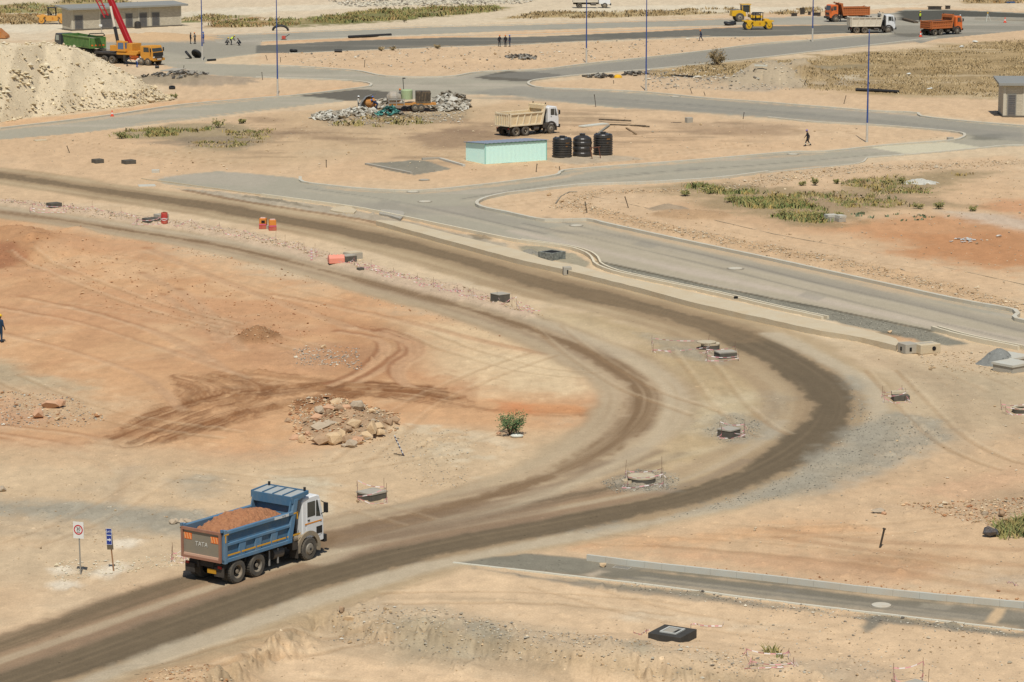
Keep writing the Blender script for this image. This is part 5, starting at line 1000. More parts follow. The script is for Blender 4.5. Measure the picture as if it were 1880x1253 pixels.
c = MB().prism([(cx+6.3, 1.0), (cx+6.3, 2.75), (cx+8.1, 2.78), (cx+8.45, 1.9), (cx+8.5, .75), (cx+6.9, .75), (cx+6.8, 1.0)], 'y', -1.25, 1.25).build('cab', M_CRO, cr, bevel=.05)
MB().add([(cx+8.44, -1.1, 1.95), (cx+8.44, 1.1, 1.95), (cx+8.16, 1.05, 2.62), (cx+8.16, -1.05, 2.62)], [(0,1,2,3)]).build('windscreen', M_GLASS, c)
MB().box((cx+8.52, 0, 1.45), (.04, 2.2, .75)).build('grille', M_BLACKP, c); MB().box((cx+8.6, 0, .85), (.2, 2.5, .35)).build('bumper', M_CRO, c); MB().box((cx+8.72, 0, .9), (.03, .9, .16)).build('number_plate', MATS['plate_white'], c)
for s in (-1, 1):
    MB().prism([(cx+6.9, 1.9), (cx+7.9, 1.9), (cx+7.8, 2.55), (cx+6.9, 2.55)], 'y', s*1.253, s*1.263).build('window', M_GLASS, c); MB().box((cx+8.3, s*1.45, 2.2), (.1, .2, .55)).build('mirror', M_BLACKP, c); MB().box((cx+8.55, s*1.0, 1.2), (.1, .3, .2)).build('headlight', M_LAMP, c)
for k in range(3): MB().box((cx+5.2, -1.29, .8+k*.22), (1.6, .03, .1)).build('reflective_tape', MATS['hazard_orange'], cr)
u = MB(); u.box((cx+3.2, .1, 2.3), (2.8, 2.1, 1.3)); u.box((cx+1.3, .1, 2.2), (1.3, 2.4, .8)); u.build('turntable', M_CRO, cr, bevel=.03)
oc = MB().prism([(cx+2.1, 1.8), (cx+2.1, 3.3), (cx+3.5, 3.2), (cx+3.7, 1.8)], 'y', -1.35, -.45).build('operator_cab', M_CRO, cr, bevel=.03); MB().box((cx+2.85, -1.357, 2.6), (1.0, .02, .9)).build('window', mat('glass_blue', S(96, 120, 150), .1), oc); MB().box((cx+3.62, -.9, 2.6), (.04, .8, .9)).build('windscreen', MATS['glass_blue'], oc)
# the boom lies over the cab's left shoulder and rises out of the picture
foot = Vector((cx+3.0, .3, 3.1)); inv = Matrix.Rotation(-rz, 3, 'Z'); dirw = Vector((-.405, .25, .88)); dl = (inv @ dirw).normalized()
side = dl.cross(Vector((0, 0, 1))).normalized(); up = side.cross(dl).normalized()
def beam(a, L_, w, h):
    p0 = foot + dl*a; p1 = foot + dl*(a+L_); vs = []
    for p in (p0, p1):
        for i, j in ((-1, -1), (1, -1), (1, 1), (-1, 1)): vs.append(p + side*w/2*i + up*h/2*j)
    return MB().add(vs, [(3,2,1,0), (4,5,6,7), (0,1,5,4), (1,2,6,5), (2,3,7,6), (3,0,4,7)])
bo = beam(-.6, 10.0, .66, .76).build('boom', M_CRED, cr, bevel=.08); beam(9.0, 6.5, .54, .62).build('boom_section', M_CRED, bo); beam(15, 6, .5, .58).build('boom_section', M_CRED, bo)
jb = MB()
for i in (-.35, .35):
    o_ = inv @ Vector((-1.5, -.3, -.2))
    jb.tube(foot+dl*4.2+o_+up*i, foot+dl*16+o_*1.3+up*i, .1)
for k in range(16): jb.tube(foot+dl*(4.2+k*.74)+(inv @ Vector((-1.5-.03*k, -.3, -.2)))+up*.55, foot+dl*(4.6+k*.74)+(inv @ Vector((-1.5-.03*k, -.3, -.2)))+up*-.15, .06)
jb.build('jib_lattice', M_CRED, cr)
lo = foot+inv @ Vector((-1.3, -.5, -1.0)); mi_ = lo.lerp(foot+dl*5.6+inv @ Vector((-.35, -.4, 0)), .52); hi_ = foot+dl*5.6+inv @ Vector((-.35, -.4, 0))
MB().tube(lo, mi_, .24).build('lift_cylinder', M_BLACKP, cr); MB().tube(mi_, hi_, .17).build('lift_rod', M_OFFW, cr)
for x in (cx-1.8, cx+3.5):
    for s in (-1, 1): b = MB(); b.box((x, s*1.2, .9), (.3, .5, .9)); b.build('outrigger', M_CHAS, cr)
t = thing('low_trailer', 'grey low trailer bed between the green tipper and the crane', 'trailer', W(203, 104), R_(-12)); MB().box((0, 0, 1.0), (3.2, 2.2, .3)).build('deck', M_CONC, t)
for x in (-.6, .6):
    for s in (-1, 1): wheel(t, x, s*.95, .42, .26)
# -- rollers
M_YEL = mat('roller_yellow', S(240, 186, 44), .42, dirt=.12, dcol=S(206, 150, 50)); M_DRUM = mat('drum_steel', S(96, 94, 90), .5, .4, dirt=.3)
def tandem(label, px, rz, grp=None, mt=None):
    t = thing('tandem_roller', label, 'road roller', W(*px), rz); y = mt or M_YEL
    for x in (-1.75, 1.75):
        o = MB().lathe([(.15, -.82), (.66, -.82), (.66, .82), (.15, .82)], 30, (x, 0, .66), 'y').build('drum', M_DRUM, t); MB().lathe([(.3, -.86), (.5, -.84), (.5, .84), (.3, .86)], 24, (x, 0, .66), 'y').build('rim', y, o)
        f = MB()
        for s in (-1, 1): f.prism([(x-.85, .55), (x-.5, .5), (x+.5, .5), (x+.85, .55), (x+.75, 1.2), (x+.4, 1.5), (x-.4, 1.5), (x-.75, 1.2)], 'y', s*.9, s*.98) if False else f.prism([(x-.12, .55), (x+.12, .55), (x+.5, 1.35), (x-.5, 1.35)], 'y', s*.86, s*.96)
        f.box((x, 0, 1.42), (1.5, 1.9, .22)); f.build('yoke', y, t, bevel=.02)
    b = MB(); b.box((0, 0, 1.0), (1.9, 1.5, .9)); b.prism([(.95, .7), (1.75, 1.3), (1.75, 1.75), (.9, 1.75)], 'y', -.75, .75); b.prism([(-.95, .7), (-1.75, 1.3), (-1.75, 1.7), (-.9, 1.5)], 'y', -.75, .75); b.build('body', y, t, bevel=.03)
    r = MB()
    for x in (-.65, .65):
        for s in (-1, 1): r.tube((x, s*.7, 1.4), (x, s*.7, 2.75), .06)
    r.build('roll_cage', M_BLACKP, t); MB().box((0, 0, 2.8), (1.6, 1.6, .08)).build('cage_roof', M_BLACKP, t)
    MB().box((-.2, 0, 1.65), (.5, .5, .25)).build('seat', M_BLACKP, t); s = MB(); s.box((-.38, 0, 1.95), (.1, .5, .5)); s.tube((.35, 0, 1.4), (.2, 0, 2.0), .05); s.build('console', M_BLACKP, t)
    for k in range(3): MB().box((.15, -.76, .85+k*.14), (.25, .02, .06)).build('louvre', mat('amber_dark', S(206, 120, 40), .5), t)
    return t
tandem('yellow tandem roller standing on the dark far road', (1391, 54.5), R_(12))
tandem('old orange tandem roller standing left of the long block building', (96, 45), R_(4), mt=mat('roller_orange', S(228, 164, 70), .5, dirt=.3))
t = thing('drum_roller', 'yellow single drum roller with a cab frame behind the tandem roller', 'road roller', W(1371, 39.5), R_(190))
MB().lathe([(.2, -1.0), (.75, -1.0), (.75, 1.0), (.2, 1.0)], 30, (-1.6, 0, .75), 'y').build('drum', M_DRUM, t)
o = MB(); o.box((-1.6, 1.12, .85), (2.0, .12, .4)); o.box((-1.6, -1.12, .85), (2.0, .12, .4)); o.box((-.6, 0, .9), (.3, 2.3, .5)); o.build('yoke', M_YEL, t)
for s in (-1, 1): wheel(t, 1.5, s*.95, .75, .5)
b = MB().prism([(.3, .9), (2.9, .95), (2.8, 1.9), (1.4, 2.0), (.4, 1.6)], 'y', -.9, .9); b.build('body', M_YEL, t, bevel=.05); MB().box((2.0, 0, 1.95), (1.5, 1.6, .2)).build('hood', mat('hood_grey', S(110, 110, 108), .5), t)
r = MB()
for x in (-.35, .95):
    for s in (-1, 1): r.tube((x, s*.75, 1.3), (x, s*.75, 2.9), .06)
r.build('cab_frame', M_YEL, t); MB().box((.3, 0, 2.95), (1.7, 1.8, .1)).build('cab_roof', M_YEL, t); MB().box((.3, 0, 2.2), (1.2, 1.45, 1.2)).build('cab_glass', M_GLASS, t)
# -- digger bucket edge at the far left
t = thing('wheel_loader', 'orange loader bucket poking in at the left edge', 'loader', W(-26, 71), R_(-6)); MB().box((-.6, 0, 1.1), (3.4, 1.8, 1.1)).build('body', M_CRO, t, bevel=.05); MB().prism([(2.0, .1), (3.6, .1), (3.5, .5), (2.2, 1.6)], 'y', -1.2, 1.2).build('bucket', mat('bucket_rust', S(190, 120, 60), .6, dirt=.4), t)
for x in (-1.5, .8):
    for s in (-1, 1): wheel(t, x, s*.95, .62, .4)
MB().box((-.6, 0, 2.2), (1.3, 1.3, 1.1)).build('cab', M_GLASS, t); MB().tube((.8, .5, 1.3), (2.6, .5, 1.0), .12).build('arm', M_CRO, t)
# -- concrete mixer / pump trailer in the rubble
t = thing('mixer_trailer', 'concrete mixer trailer with a pale green tank among white rubble', 'trailer', W(752, 206), R_(6))
MB().box((.3, 0, .82), (5.6, 1.6, .2)).build('frame', mat('frame_orange', S(208, 142, 62), .6, dirt=.3), t)
for x in (.6, 1.3):
    for s in (-1, 1): wheel(t, x, s*.95, .42, .26)
MB().lathe([(.0, 0), (.68, 0), (.68, 1.05), (.55, 1.15), (0, 1.15)], 24, (-.3, .1, 1.35)).build('tank', mat('tank_green', S(176, 194, 148), .6, dirt=.15), t)
b = MB(); b.box((1.6, 0, 1.6), (1.7, 1.6, 1.4)); b.build('engine_box', mat('engine_dark', S(74, 68, 60), .7, dirt=.4), t); b = MB()
for k in range(5): b.box((.95+k*.34, -.83, 1.7), (.18, .05, .9), rotm(0, .06*k, 0))
b.build('vent_panel', mat('vent_brown', S(84, 74, 62), .6), t)
b = MB(); b.lathe([(.3, -.7), (.75, -.3), (.78, .4), (.4, .95), (.0, .95)], 20, (-2.0, 0, 1.55), 'x'); b.build('drum', mat('drum_grey', S(170, 164, 152), .6, dirt=.4), t)
b = MB()
for z in (1.0, 1.4): b.box((-1.6, -.85, z), (1.9, .06, .1))
for x in (-2.5, -1.6, -.7): b.box((x, -.85, 1.1), (.08, .06, .9))
b.build('rail', mat('rail_grey', S(170, 166, 156), .6), t); b = MB(); b.tube((-.6, .3, 1.6), (-.75, .3, 3.8), .04); b.box((-.62, .3, 3.8), (.35, .1, .12)); b.build('exhaust', M_BLACKP, t); MB().tube((2.8, 0, .75), (4.2, 0, .55), .06).build('towbar', MATS['rail_grey'], t)
# ---------------------------------------------------------------- rocks, rubble
import bmesh
def rock_mb(b, c, d, seed, n=16, mi=0):
    """angular stone: hull of points thrown on a squashed ball"""
    r = random.Random(seed); bm = bmesh.new(); rot = rotm(r.uniform(-.5, .5), r.uniform(-.4, .4), r.uniform(0, 6))
    for _ in range(n):
        v = Vector((r.gauss(0, 1), r.gauss(0, 1), r.gauss(0, 1))).normalized()*r.uniform(.82, 1.1); v = rot @ v
        bm.verts.new((v.x*d[0]/2, v.y*d[1]/2, v.z*d[2]/2))
    h = bmesh.ops.convex_hull(bm, input=bm.verts); bmesh.ops.delete(bm, geom=list({g for g in h['geom_interior']+h['geom_unused'] if isinstance(g, bmesh.types.BMVert)}), context='VERTS')
    bm.verts.index_update(); b.add([Vector(c)+v.co for v in bm.verts], [tuple(v.index for v in f.verts) for f in bm.faces], mi); bm.free(); return b
def WG(px, py):
    """ground point seen at a pixel, on the real relief"""
    z = 0
    for _ in range(6): x, y = W(px, py, z); z = gz(x, y)
    return x, y, z
ROCKM = [mat('stone_cream', S(222, 192, 152), .9, dirt=.5, dcol=S(196, 164, 122), dscale=3, bump=.6, bscale=6), mat('stone_grey', S(196, 176, 150), .9, dirt=.5, dcol=S(160, 148, 128), dscale=3, bump=.6, bscale=6),
         mat('stone_pink', S(216, 172, 136), .9, dirt=.5, dcol=S(196, 150, 116), dscale=3, bump=.6, bscale=6), mat('stone_brown', S(186, 156, 124), .9, dirt=.5, dcol=S(150, 122, 94), dscale=3, bump=.6, bscale=6)]
LP = [(760, 240, 150, 165, 0), (1060, 272, 150, 140, 1), (530, 332, 125, 130, 1), (665, 282, 150, 80, 2), (645, 352, 110, 85, 3), (810, 322, 120, 85, 3), (900, 302, 110, 70, 2), (1030, 388, 155, 120, 0), (920, 412, 110, 105, 3), (800, 402, 140, 90, 0), (470, 412, 150, 85, 2), (540, 498, 200, 95, 1), (665, 422, 150, 65, 1), (1120, 352, 90, 65, 1), (1270, 302, 100, 55, 0),
      (1150, 472, 190, 80, 1), (1350, 492, 155, 125, 0), (710, 625, 170, 175, 0), (1265, 664, 105, 225, 0), (1390, 652, 115, 115, 0), (980, 562, 120, 110, 1), (810, 744, 145, 170, 0), (920, 668, 115, 110, 3), (1060, 642, 130, 100, 2), (1190, 642, 130, 115, 0), (580, 774, 245, 155, 3), (1040, 738, 145, 115, 2), (1510, 472, 115, 90, 3), (1592, 468, 115, 85, 3), (160, 692, 145, 65, 2), (265, 738, 85, 110, 0),
      (320, 442, 65, 65, 3), (540, 602, 95, 45, 3), (1290, 425, 60, 50, 1), (1000, 452, 90, 65, 2), (1100, 502, 90, 55, 0), (1440, 525, 60, 55, 1), (350, 600, 70, 50, 2), (420, 660, 60, 45, 0), (870, 560, 70, 50, 1), (1250, 560, 80, 60, 2), (700, 520, 60, 40, 3), (600, 300, 60, 40, 2)]
SPECIAL = {0: 'pale pointed boulder at the very top of the boulder heap', 1: 'big rounded grey boulder at the top right of the boulder heap', 18: 'tall narrow cream boulder standing upright in the boulder heap', 25: 'largest dark brown boulder lying in front at the foot of the boulder heap', 21: 'cream block shaped boulder just right of the largest brown boulder', 17: 'long cream boulder leaning in the middle of the boulder heap', 11: 'bluish grey slab of stone on the left shoulder of the boulder heap', 27: 'left one of two brown boulders at the right tip of the heap', 28: 'right one of two brown boulders at the right tip of the heap'}
for i, (zx, zy, w_, h_, c) in enumerate(LP):
    px, py = 520+zx/7.833, 720+zy/7.833; x, y, z = WG(px, py); k = 7.833*33.5
    w, h = w_/k*1.55, h_/k*1.4; d = (w+h)*.45
    o = rock_mb(MB(), (0, 0, 0), (w, d, h), 100+i, 18).build('boulder', ROCKM[c]); o.location = (x, y+d*.3, z+h*.34)
    tag(o, SPECIAL.get(i, 'mid sized stone lying within the boulder heap beside the muddy track'), 'boulder', 'boulders of the heap beside the muddy track')
for lab, px, d, c in (('flat pink boulder behind the other stones at the left', (92, 750), (1.12, 0.7, 0.56), 2), ('pink boulder just right of the flat pink boulder at the left', (109, 748), (0.84, 0.7, 0.63), 2), ('squarish pink boulder nearest us in the left stone group', (69, 768), (0.77, 0.7, 0.73), 2), ('small pale boulder lying in front of the left stone group', (106, 772), (.4, .35, .3), 0), ('brown stone alone between the muddy track and the boulder heap', (529, 776), (.5, .35, .32), 3),
                      ('pale yellow flat rock lying on the foreground spoil bank', (641, 1156), (.55, .3, .26), 0), ('grey brown rock standing behind the pale yellow flat rock', (628, 1150), (.3, .3, .4), 3), ('cream stone lying on the lower tarred road by the tall kerb', (1107, 1041), (.34, .3, .28), 0), ('lump of old grey concrete on the sand at the right', (1613, 942), (.75, .5, .3), 1), ('orange brown stone beside the lump of grey concrete', (1623, 945), (.3, .25, .2), 2),
                      ('pink stone against the foot of the green bush', (916, 800), (.35, .3, .3), 2), ('brown boulder among stones at the right edge', (1839, 949), (.42, .4, .42), 3), ('grey stone right of the lump of concrete near the dry weeds', (1808, 946), (.4, .3, .25), 1), ('pale stone on the upper side of the drain channel near its lower end', (1634, 612), (.4, .3, .3), 0), ('white stone lying beside the tape ringed lid near the blue truck', (657, 922), (.2, .2, .2), 0),
                      ('grey stone at the far left edge, left of the signs', (4, 902), (.6, .5, .35), 1), ('pale boulder fallen at the right end of the stony patch in the red cut', (594, 640), (.5, .4, .35), 0)):
    x, y, z = WG(*px); o = rock_mb(MB(), (0, 0, 0), d, hash(lab) % 1000 if False else len(lab)*7+int(px[0]), 18).build('boulder', ROCKM[c]); o.location = (x, y, z+d[2]*.35); tag(o, lab, 'boulder')
x, y, z = WG(336, 968)
b = MB()
for k in range(5): rock_mb(b, (rng.uniform(-.4, .4), rng.uniform(-.3, .3), .12), (.5, .4, .3), 900+k)
tag(b.build('rubble', ROCKM[1]), None, None, None, 'stuff').location = (x-.2, y+.5, z)
# heap of pale limestone at the left
def heap(name, label, cat, px_list, m, seed, rough=.5, slope=.62):
    """px_list: (pixel x, pixel y of the front foot, height, depth of the crest behind the foot)"""
    nx, nv = 230, 110; P = sorted(px_list); xs = np.linspace(P[0][0], P[-1][0], nx)
    fy = np.interp(xs, [p[0] for p in P], [p[1] for p in P]); hh = np.interp(xs, [p[0] for p in P], [p[2] for p in P]); dd = np.maximum(hh/slope, .05)
    F0 = np.array([W(a, c) for a, c in zip(xs, fy)]); vv = np.linspace(-.03, 1, nv)
    tot = dd*2.3
    Xh = F0[:, 0][:, None] + 0*vv[None]; D = tot[:, None]*vv[None]; Yh = F0[:, 1][:, None] + D
    z = np.minimum(np.minimum(D*slope, hh[:, None]), (tot[:, None]-D)*slope*1.05); n1_ = fbm(Xh/5, Yh/5, 5, seed); n2_ = fbm(Xh/1.4, Yh/1.4, 4, seed+5)
    env = np.clip(z/1.2, 0, 1); z = z + env*(rough*(n1_-.5)*2.6 + rough*.55*(n2_-.5)*2 + .5*rough*np.abs(fbm(Xh/2.2, Yh/2.2, 3, seed+8)-.5)*2) - .05
    V = np.stack([Xh, Yh, z], -1).reshape(-1, 3); idx = np.arange(nx*nv).reshape(nx, nv)
    Fq = np.stack([idx[:-1, :-1], idx[1:, :-1], idx[1:, 1:], idx[:-1, 1:]], -1).reshape(-1, 4)
    col = np.ones((len(V), 4), np.float32); base = S(224, 205, 172)
    t_ = np.clip(n2_.ravel(), 0, 1)[:, None]; u_ = sstep((fbm(Xh/9, Yh/4, 4, seed+20)-.5)*6).ravel()[:, None]
    col[:, :3] = base*(1+.22*(t_-.5)) ; col[:, :3] = col[:, :3]*(1-.22*u_) + S(206, 184, 148)*(.22*u_); col[:, 3] = .75
    o = npmesh(name, V, Fq, attr_mat('earth'), col, smooth=True); tag(o, label, cat); return o, (Xh, Yh, z)
HP, (hX, hY, hZ) = heap('limestone_heap', 'large heap of pale crushed limestone at the upper left', 'rubble heap', [(-300, 262, 8.5, 0), (-150, 243, 8.6, 0), (0, 226, 7.7, 0), (60, 215, 7.6, 0), (110, 210, 6.9, 0), (150, 204, 5.5, 0), (190, 200, 4.3, 0), (240, 195, 2.7, 0), (270, 190, 1.7, 0), (290, 187, .9, 0), (318, 183, .05, 0)], None, 300, .4)
# ---- loose stones: thousands of them, as stuff
OCT_F = np.array([(0, 2, 4), (2, 1, 4), (1, 3, 4), (3, 0, 4), (2, 0, 5), (1, 2, 5), (3, 1, 5), (0, 3, 5)])
nrng = np.random.default_rng(5)
def stones(name, P, size, cols_, zs=.6, sink=.15):
    """P (n,3) ground points; size (n,) metres; angular grains"""
    n = len(P); base = np.array([(1, 0, 0), (-1, 0, 0), (0, 1, 0), (0, -1, 0), (0, 0, 1), (0, 0, -1)], float)
    v = base[None]*nrng.uniform(.6, 1.25, (n, 6, 1)) + nrng.normal(0, .18, (n, 6, 3)); v[:, :, 2] *= zs*nrng.uniform(.7, 1.3, (n, 1))
    a = nrng.uniform(0, 6.28, n); c, s = np.cos(a)[:, None], np.sin(a)[:, None]; x = v[:, :, 0]*c - v[:, :, 1]*s; y = v[:, :, 0]*s + v[:, :, 1]*c
    v = np.stack([x, y, v[:, :, 2]], -1)*(size[:, None, None]/2) + P[:, None, :]; v[:, :, 2] += (size*zs*.5*(1-sink*2))[:, None]
    f = (OCT_F[None] + 6*np.arange(n)[:, None, None]).reshape(-1, 3)
    cc = np.asarray(cols_)[nrng.integers(0, len(cols_), n)]*nrng.uniform(.8, 1.12, (n, 1)); ca = np.ones((n, 6, 4)); ca[:, :, :3] = cc[:, None]
    return tag(npmesh(name, v.reshape(-1, 3), f, attr_mat('stone_grains', .9, False), ca.reshape(-1, 4)), kind='stuff')
def scatter(pts, n, smooth=False):
    """n random ground points inside a patch of the photograph, even in metres"""
    Pw = np.array(WL(pts)); lo, hi = Pw.min(0), Pw.max(0); out = []
    while len(out) < n:
        q = nrng.uniform(lo, hi, (n*3, 2)); ins = np.zeros(len(q), bool)
        for (ax, ay), (bx, by) in zip(Pw, np.roll(Pw, -1, 0)): ins ^= ((ay > q[:, 1]) != (by > q[:, 1])) & (q[:, 0] < (bx-ax)*(q[:, 1]-ay)/((by-ay) or 1e-9)+ax)
        out += list(q[ins])
    return np.array(out[:n])
def along(pts, n, w):
    P = np.array(WL(smooth_line(pts, 5))); d = np.concatenate([[0], np.cumsum(np.linalg.norm(np.diff(P, axis=0), axis=1))]); t = nrng.uniform(0, d[-1], n)
    return np.stack([np.interp(t, d, P[:, 0]) + nrng.normal(0, w, n), np.interp(t, d, P[:, 1]) + nrng.normal(0, w, n)], 1)
def gzv(q): return sample(GZ, q)
HARD = np.maximum(ROAD, DIRT).reshape(shp)
def with_z(q):
    q = q[sample(HARD, q) < .35]; return np.concatenate([q, gzv(q)[:, None]], 1)
TANS = [S(214, 186, 146), S(196, 166, 128), S(226, 204, 170), S(176, 150, 118), S(206, 190, 164), S(190, 176, 152)]
GRYS = [S(190, 182, 164), S(164, 156, 142), S(214, 206, 188), S(150, 140, 126), S(220, 208, 184)]
REDS = [S(206, 158, 116), S(188, 138, 98), S(220, 184, 144), S(170, 122, 88), S(210, 176, 140)]
ps = [(along([(1060, 380), (1150, 405), (1240, 425), (1420, 462), (1600, 500), (1760, 540), (1880, 570)], 2600, .9), TANS, .15), (along([(1030, 385), (1090, 355), (1200, 352), (1330, 345)], 700, .8), TANS, .16), (along([(1320, 352), (1500, 318), (1720, 305), (1880, 300)], 1100, 1.6), TANS, .2),
      (along([(0, 371), (100, 383), (260, 405), (420, 430), (560, 465), (640, 487), (760, 520), (880, 552), (970, 582)], 2600, .8), TANS, .13), (scatter([(590, 1105), (800, 1118), (1000, 1160), (1200, 1192), (1400, 1212), (1500, 1240), (1300, 1245), (1050, 1215), (800, 1185), (610, 1155)], 1500), GRYS+TANS, .1), (scatter([(1380, 1110), (1880, 1170), (1880, 1253), (1300, 1253)], 500), GRYS+TANS, .09),
      (scatter([(0, 720), (130, 725), (200, 770), (150, 785), (0, 785)], 700), REDS+GRYS, .12), (scatter([(535, 640), (660, 640), (665, 680), (545, 670)], 500), GRYS, .12), (scatter([(530, 740), (600, 725), (735, 760), (735, 790), (680, 815), (540, 812)], 1500), TANS+REDS, .16), (scatter([(1640, 925), (1880, 915), (1880, 985), (1780, 960)], 700), REDS+TANS, .14), (scatter([(190, 1240), (330, 1222), (480, 1240), (500, 1270), (190, 1270)], 500), REDS+TANS, .1),
      (scatter([(0, 430), (110, 430), (330, 500), (600, 560), (600, 640), (300, 600), (0, 500)], 900), REDS, .13), (scatter([(440, 610), (510, 605), (520, 632), (435, 632)], 250), REDS, .12), (along([(30, 398), (250, 436), (480, 490), (720, 550), (950, 620)], 600, .8), REDS+TANS, .12), (scatter([(0, 240), (480, 210), (900, 190), (1500, 230), (1740, 255), (1000, 315), (550, 325), (0, 320)], 800), TANS, .18),
      (scatter([(1000, 360), (1400, 330), (1880, 290), (1880, 560), (1400, 460)], 1000), TANS, .15), (scatter([(0, 830), (500, 850), (900, 800), (1000, 900), (640, 960), (0, 1050)], 600), TANS, .08), (scatter([(1560, 650), (1880, 690), (1880, 1080), (1300, 990), (1600, 880)], 700), TANS, .09), (scatter([(100, 1030), (230, 1030), (330, 1015), (330, 1040), (100, 1070)], 350), [S(232, 222, 198), S(222, 206, 172)], .1), (scatter([(480, 90), (1100, 75), (1400, 70), (1200, 105), (880, 135), (560, 122)], 900), TANS+GRYS, .28), (scatter([(1180, 130), (1450, 125), (1480, 165), (1180, 165)], 900), GRYS, .3), (scatter([(600, 212), (860, 200), (850, 225), (600, 232)], 700), GRYS, .25),
      (along([(1120, 1062), (1400, 1108), (1600, 1132), (1880, 1166)], 900, .5), GRYS+[S(110, 104, 96)], .08), (along([(1200, 1040), (1500, 1070), (1880, 1110)], 350, .5), REDS, .1), (scatter([(600, 2), (1000, -4), (960, 8), (640, 14)], 900), GRYS, .5), (scatter([(1680, 640), (1880, 650), (1880, 690), (1700, 680)], 400), TANS, .12), (scatter([(640, 800), (860, 790), (860, 900), (760, 890)], 600), TANS+GRYS, .08),
      (scatter([(200, 1050), (1880, 1180), (1880, 1253), (300, 1253)], 600), TANS, .07)]
for q, cc, sz in ps: q = with_z(q); stones('pebbles', q, sz*np.exp(nrng.normal(-.3, .42, len(q))), cc)
# chips on the grey gravel beds
for pts, n in (([(1560, 700), (1590, 755), (1740, 795), (1680, 835), (1500, 902), (1200, 958), (1400, 895), (1500, 845), (1560, 790)], 1500), ([(1100, 885), (1170, 862), (1250, 872), (1240, 900), (1130, 905)], 900), ([(1290, 790), (1340, 765), (1400, 775), (1390, 805), (1320, 815)], 500), ([(1100, 484), (1410, 549), (1700, 609), (1745, 636), (1600, 606), (1185, 512)], 1600)):
    q = scatter(pts, n); q = np.concatenate([q, gzv(q)[:, None]], 1); stones('gravel', q, .06*np.exp(nrng.normal(0, .35, n)), [S(160, 154, 138), S(176, 170, 152), S(136, 130, 118), S(192, 184, 164)])
# stones lying on the limestone heap
k = nrng.integers(0, hX.size, 3900); k = k[hZ.ravel()[k] > .15]; P = np.stack([hX.ravel()[k]+nrng.normal(0, .1, len(k)), hY.ravel()[k], hZ.ravel()[k]], 1); sz = .18*np.exp(nrng.normal(-.2, .6, len(k))); stones('limestone_rubble', P, np.minimum(sz, 1.3), [S(232, 214, 178), S(222, 202, 164), S(226, 206, 170), S(236, 222, 194)], .7)
k = nrng.integers(0, hX.size, 30000); k = k[(hZ.ravel()[k] > .0) & (hZ.ravel()[k] < 2.2)][:2200]; P = np.stack([hX.ravel()[k], hY.ravel()[k]-nrng.uniform(0, 1.5, len(k)), np.maximum(hZ.ravel()[k]-.5, 0)], 1); stones('limestone_rubble', P, .3*np.exp(nrng.normal(-.2, .5, len(k))), [S(232, 214, 178), S(220, 200, 162), S(206, 188, 156)], .7)
xa, xb = W(-5, 180)[0], W(128, 180)[0]; k = np.nonzero(((hX > xa) & (hX < xb) & (hZ > 2.4) & (hZ < 5.2) & (fbm(hX/4, hY/2, 2, 9) > .5)).ravel())[0]; k = nrng.choice(k, 190); P = np.stack([hX.ravel()[k], hY.ravel()[k]-.2, hZ.ravel()[k]], 1); stones('limestone_rubble', P, nrng.uniform(.25, .9, len(k)), [S(226, 208, 172), S(218, 198, 162), S(232, 218, 186)], .55)
# broken concrete round the mixer
def slabs(px_c, rx, ry, h, n, cc, s0=.5):
    b = MB(); x0, y0 = W(*px_c)
    for i in range(n):
        a, r = rng.uniform(0, 6.28), math.sqrt(rng.random()); z = h*(1-r)**.8*rng.uniform(.5, 1)
        b.box((x0+rx*r*math.cos(a), y0+ry*r*math.sin(a), gz(x0+rx*r*math.cos(a), y0+ry*r*math.sin(a))+z+.1), (rng.uniform(.3, 1)*s0*1.6, rng.uniform(.3, 1)*s0*1.3, rng.uniform(.1, .3)*s0), rotm(rng.uniform(-.7, .7), rng.uniform(-.7, .7), rng.uniform(0, 3)), mi=rng.randrange(len(cc)))
    return tag(b.build('concrete_rubble', cc), kind='stuff')
WR = [mat('rubble_white', S(210, 207, 194), .9, dirt=.3), mat('rubble_pale', S(188, 183, 168), .9, dirt=.3), mat('rubble_grey', S(150, 144, 130), .9, dirt=.3)]
slabs((606, 217), 2.2, 3.5, .9, 170, WR); slabs((660, 210), 2.6, 3.5, .8, 150, WR); slabs((822, 197), 2.6, 6, 1.5, 320, WR, .6); slabs((700, 198), 2.6, 3, 1.0, 130, WR, .5); slabs((828, 186), 2.2, 2.5, 1.5, 60, [mat('rubble_dark', S(110, 104, 92), .9), WR[2]], .5)
slabs((712, 215), 1.4, 1.6, .9, 90, [mat('teal_netting', S(88, 150, 138), .8), mat('teal_dark', S(50, 96, 90), .8)], .35)
for c_, rx, ry, n in (((955, 107), 2.4, 5, 70), ((320, 146), 5, 4, 40), ((335, 150), 3, 3, 30), ((1100, 142), 2.2, 2, 45), ((1165, 138), 2.0, 2, 35), ((1450, 130), 4, 5, 40)):
    slabs(c_, rx, ry, .35, n, [mat('debris_dark', S(86, 80, 72), .9), mat('debris_grey', S(150, 144, 132), .9)], .5)
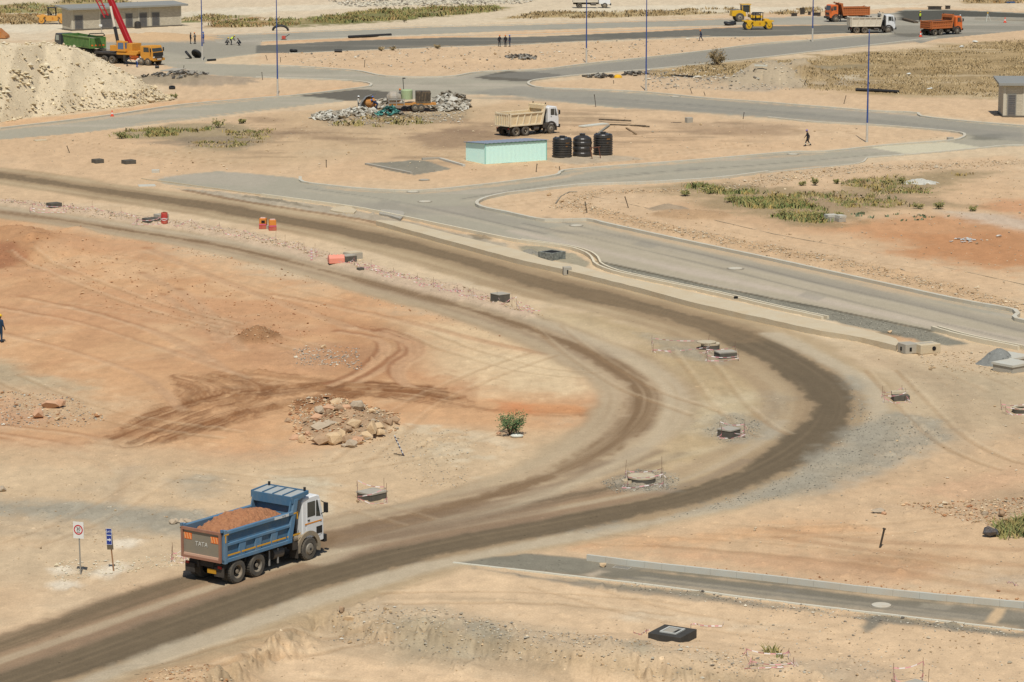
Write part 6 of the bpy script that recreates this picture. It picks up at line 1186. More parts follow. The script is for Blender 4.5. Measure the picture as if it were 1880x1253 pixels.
# gravel cone, lime heap
def cone(name, label, px, r, h, c, seed):
    x, y = W(*px); n, m_ = 40, 16; vs, fs = [], []
    for j in range(m_+1):
        for i in range(n):
            a = 6.2832*i/n; rr = r*(1-j/m_)*(1+.18*(fbm(np.array([math.cos(a)*2+seed]), np.array([math.sin(a)*2.0]), 3, seed)[0]-.5)*2); z = h*math.sin(1.5708*(j/m_)**1.1)**1.15 + .14*(fbm(np.array([a*3.]), np.array([j*.8]), 3, seed)[0]-.5)
            vs.append((rr*math.cos(a), rr*math.sin(a), z-.03))
    fs = [(j*n+i, j*n+(i+1) % n, (j+1)*n+(i+1) % n, (j+1)*n+i) for j in range(m_) for i in range(n)]
    col = np.ones((len(vs), 4)); col[:, :3] = c; col[:, 3] = .8
    o = npmesh(name, np.array(vs), np.array(fs), attr_mat('earth'), col, smooth=True); o.location = (x, y, gz(x, y)); return tag(o, label, 'gravel heap')
cone('gravel_pile', 'cone of grey gravel beside the lidded concrete chambers at the right', (1834, 668), 1.35, 1.0, S(140, 140, 134), 3)
cone('gravel_pile', 'low grey gravel cone beside the tall open chamber', (972, 467), 1.0, .4, S(150, 144, 130), 4)
cone('lime_pile', 'low heap of white lime powder among the green weeds', (1688, 336), 1.9, .4, S(206, 202, 188), 6)

# ---------------------------------------------------------------- small things
M_STAKE = mat('stake_black', S(56, 52, 48), .8, dirt=.2)
def stake(label, px, top, r=.035, m=None, grp='thin black survey stakes'):
    """px foot; top: pixel of its upper end (leaning sideways in the picture plane)"""
    x, y, z = WG(*px); dx, dy = top[0]-px[0], px[1]-top[1]; k = CAMZ/ (px[1]-HOR)
    t = thing('survey_stake', label, 'stake', (x, y), 0, grp, z-.05)
    h, l = dy*k*1.0, dx*k
    MB().tube((0, 0, 0), (l, 0, h), r, r, 7).build('post', m or M_STAKE, t); MB().tube((l*.95, 0, h*.95), (l*1.01, 0, h*1.01), r*1.6, r*1.6, 7).build('cap', m or M_STAKE, t); return t
for lab, p, q in (('thin black stake leaning left on the sand near the left edge', (128, 281), (123, 267)), ('thin black stake standing upright left of the concrete pad', (599, 308), (599, 293)), ('thin black stake below the black water tanks', (984, 316), (986, 300)), ('short stub stake beside the kerb corner below the tanks', (1028, 313), (1027, 305)), ('leaning black stake on the verge near the kerb', (1078, 391), (1074, 369)), ('leaning black stake by the buried cable line', (1154, 382), (1147, 360)), ('black stake on the sand island, left of the walking worker', (1364, 219), (1366, 206)), ('tall black stake behind the black tanks and the cream truck', (1094, 197), (1091, 173)),
                  ('leaning black stake right of the middle blue pole', (1271, 173), (1267, 162)), ('shorter black stake next to the leaning one right of the middle blue pole', (1295, 176), (1292, 168)), ('black stake below the dry grass field', (1549, 191), (1553, 175)), ('black stake in the orange sand above the left junction', (669, 124), (670, 110)), ('black stake left of the second blue pole', (482, 147), (481, 132)), ('short stake far behind the second blue pole', (515, 115), (515, 105)), ('stake left of the short one far behind the second blue pole', (491, 111), (488, 101)), ('thick black stake leaning right on the sand at the lower right', (1615, 1006), (1623, 967)), ('black stake by the crane right of the fallen pipe', (336, 135), (338, 120)), ('small black stub in the sand by the yellow cover', (1127, 154), (1126, 147))): stake(lab, p, q, .05 if p[1] > 900 else .04)
# fallen striped pole
x, y, z = WG(741, 838); t = thing('striped_pole', 'fallen blue and white striped pole lying right of the boulder heap', 'pole', (x, y), 0, z=z+.05)
e = Vector(W(724, 801)+(0,)) - Vector((x, y, 0)); b = MB(); n = 12
for i in range(n): b.tube(e*(i/n), e*((i+1)/n), .035, .035, 7, mi=i % 2)
b.build('shaft', [mat('stripe_navy', S(66, 66, 92), .6), mat('stripe_white', S(216, 214, 208), .6)], t)
b = MB(); e2 = Vector(W(723, 834)+(0,)) - Vector((x, y, 0)); b.tube((0, 0, 0), e2, .025); b.build('brace', M_STAKE, t)
# signs
x, y = W(147, 1056); t = thing('speed_sign', 'white speed limit sign with a red ring and 30 on a grey post', 'sign', (x, y), R_(-20), z=gz(x, y))
MB().tube((0, .05, 0), (-.02, .05, 1.8), .035, .035, 10).build('post', mat('galvanised', S(176, 172, 162), .5, .4), t)
pn = MB().box((-.02, 0, 2.06), (.52, .02, .76)).build('panel', mat('sign_white', S(238, 238, 232), .5, dirt=.1), t)
MB().lathe([(.175, -.014), (.225, -.014), (.225, -.02), (.175, -.02), (.175, -.014)], 40, (-.02, 0, 2.08), 'y').build('ring', mat('sign_red', S(206, 36, 44), .4), pn)
text(pn, '30', .21, (-.02, -.016, 2.11), (math.pi/2, 0, 0), mat('sign_black', S(30, 30, 32), .5)); text(pn, 'KM/H', .07, (-.02, -.016, 1.97), (math.pi/2, 0, 0), MATS['sign_black'])
for z_ in (1.85, 2.3): MB().box((-.02, .03, z_), (.12, .05, .04)).build('bracket', MATS['galvanised'], t)
x, y = W(207, 1049); t = thing('gate_sign', 'narrow blue GATE sign with a white arrow on a rusty post', 'sign', (x, y), R_(-14), z=gz(x, y))
MB().tube((.03, .05, 0), (-.08, .05, 1.2), .035, .035, 8).build('post', mat('rusty_post', S(168, 128, 92), .8, dirt=.4, dcol=S(120, 84, 60)), t); R2 = rotm(0, R_(-4), 0)
pn = MB().box((-.12, 0, 1.48), (.3, .02, .95), R2).build('panel', mat('board_brown', S(112, 100, 82), .8), t); M_SB = mat('sign_blue', S(46, 66, 146), .45)
MB().box((-.135, -.016, 1.83), (.28, .012, .3), R2).build('name_plate', M_SB, pn); MB().box((-.125, -.016, 1.45), (.25, .012, .42), R2).build('arrow_plate', M_SB, pn)
text(pn, 'GATE', .12, (-.135, -.026, 1.83), (math.pi/2, R_(-4)*-1 if False else 0, 0), mat('sign_text', S(232, 234, 240), .5))
b = MB(); b.prism([(-.22, 1.43), (-.11, 1.43), (-.11, 1.38), (-.03, 1.46), (-.11, 1.54), (-.11, 1.49), (-.22, 1.49)], 'y', -.03, -.024); b.build('arrow', MATS['sign_text'], pn)
fr = MB()
for zc, hh in ((1.83, .3), (1.45, .42)):
    for s in (-1, 1): fr.box((-.13+s*.125, -.024, zc), (.014, .006, hh)); fr.box((-.13, -.024, zc+s*hh/2), (.26, .006, .014))
fr.build('border', MATS['sign_text'], pn)
x, y = W(186, 60); t = thing('small_sign', 'small white sign leaning in front of the long block building', 'sign', (x, y), 0, z=0); MB().tube((.1, 0, 0), (-.05, 0, 1.0), .05).build('post', MATS['galvanised'], t); MB().box((-.08, -.05, 1.15), (.5, .04, .35), rotm(0, .15, 0)).build('panel', MATS['sign_white'], t)
# barrel and barriers
x, y, z = WG(302, 411); t = thing('red_barrel', 'red plastic barrel with white bands on the taped spoil strip', 'barrel', (x, y), 0, z=z)
MB().lathe([(.27, 0), (.29, .04), (.29, .3), (.3, .32), (.29, .34), (.29, .62), (.3, .64), (.29, .66), (.28, .92), (.25, .95), (.25, .9), (0, .9)], 26).build('body', mat('barrel_red', S(196, 56, 56), .55, dirt=.4), t)
b = MB(); n = 26
for i in range(n):
    a0, a1 = 6.2832*i/n, 6.2832*(i+1)/n; r = .303
    for zb, s in ((.5, .22), (.3, -.15)): 
        f = lambda a: zb + s*math.sin(a); b.add([(r*math.cos(a0), r*math.sin(a0), f(a0)), (r*math.cos(a1), r*math.sin(a1), f(a1)), (r*math.cos(a1), r*math.sin(a1), f(a1)+.06), (r*math.cos(a0), r*math.sin(a0), f(a0)+.06)], [(0, 1, 2, 3)])
b.build('tape', mat('tape_white', S(236, 226, 222), .6), t); MB().lathe([(.1, .9), (.12, 1.0), (0, 1.02)], 12).build('cap', mat('cap_brown', S(150, 110, 70), .7), t)
M_OB = mat('barrier_orange', S(226, 146, 62), .6, dirt=.5, dcol=S(220, 110, 60)); M_RB = mat('barrier_red', S(196, 80, 70), .6, dirt=.4)
for lab, p, rz in (('left orange and red barrier box, open on its front', (483, 421), -8), ('right orange and red barrier box with a pink tape', (500, 424), 12)):
    x, y, z = WG(*p); t = thing('barrier_box', lab, 'barrier', (x, y+.2), R_(rz), z=z); MB().prism([(-.3, .42), (.3, .42), (.28, .9), (-.28, .9)], 'y', -.25, .25).build('upper', M_OB, t, bevel=.03); MB().prism([(-.32, 0), (.32, 0), (.3, .42), (-.3, .42)], 'y', -.26, .26).build('lower', M_RB, t, bevel=.03)
    MB().box((0, 0, .93), (.4, .3, .06)).build('cap', mat('cap_pale', S(236, 200, 186), .6), t); MB().box((0, -.264, .4), (.62, .012, .07)).build('tape', mat('tape_pink', S(236, 110, 150), .6), t)
    if 'left' in lab: MB().box((.05, -.262, .62), (.3, .02, .22)).build('opening_shade', MATS['pit_shade_black'], t)  # black patch on the face paints the shade of the open front
x, y, z = WG(617, 482); t = thing('water_barrier', 'salmon coloured plastic barrier tipped over beside the grey lids', 'barrier', (x, y+.3), R_(14), z=z)
MB().prism([(-.35, 0), (.3, 0), (.42, .18), (.1, .62), (-.12, .66), (-.32, .4)], 'x', -.62, .62).build('body', mat('salmon_plastic', S(240, 148, 124), .55, dirt=.25, dcol=S(224, 180, 150)), t, bevel=.04)
for k in range(4): MB().box((-.42+k*.28, -.02, .4), (.09, .66, .07), rotm(R_(42), 0, 0)).build('rib', mat('salmon_light', S(250, 176, 148), .55), t)
# cones
def traffic_cone(lab, p, first=[None], sc=1):
    if first[0] is None:
        t = thing('traffic_cone', lab, 'cone', W(*p), 0, 'orange traffic cones on the roads', z=0); MB().box((0, 0, .03), (.42, .42, .06)).build('base', mat('cone_base', S(214, 70, 56), .5), t)
        o = MB().lathe([(.17, .06), (.12, .28)], 16).build('body', mat('cone_orange', S(244, 92, 60), .5), t); MB().lathe([(.12, .28), (.085, .45)], 16).build('band', mat('cone_white', S(236, 228, 224), .5), o); MB().lathe([(.085, .45), (.03, .74), (0, .75)], 16).build('tip', MATS['cone_orange'], o); first[0] = t; return t
    return dup(first[0], W(*p), 0, lab, z=0, sc=sc)
traffic_cone('orange traffic cone alone on the left road below the limestone heap', (206, 214)); traffic_cone('orange cone behind the rear of the orange tipper at the upper right', (1690, 68), sc=1.3); traffic_cone('orange cone on the far right road right of the orange tipper', (1845, 42), sc=1.3)
# pipes, hoses, tyres, timbers, blocks
M_PIPE = mat('pipe_black', S(50, 50, 50), .5)
def pipe(lab, pts, r, name='black_pipe', cat='pipe', m=None, z=None):
    P = [Vector(W(*p)+(0,)) for p in pts]; o = P[0]; t = MB(); t.path([p-o+Vector((0, 0, r if z is None else z)) for p in P], r, 8); q = t.build(name, m or M_PIPE); q.location = (o.x, o.y, gz(o.x, o.y)); return tag(q, lab, cat)
pipe('long black pipe lying along the foot of the dry grass field', [(1571, 168), (1600, 169), (1650, 172)], .2); pipe('flat black board lying along the far verge between the two roads', [(640, 71), (718, 67)], .22); pipe('black pipe on the ground beside the dry round bush', [(1222, 140), (1275, 143)], .12); pipe('short black pipe lying right of the orange crane', [(285, 126), (292, 126)], .2); pipe('short black pipe beside the foot of the first blue pole', [(381, 113), (396, 112)], .16)
pipe('dark pipe on the sand above the far left junction', [(614, 97), (628, 97)], .22); pipe('straight buried looking cable line along the sand verge', [(1075, 358), (1190, 383), (1300, 402), (1420, 430), (1650, 473), (1880, 523), (1990, 547)], .018, 'cable', 'cable', mat('cable_grey', S(140, 132, 116), .8)); pipe('grey hose curving over the stony sand near the kerb', [(1020, 375), (1030, 362), (1045, 354), (1060, 354)], .06, 'hose', 'hose', mat('hose_grey', S(150, 140, 122), .8))
x, y = W(515, 57); t = thing('rubber_arch', 'big black rubber arch lying behind the second blue pole', 'rubber track', (x, y), 0, z=0); b = MB(); pts = [(1.25*math.cos(a), 0, .1+.75*math.sin(a)) for a in np.linspace(-.2, math.pi+.2, 16)]; b.path(pts, .2, 8).build('band', M_PIPE, t)
def tyre(lab, p, rr=.5, tilt=.5):
    t = thing('old_tyre', lab, 'tyre', W(*p), rng.uniform(0, 3), 'old tyres', z=0); o = MB().lathe([(rr*.55, -.16), (rr*.9, -.18), (rr, -.08), (rr, .08), (rr*.9, .18), (rr*.55, .16), (rr*.55, -.16)], 22).build('tyre', M_PIPE, t); o.location.z = rr*math.sin(tilt)*.8+.12; o.rotation_euler = (tilt, 0, 0)
    d_ = MB().lathe([(rr*.55, -.05), (0, -.05)], 14).build('rim', MATS['debris_dark'], t); d_.location = o.location; d_.rotation_euler = o.rotation_euler
tyre('old tyre leaning left of the first blue pole', (346, 108), .7, .9); tyre('old tyre leaning closest to the first blue pole', (361, 107), .8, .9); tyre('small old tyre on the sand right of the limestone heap', (316, 164), .42, .2); tyre('flat old tyre in front of the yellow single drum roller', (1338, 47), .9, .25); tyre('old tyre lying behind the far verge at the centre left', (539, 96), .6, .2)
tank_ = pipe('stack of black rubber bands beside the far rollers', [(1332, 47), (1350, 46)], .28, 'rubber_track', 'rubber track')
M_PLANK = mat('plank_dark', S(80, 72, 62), .9, dirt=.3); M_BOARD = mat('board_pale', S(222, 222, 208), .6, dirt=.15)
def plank(lab, p, q, w, h, m, z=.1, name='plank', cat='plank'):
    A, B = W(*p), W(*q); l = math.dist(A, B); o = MB().box((0, 0, 0), (l, w, h)).build(name, m, bevel=.01); o.location = ((A[0]+B[0])/2, (A[1]+B[1])/2, gz(*A)+z); o.rotation_euler = (0, rng.uniform(-.02, .02), A_(B[1]-A[1], B[0]-A[0])); return tag(o, lab, cat)
plank('wide pale board lying right of the cream truck', (1068, 234), (1112, 228), .9, .16, M_BOARD, name='board', cat='board'); plank('long dark plank crossing behind the pale board', (1100, 224), (1158, 227), .3, .14, M_PLANK, .3); plank('dark plank end beyond the long dark plank', (1120, 230), (1185, 233), .25, .12, M_PLANK); plank('slanting grey plank between the pale board and the tanks', (1100, 245), (1118, 232), .25, .12, mat('plank_grey', S(150, 146, 132), .9)); plank('slanting brown plank between the long plank and the tanks', (1150, 236), (1168, 248), .2, .1, mat('plank_brown', S(150, 124, 92), .9)); plank('dark plank lying at the far right of the plank pile', (1165, 232), (1192, 234), .22, .12, M_PLANK)
plank('pale fallen post on the grey spoil mound', (1385, 153), (1408, 154), .25, .2, M_BOARD, .9); plank('flat grey sheet lying among debris right of the limestone heap', (307, 146), (330, 142), 2.0, .1, M_CONC, .5, 'sheet', 'sheet')
for lab, p, d, m in (('pale concrete block standing in a small trench on the sand island', (1265, 226), (.75, .6, .62), M_CONC), ('small concrete block pair on the kerb near the concrete apron', (1745, 259), (.7, .4, .4), M_CONC), ('left pair of stacked concrete slabs at the edge of the green weeds', (1526, 407), (.95, .8, .35), M_CONC), ('right pair of stacked concrete slabs at the edge of the green weeds', (1543, 407), (.7, .8, .35), M_CONC), ('white flat slab on the sand at the far left', (73, 260), (1.3, .9, .15), M_CREAM), ('pale concrete block at the left end of the main road', (285, 318), (.75, .6, .32), M_WKERB), ('white flat slab set in the dust beside the haul road', (268, 343), (1.6, 1.4, .08), M_WKERB), ('small dark box lying on the drain channel', (1351, 558), (.26, .2, .16), MATS['pit_shade_black'])):
    x, y, z = WG(*p); t = thing('concrete_block' if 'dark' not in lab else 'dark_box', lab, 'block', (x, y+d[1]/2), R_(rng.uniform(5, 30)), z=z-.03 + (.38 if 'channel' in lab else 0))
    MB().box((0, 0, d[2]/2), d).build('block', m, t, bevel=.02)
    if 'stacked' in lab: MB().box((.03, .0, d[2]+.12), (d[0], d[1], .2), rotm(0, 0, .06)).build('slab', M_WKERB, t)
x, y = W(1258, 226); b = MB(); b.box((-1.0, .4, .012), (1.2, .6, .02)); o = b.build('trench_shade_sheet', M_PLANK); o.name = 'plank'; o.location = (x, y, gz(x, y)); tag(o, 'dark sheet standing for the shaded trench left of the concrete block on the sand island', 'plank')  # thin dark sheet paints the trench shade; no real plank lies here
# concrete edging of the grey pad
for lab, p, q in (('long concrete edging beam in front of the grey pad', (672, 303), (756, 320)), ('thin concrete edging beam behind the grey pad', (775, 295), (808, 293)), ('white timber rail behind the grey pad', (808, 294), (852, 306))): plank(lab, p, q, .3, .22, M_CONC if 'rail' not in lab else M_WKERB, .08, 'edging_beam', 'beam')
x, y, z = WG(1818, 988); t = thing('black_sack', 'black plastic sack half buried beside the bush at the right', 'sack', (x, y), 0, z=z); rock_mb(MB(), (0, .2, .28), (.75, .6, .5), 41, 26).build('body', mat('sack_black', S(70, 72, 78), .4, dirt=.3, spec=.5, bump=.8), t); rock_mb(MB(), (.3, .3, .2), (.5, .5, .4), 43, 20).build('fold', MATS['sack_black'], t)
x, y, z = WG(949, 803); t = thing('white_basin', 'white broken basin lying at the foot of the green bush', 'basin', (x, y), 0, z=z); MB().lathe([(.3, 0), (.36, .1), (.33, .11), (.27, .03), (0, .03)], 22).build('bowl', M_BOARD, t)
x, y, z = WG(1779, 443); 
tag(stones('litter', np.array([(W(1779+nrng.normal(0, 14), 442+nrng.normal(0, 2))+(0.05,)) for _ in range(26)]), nrng.uniform(.2, .5, 26), [S(214, 214, 208), S(190, 190, 186)], .3), kind='stuff')
for lab, p, s in (('crumpled white plastic bag on the red earth at the right', (1834, 436), .55), ('white bag lying in the dry grass field', (1668, 138), .8), ('pale rag in the lower part of the dry grass', (1706, 165), .9), ('white bag at the top of the dry grass field', (1766, 88), .9), ('pale bag beside the white one at the top of the dry grass', (1790, 79), 1.0)):
    x, y, z = WG(*p); o = rock_mb(MB(), (0, 0, s*.2), (s, s*.7, s*.45), int(p[0]), 14).build('plastic_bag', mat('bag_white', S(226, 226, 216), .5)); o.location = (x, y, z); tag(o, lab, 'bag')
x, y, z = WG(1134, 143); t = thing('yellow_cover', 'yellow cover lying on the verge beside dark debris', 'cover', (x, y), 0, z=z); MB().lathe([(.6, 0), (.55, .2), (.3, .4), (0, .45)], 18).build('cover', M_YEL, t)
x, y = W(521, 75); t = thing('plate_compactor', 'small red plate compactor on the far road behind the second pole', 'compactor', (x, y), 0, z=0); MB().box((0, 0, .15), (.9, .6, .12)).build('plate', M_DRUM, t); MB().box((0, 0, .5), (.6, .5, .5)).build('engine', M_RB, t, bevel=.04); MB().tube((.3, 0, .6), (.9, 0, 1.0), .05).build('handle', M_BLACKP, t)
x, y = W(680, 204); t = thing('concrete_mixer', 'grey hooded concrete mixer with an orange drum where men are working', 'mixer', (x, y), R_(-20), z=0)
MB().lathe([(.25, -.7), (.62, -.3), (.65, .3), (.3, .7), (.28, .6), (0, .6)], 20, (0, 0, 1.0), 'x').build('drum', mat('mixer_orange', S(206, 138, 66), .6, dirt=.4), t)
b = MB(); b.prism([(-1.3, .1), (-1.1, .1), (-.8, 1.0), (-.2, 1.7), (.5, 1.95), (.5, 2.05), (-.3, 1.82), (-1.0, 1.1)], 'y', -.7, .7); b.build('hood', mat('hood_pale', S(150, 156, 160), .5, dirt=.3), t)
for x_ in (-.6, .6):
    for s in (-1, 1): MB().tube((x_*.5, s*.3, .9), (x_, s*.6, 0), .05).build('leg', M_CHAS, t)
for lab, p, w_ in (('stack of dark pallets beyond the far verge, nearest the roller', (1458, 31), 1.0), ('upright dark box beyond the far verge', (1473, 27), .7), ('small dark crate beyond the far verge by the pole', (1486, 28), .5), ('dark bench left of the orange truck cab', (1500, 30), 1.2), ('long black crate beyond the black asphalt', (1716, 18), 2.4), ('short black crate right of the long one beyond the asphalt', (1740, 17), .8)):
    t = thing('dark_crate', lab, 'crate', W(*p), R_(rng.uniform(-10, 10)), z=0); h = 1.1 if 'upright' in lab else .55; MB().box((0, 0, h/2), (w_, .6, h)).build('box', M_CHAS, t, bevel=.03); MB().box((0, 0, h+.05), (w_*1.15, .7, .08)).build('lid', M_PLANK, t)
x, y = W(1813, 40); t = thing('survey_tripod', 'pale survey tripod on the far right road', 'tripod', (x, y), 0, z=0)
for a in (0, 2.1, 4.2): MB().tube((0, 0, 1.4), (.6*math.cos(a), .6*math.sin(a), 0), .04).build('leg', M_BOARD, t)
MB().box((0, 0, 1.5), (.2, .2, .22)).build('level', M_YEL, t)
plank('long pale concrete barrier beyond the far right road', (1790, 37), (1880, 39), .5, .5, M_CONC, .25, 'concrete_barrier', 'barrier'); plank('dark planks pile on the far road left of the orange tipper', (1660, 38), (1682, 43), .8, .35, M_PLANK, .2)
plank('blue sheet lying on the far sand at the top right', (1848, 6), (1863, 6), 1.2, .2, mat('sheet_blue', S(70, 100, 140), .6), .15, 'sheet', 'sheet')
# ---- red and white barrier tape
TM = [mat('tape_red', S(226, 158, 160), .6), mat('tape_pale', S(240, 228, 222), .6)]
def tape_run(b, pts, w=.04, seg=.22, sag=.12):
    """striped ribbon hung through points (x,y,z)"""
    for a, c in zip(pts, pts[1:]):
        a, c = Vector(a), Vector(c); n = max(2, int((c-a).length/seg)); P = [a.lerp(c, i/n) - Vector((0, 0, sag*4*(i/n)*(1-i/n))) for i in range(n+1)]
        for i in range(n):
            u = Vector((0, 0, w)); d = Vector((rng.uniform(-.02, .02), rng.uniform(-.02, .02), 0)); p, q = P[i], P[i+1]
            b.add([p, q, q+u+d, p+u+d], [(0, 1, 2, 3)], i % 2)
def taped(label, c, w, d, h=.8, rz=0, loose=True, skip=()):
    x, y, z = WG(*c); t = thing('barrier_tape', label, 'barrier tape', (x, y), rz, z=z-.02); P = []
    for i, (sx, sy) in enumerate(((-1, -1), (1, -1), (1, 1), (-1, 1))):
        p = (sx*w/2+rng.uniform(-.1, .1), sy*d/2+rng.uniform(-.1, .1)); P.append(p)
        if i not in skip: MB().tube((p[0], p[1], 0), (p[0]+rng.uniform(-.06, .06), p[1], h*rng.uniform(.85, 1.15)), .01, .01, 6).build('rod', mat('rod_rust', S(132, 104, 84), .8), t)
    b = MB(); hs = [rng.uniform(.3, .95)*h for _ in P]
    tape_run(b, [(p[0], p[1], q) for p, q in zip(P+P[:1], hs+hs[:1])])
    if loose:
        q = [(rng.uniform(-.7, .7)*w, -d/2-rng.uniform(0, .3), .03) for _ in range(4)]; tape_run(b, [(-w/2, -d/2, .25)]+sorted(q)+[(w/2, -d/2, .2)], sag=0)
        for p in P:
            for _ in range(3): e = (p[0]+rng.uniform(-.25, .25), p[1]+rng.uniform(-.2, .2), .02); tape_run(b, [(p[0], p[1], rng.uniform(.1, .4)), e], sag=0)
    tag(b.build('tape', TM, t), kind='stuff'); return t
taped('loose red and white tape round the grey lid near the blue truck', (683, 918), 1.3, 1.5, .95, R_(5)); taped('red and white tape on rods round the large round cover', (1181, 886), 1.9, 2.2, 1.0, 0); taped('tape on rods above the rough lid inside the bend', (1345, 800), 1.3, 1.4, .75, 0); taped('tape strung round the long dark chamber in the grey chips', (1325, 657), 2.0, 2.4, .8, 0); taped('tape fence round the chamber outside the bend', (1642, 735), 1.3, 1.5, .8, 0); taped('tangled tape on the round ring chamber at the right edge', (1868, 757), 1.6, 1.6, .6, 0)
taped('tangle of tape round the dark chamber at the far left', (92, 386), 3.2, 2.0, .55, 0); taped('low tape on the two slabs beside the red barrel', (272, 410), 1.8, 1.6, .5, 0, True); taped('drooping tape left of the round ring chamber in the bend', (1250, 640), 3.6, 3.5, .6, 0); taped('scrap of pink tape on rods at the bottom right', (1672, 1262), 1.3, 1.4, .9, 0, True); taped('tape around a half hidden ring at the bottom edge', (1412, 1250), 1.6, 1.4, .4, 0, True); taped('scrap of tape round a thin rod at the left of the truck', (328, 1030), .5, .6, .75, 0, True, (1, 2))
for lab, p, l in (('scrap of pink tape left of the big black chamber', (1178, 1163), .7), ('string of pink tape right of the big black chamber', (1298, 1150), 1.6), ('scrap of pink tape on rods at the lower right', (1858, 1075), .5)):
    x, y, z = WG(*p); b = MB(); pts = [(rng.uniform(-l/2, l/2), rng.uniform(-.4, .5), .03) for _ in range(9)]; tape_run(b, sorted(pts), .05, .12, 0); o = b.build('tape_scrap', TM); o.location = (x, y, z); tag(o, lab, 'barrier tape')
blockbox('inspection_chamber', 'grey slab chamber between tape rods at the bottom edge', 'manhole', (1684, 1279), 1.0, .95, .36, R_(42), M_DARKC, lid=(1.05, 1.0), lidm=M_CONC)
round_cham('round grey ring chamber half hidden by weeds at the bottom edge', (1408, 1265), .5, .18, M_CONC, hole=True)
med_px = [(0, 368), (60, 376), (140, 385), (230, 398), (330, 414), (420, 430), (500, 446), (540, 456), (570, 464), (600, 472), (640, 484), (700, 500), (760, 517), (820, 534), (880, 550), (940, 562), (965, 575)]
x0, y0, z0 = WG(*med_px[8]); t = thing('barrier_tape', 'long run of fallen red and white tape along the spoil strip between the haul roads', 'barrier tape', (x0, y0), 0, z=0); b = MB(); pts = []
for i, p in enumerate(smooth_line(med_px, 5)):
    x, y, z = WG(*p); q = (x-x0+rng.uniform(-.3, .3), y-y0+rng.uniform(-.6, .6))
    if i % 3 == 0 and i > 6: MB().tube((q[0], q[1], z-.05), (q[0]+rng.uniform(-.05, .05), q[1], z+rng.uniform(.5, .95)), .01, .01, 6).build('rod', MATS['rod_rust'], t); pts.append((q[0], q[1], z+rng.uniform(.2, .6)))
    else: pts.append((q[0], q[1], z+.04))
    if i > 44:
        for _ in range(2): a = (q[0]+rng.uniform(-.9, .9), q[1]+rng.uniform(-.8, .8), z+.05); tape_run(b, [a, (a[0]+rng.uniform(-.8, .8), a[1]+rng.uniform(-.5, .5), z+.05+rng.uniform(0, .15))], .05, .15, 0)
tape_run(b, pts, .05, .2, .05); tag(b.build('tape', TM, t), kind='stuff')
x, y, z = WG(572, 478); t = thing('striped_post', 'white and red tape wound post beside the salmon barrier', 'post', (x, y), 0, z=z); b = MB()
for i in range(8): b.tube((0, 0, i*.11), (0, 0, i*.11+.11), .07, .07, 8, mi=i % 2)
b.build('post', TM, t)
# ---------------------------------------------------------------- plants
def tufts(name, pts_list, dens, hmin, hmax, cols_, blades=9, w=.05, spread=.25, label=None):
    """ground cover of thin upright blades in ragged clumps"""
    Q = []
    for pts in pts_list:
        Pw = np.array(WL(pts)); area = .5*abs(np.sum(Pw[:, 0]*np.roll(Pw[:, 1], -1) - Pw[:, 1]*np.roll(Pw[:, 0], -1))); q = scatter(pts, max(10, int(area*dens)))
        nz = fbm(q[:, 0]/3.2, q[:, 1]/5, 3, 77); Q.append(q[nz > .44])
    q = np.concatenate(Q); n = len(q); z = gzv(q); k = blades; N = n*k
    bx = np.repeat(q[:, 0], k) + nrng.normal(0, spread*.5, N); by = np.repeat(q[:, 1], k) + nrng.normal(0, spread*.5, N); bz = np.repeat(z, k)
    h = np.repeat(nrng.uniform(hmin, hmax, n), k)*nrng.uniform(.55, 1.1, N); a = nrng.uniform(0, math.pi, N); lx, ly = nrng.normal(0, .55, N)*h, nrng.normal(0, .55, N)*h; ww = w*nrng.uniform(.6, 1.5, N)
    dx, dy = np.cos(a)*ww, np.sin(a)*ww*.4
    A = np.stack([bx-dx, by-dy, bz-.02], 1); B = np.stack([bx+dx, by+dy, bz-.02], 1); M1 = np.stack([bx+dx*.9+lx*.4, by+dy+ly*.4, bz+h*.6], 1); M0 = np.stack([bx-dx*.9+lx*.4, by-dy+ly*.4, bz+h*.6], 1); T = np.stack([bx+lx, by+ly, bz+h], 1)
    V = np.stack([A, B, M1, M0, T], 1).reshape(-1, 3); i5 = 5*np.arange(N)[:, None]
    Ft = np.concatenate([i5+np.array([[0, 1, 2]]), i5+np.array([[0, 2, 3]]), i5+np.array([[3, 2, 4]])])
    cc = np.asarray(cols_)[np.repeat(nrng.integers(0, len(cols_), n), k)]*nrng.uniform(.82, 1.08, (N, 1)); ca = np.ones((N, 5, 4)); ca[:, :, :3] = cc[:, None]
    return tag(npmesh(name, V, Ft, attr_mat('blades', .8, False), ca.reshape(-1, 4)), kind='stuff')
DRY = [S(186, 160, 116), S(166, 140, 98), S(200, 176, 134), S(150, 127, 90)]; OLV = [S(166, 152, 94), S(148, 138, 84), S(180, 160, 104), S(134, 128, 80)]; GRN = [S(142, 144, 90), S(124, 130, 80), S(160, 152, 96), S(156, 138, 88), S(112, 120, 74)]; GOLD = [S(186, 160, 98), S(170, 144, 88), S(160, 142, 86)]
tufts('dry_grass', [[(1230, 132), (1300, 110), (1420, 113), (1560, 102), (1700, 90), (1880, 74), (2000, 70), (2000, 182), (1880, 180), (1700, 176), (1500, 166), (1440, 130), (1330, 130)]], 1.1, .1, .36, DRY, 10, .045, 1.5)
tufts('dry_grass', [[(1190, 138), (1300, 125), (1420, 128), (1400, 140), (1210, 142)], [(1430, 122), (1500, 120), (1540, 150), (1480, 160), (1440, 140)]], 2.0, .15, .45, DRY, 8, .05, .7)
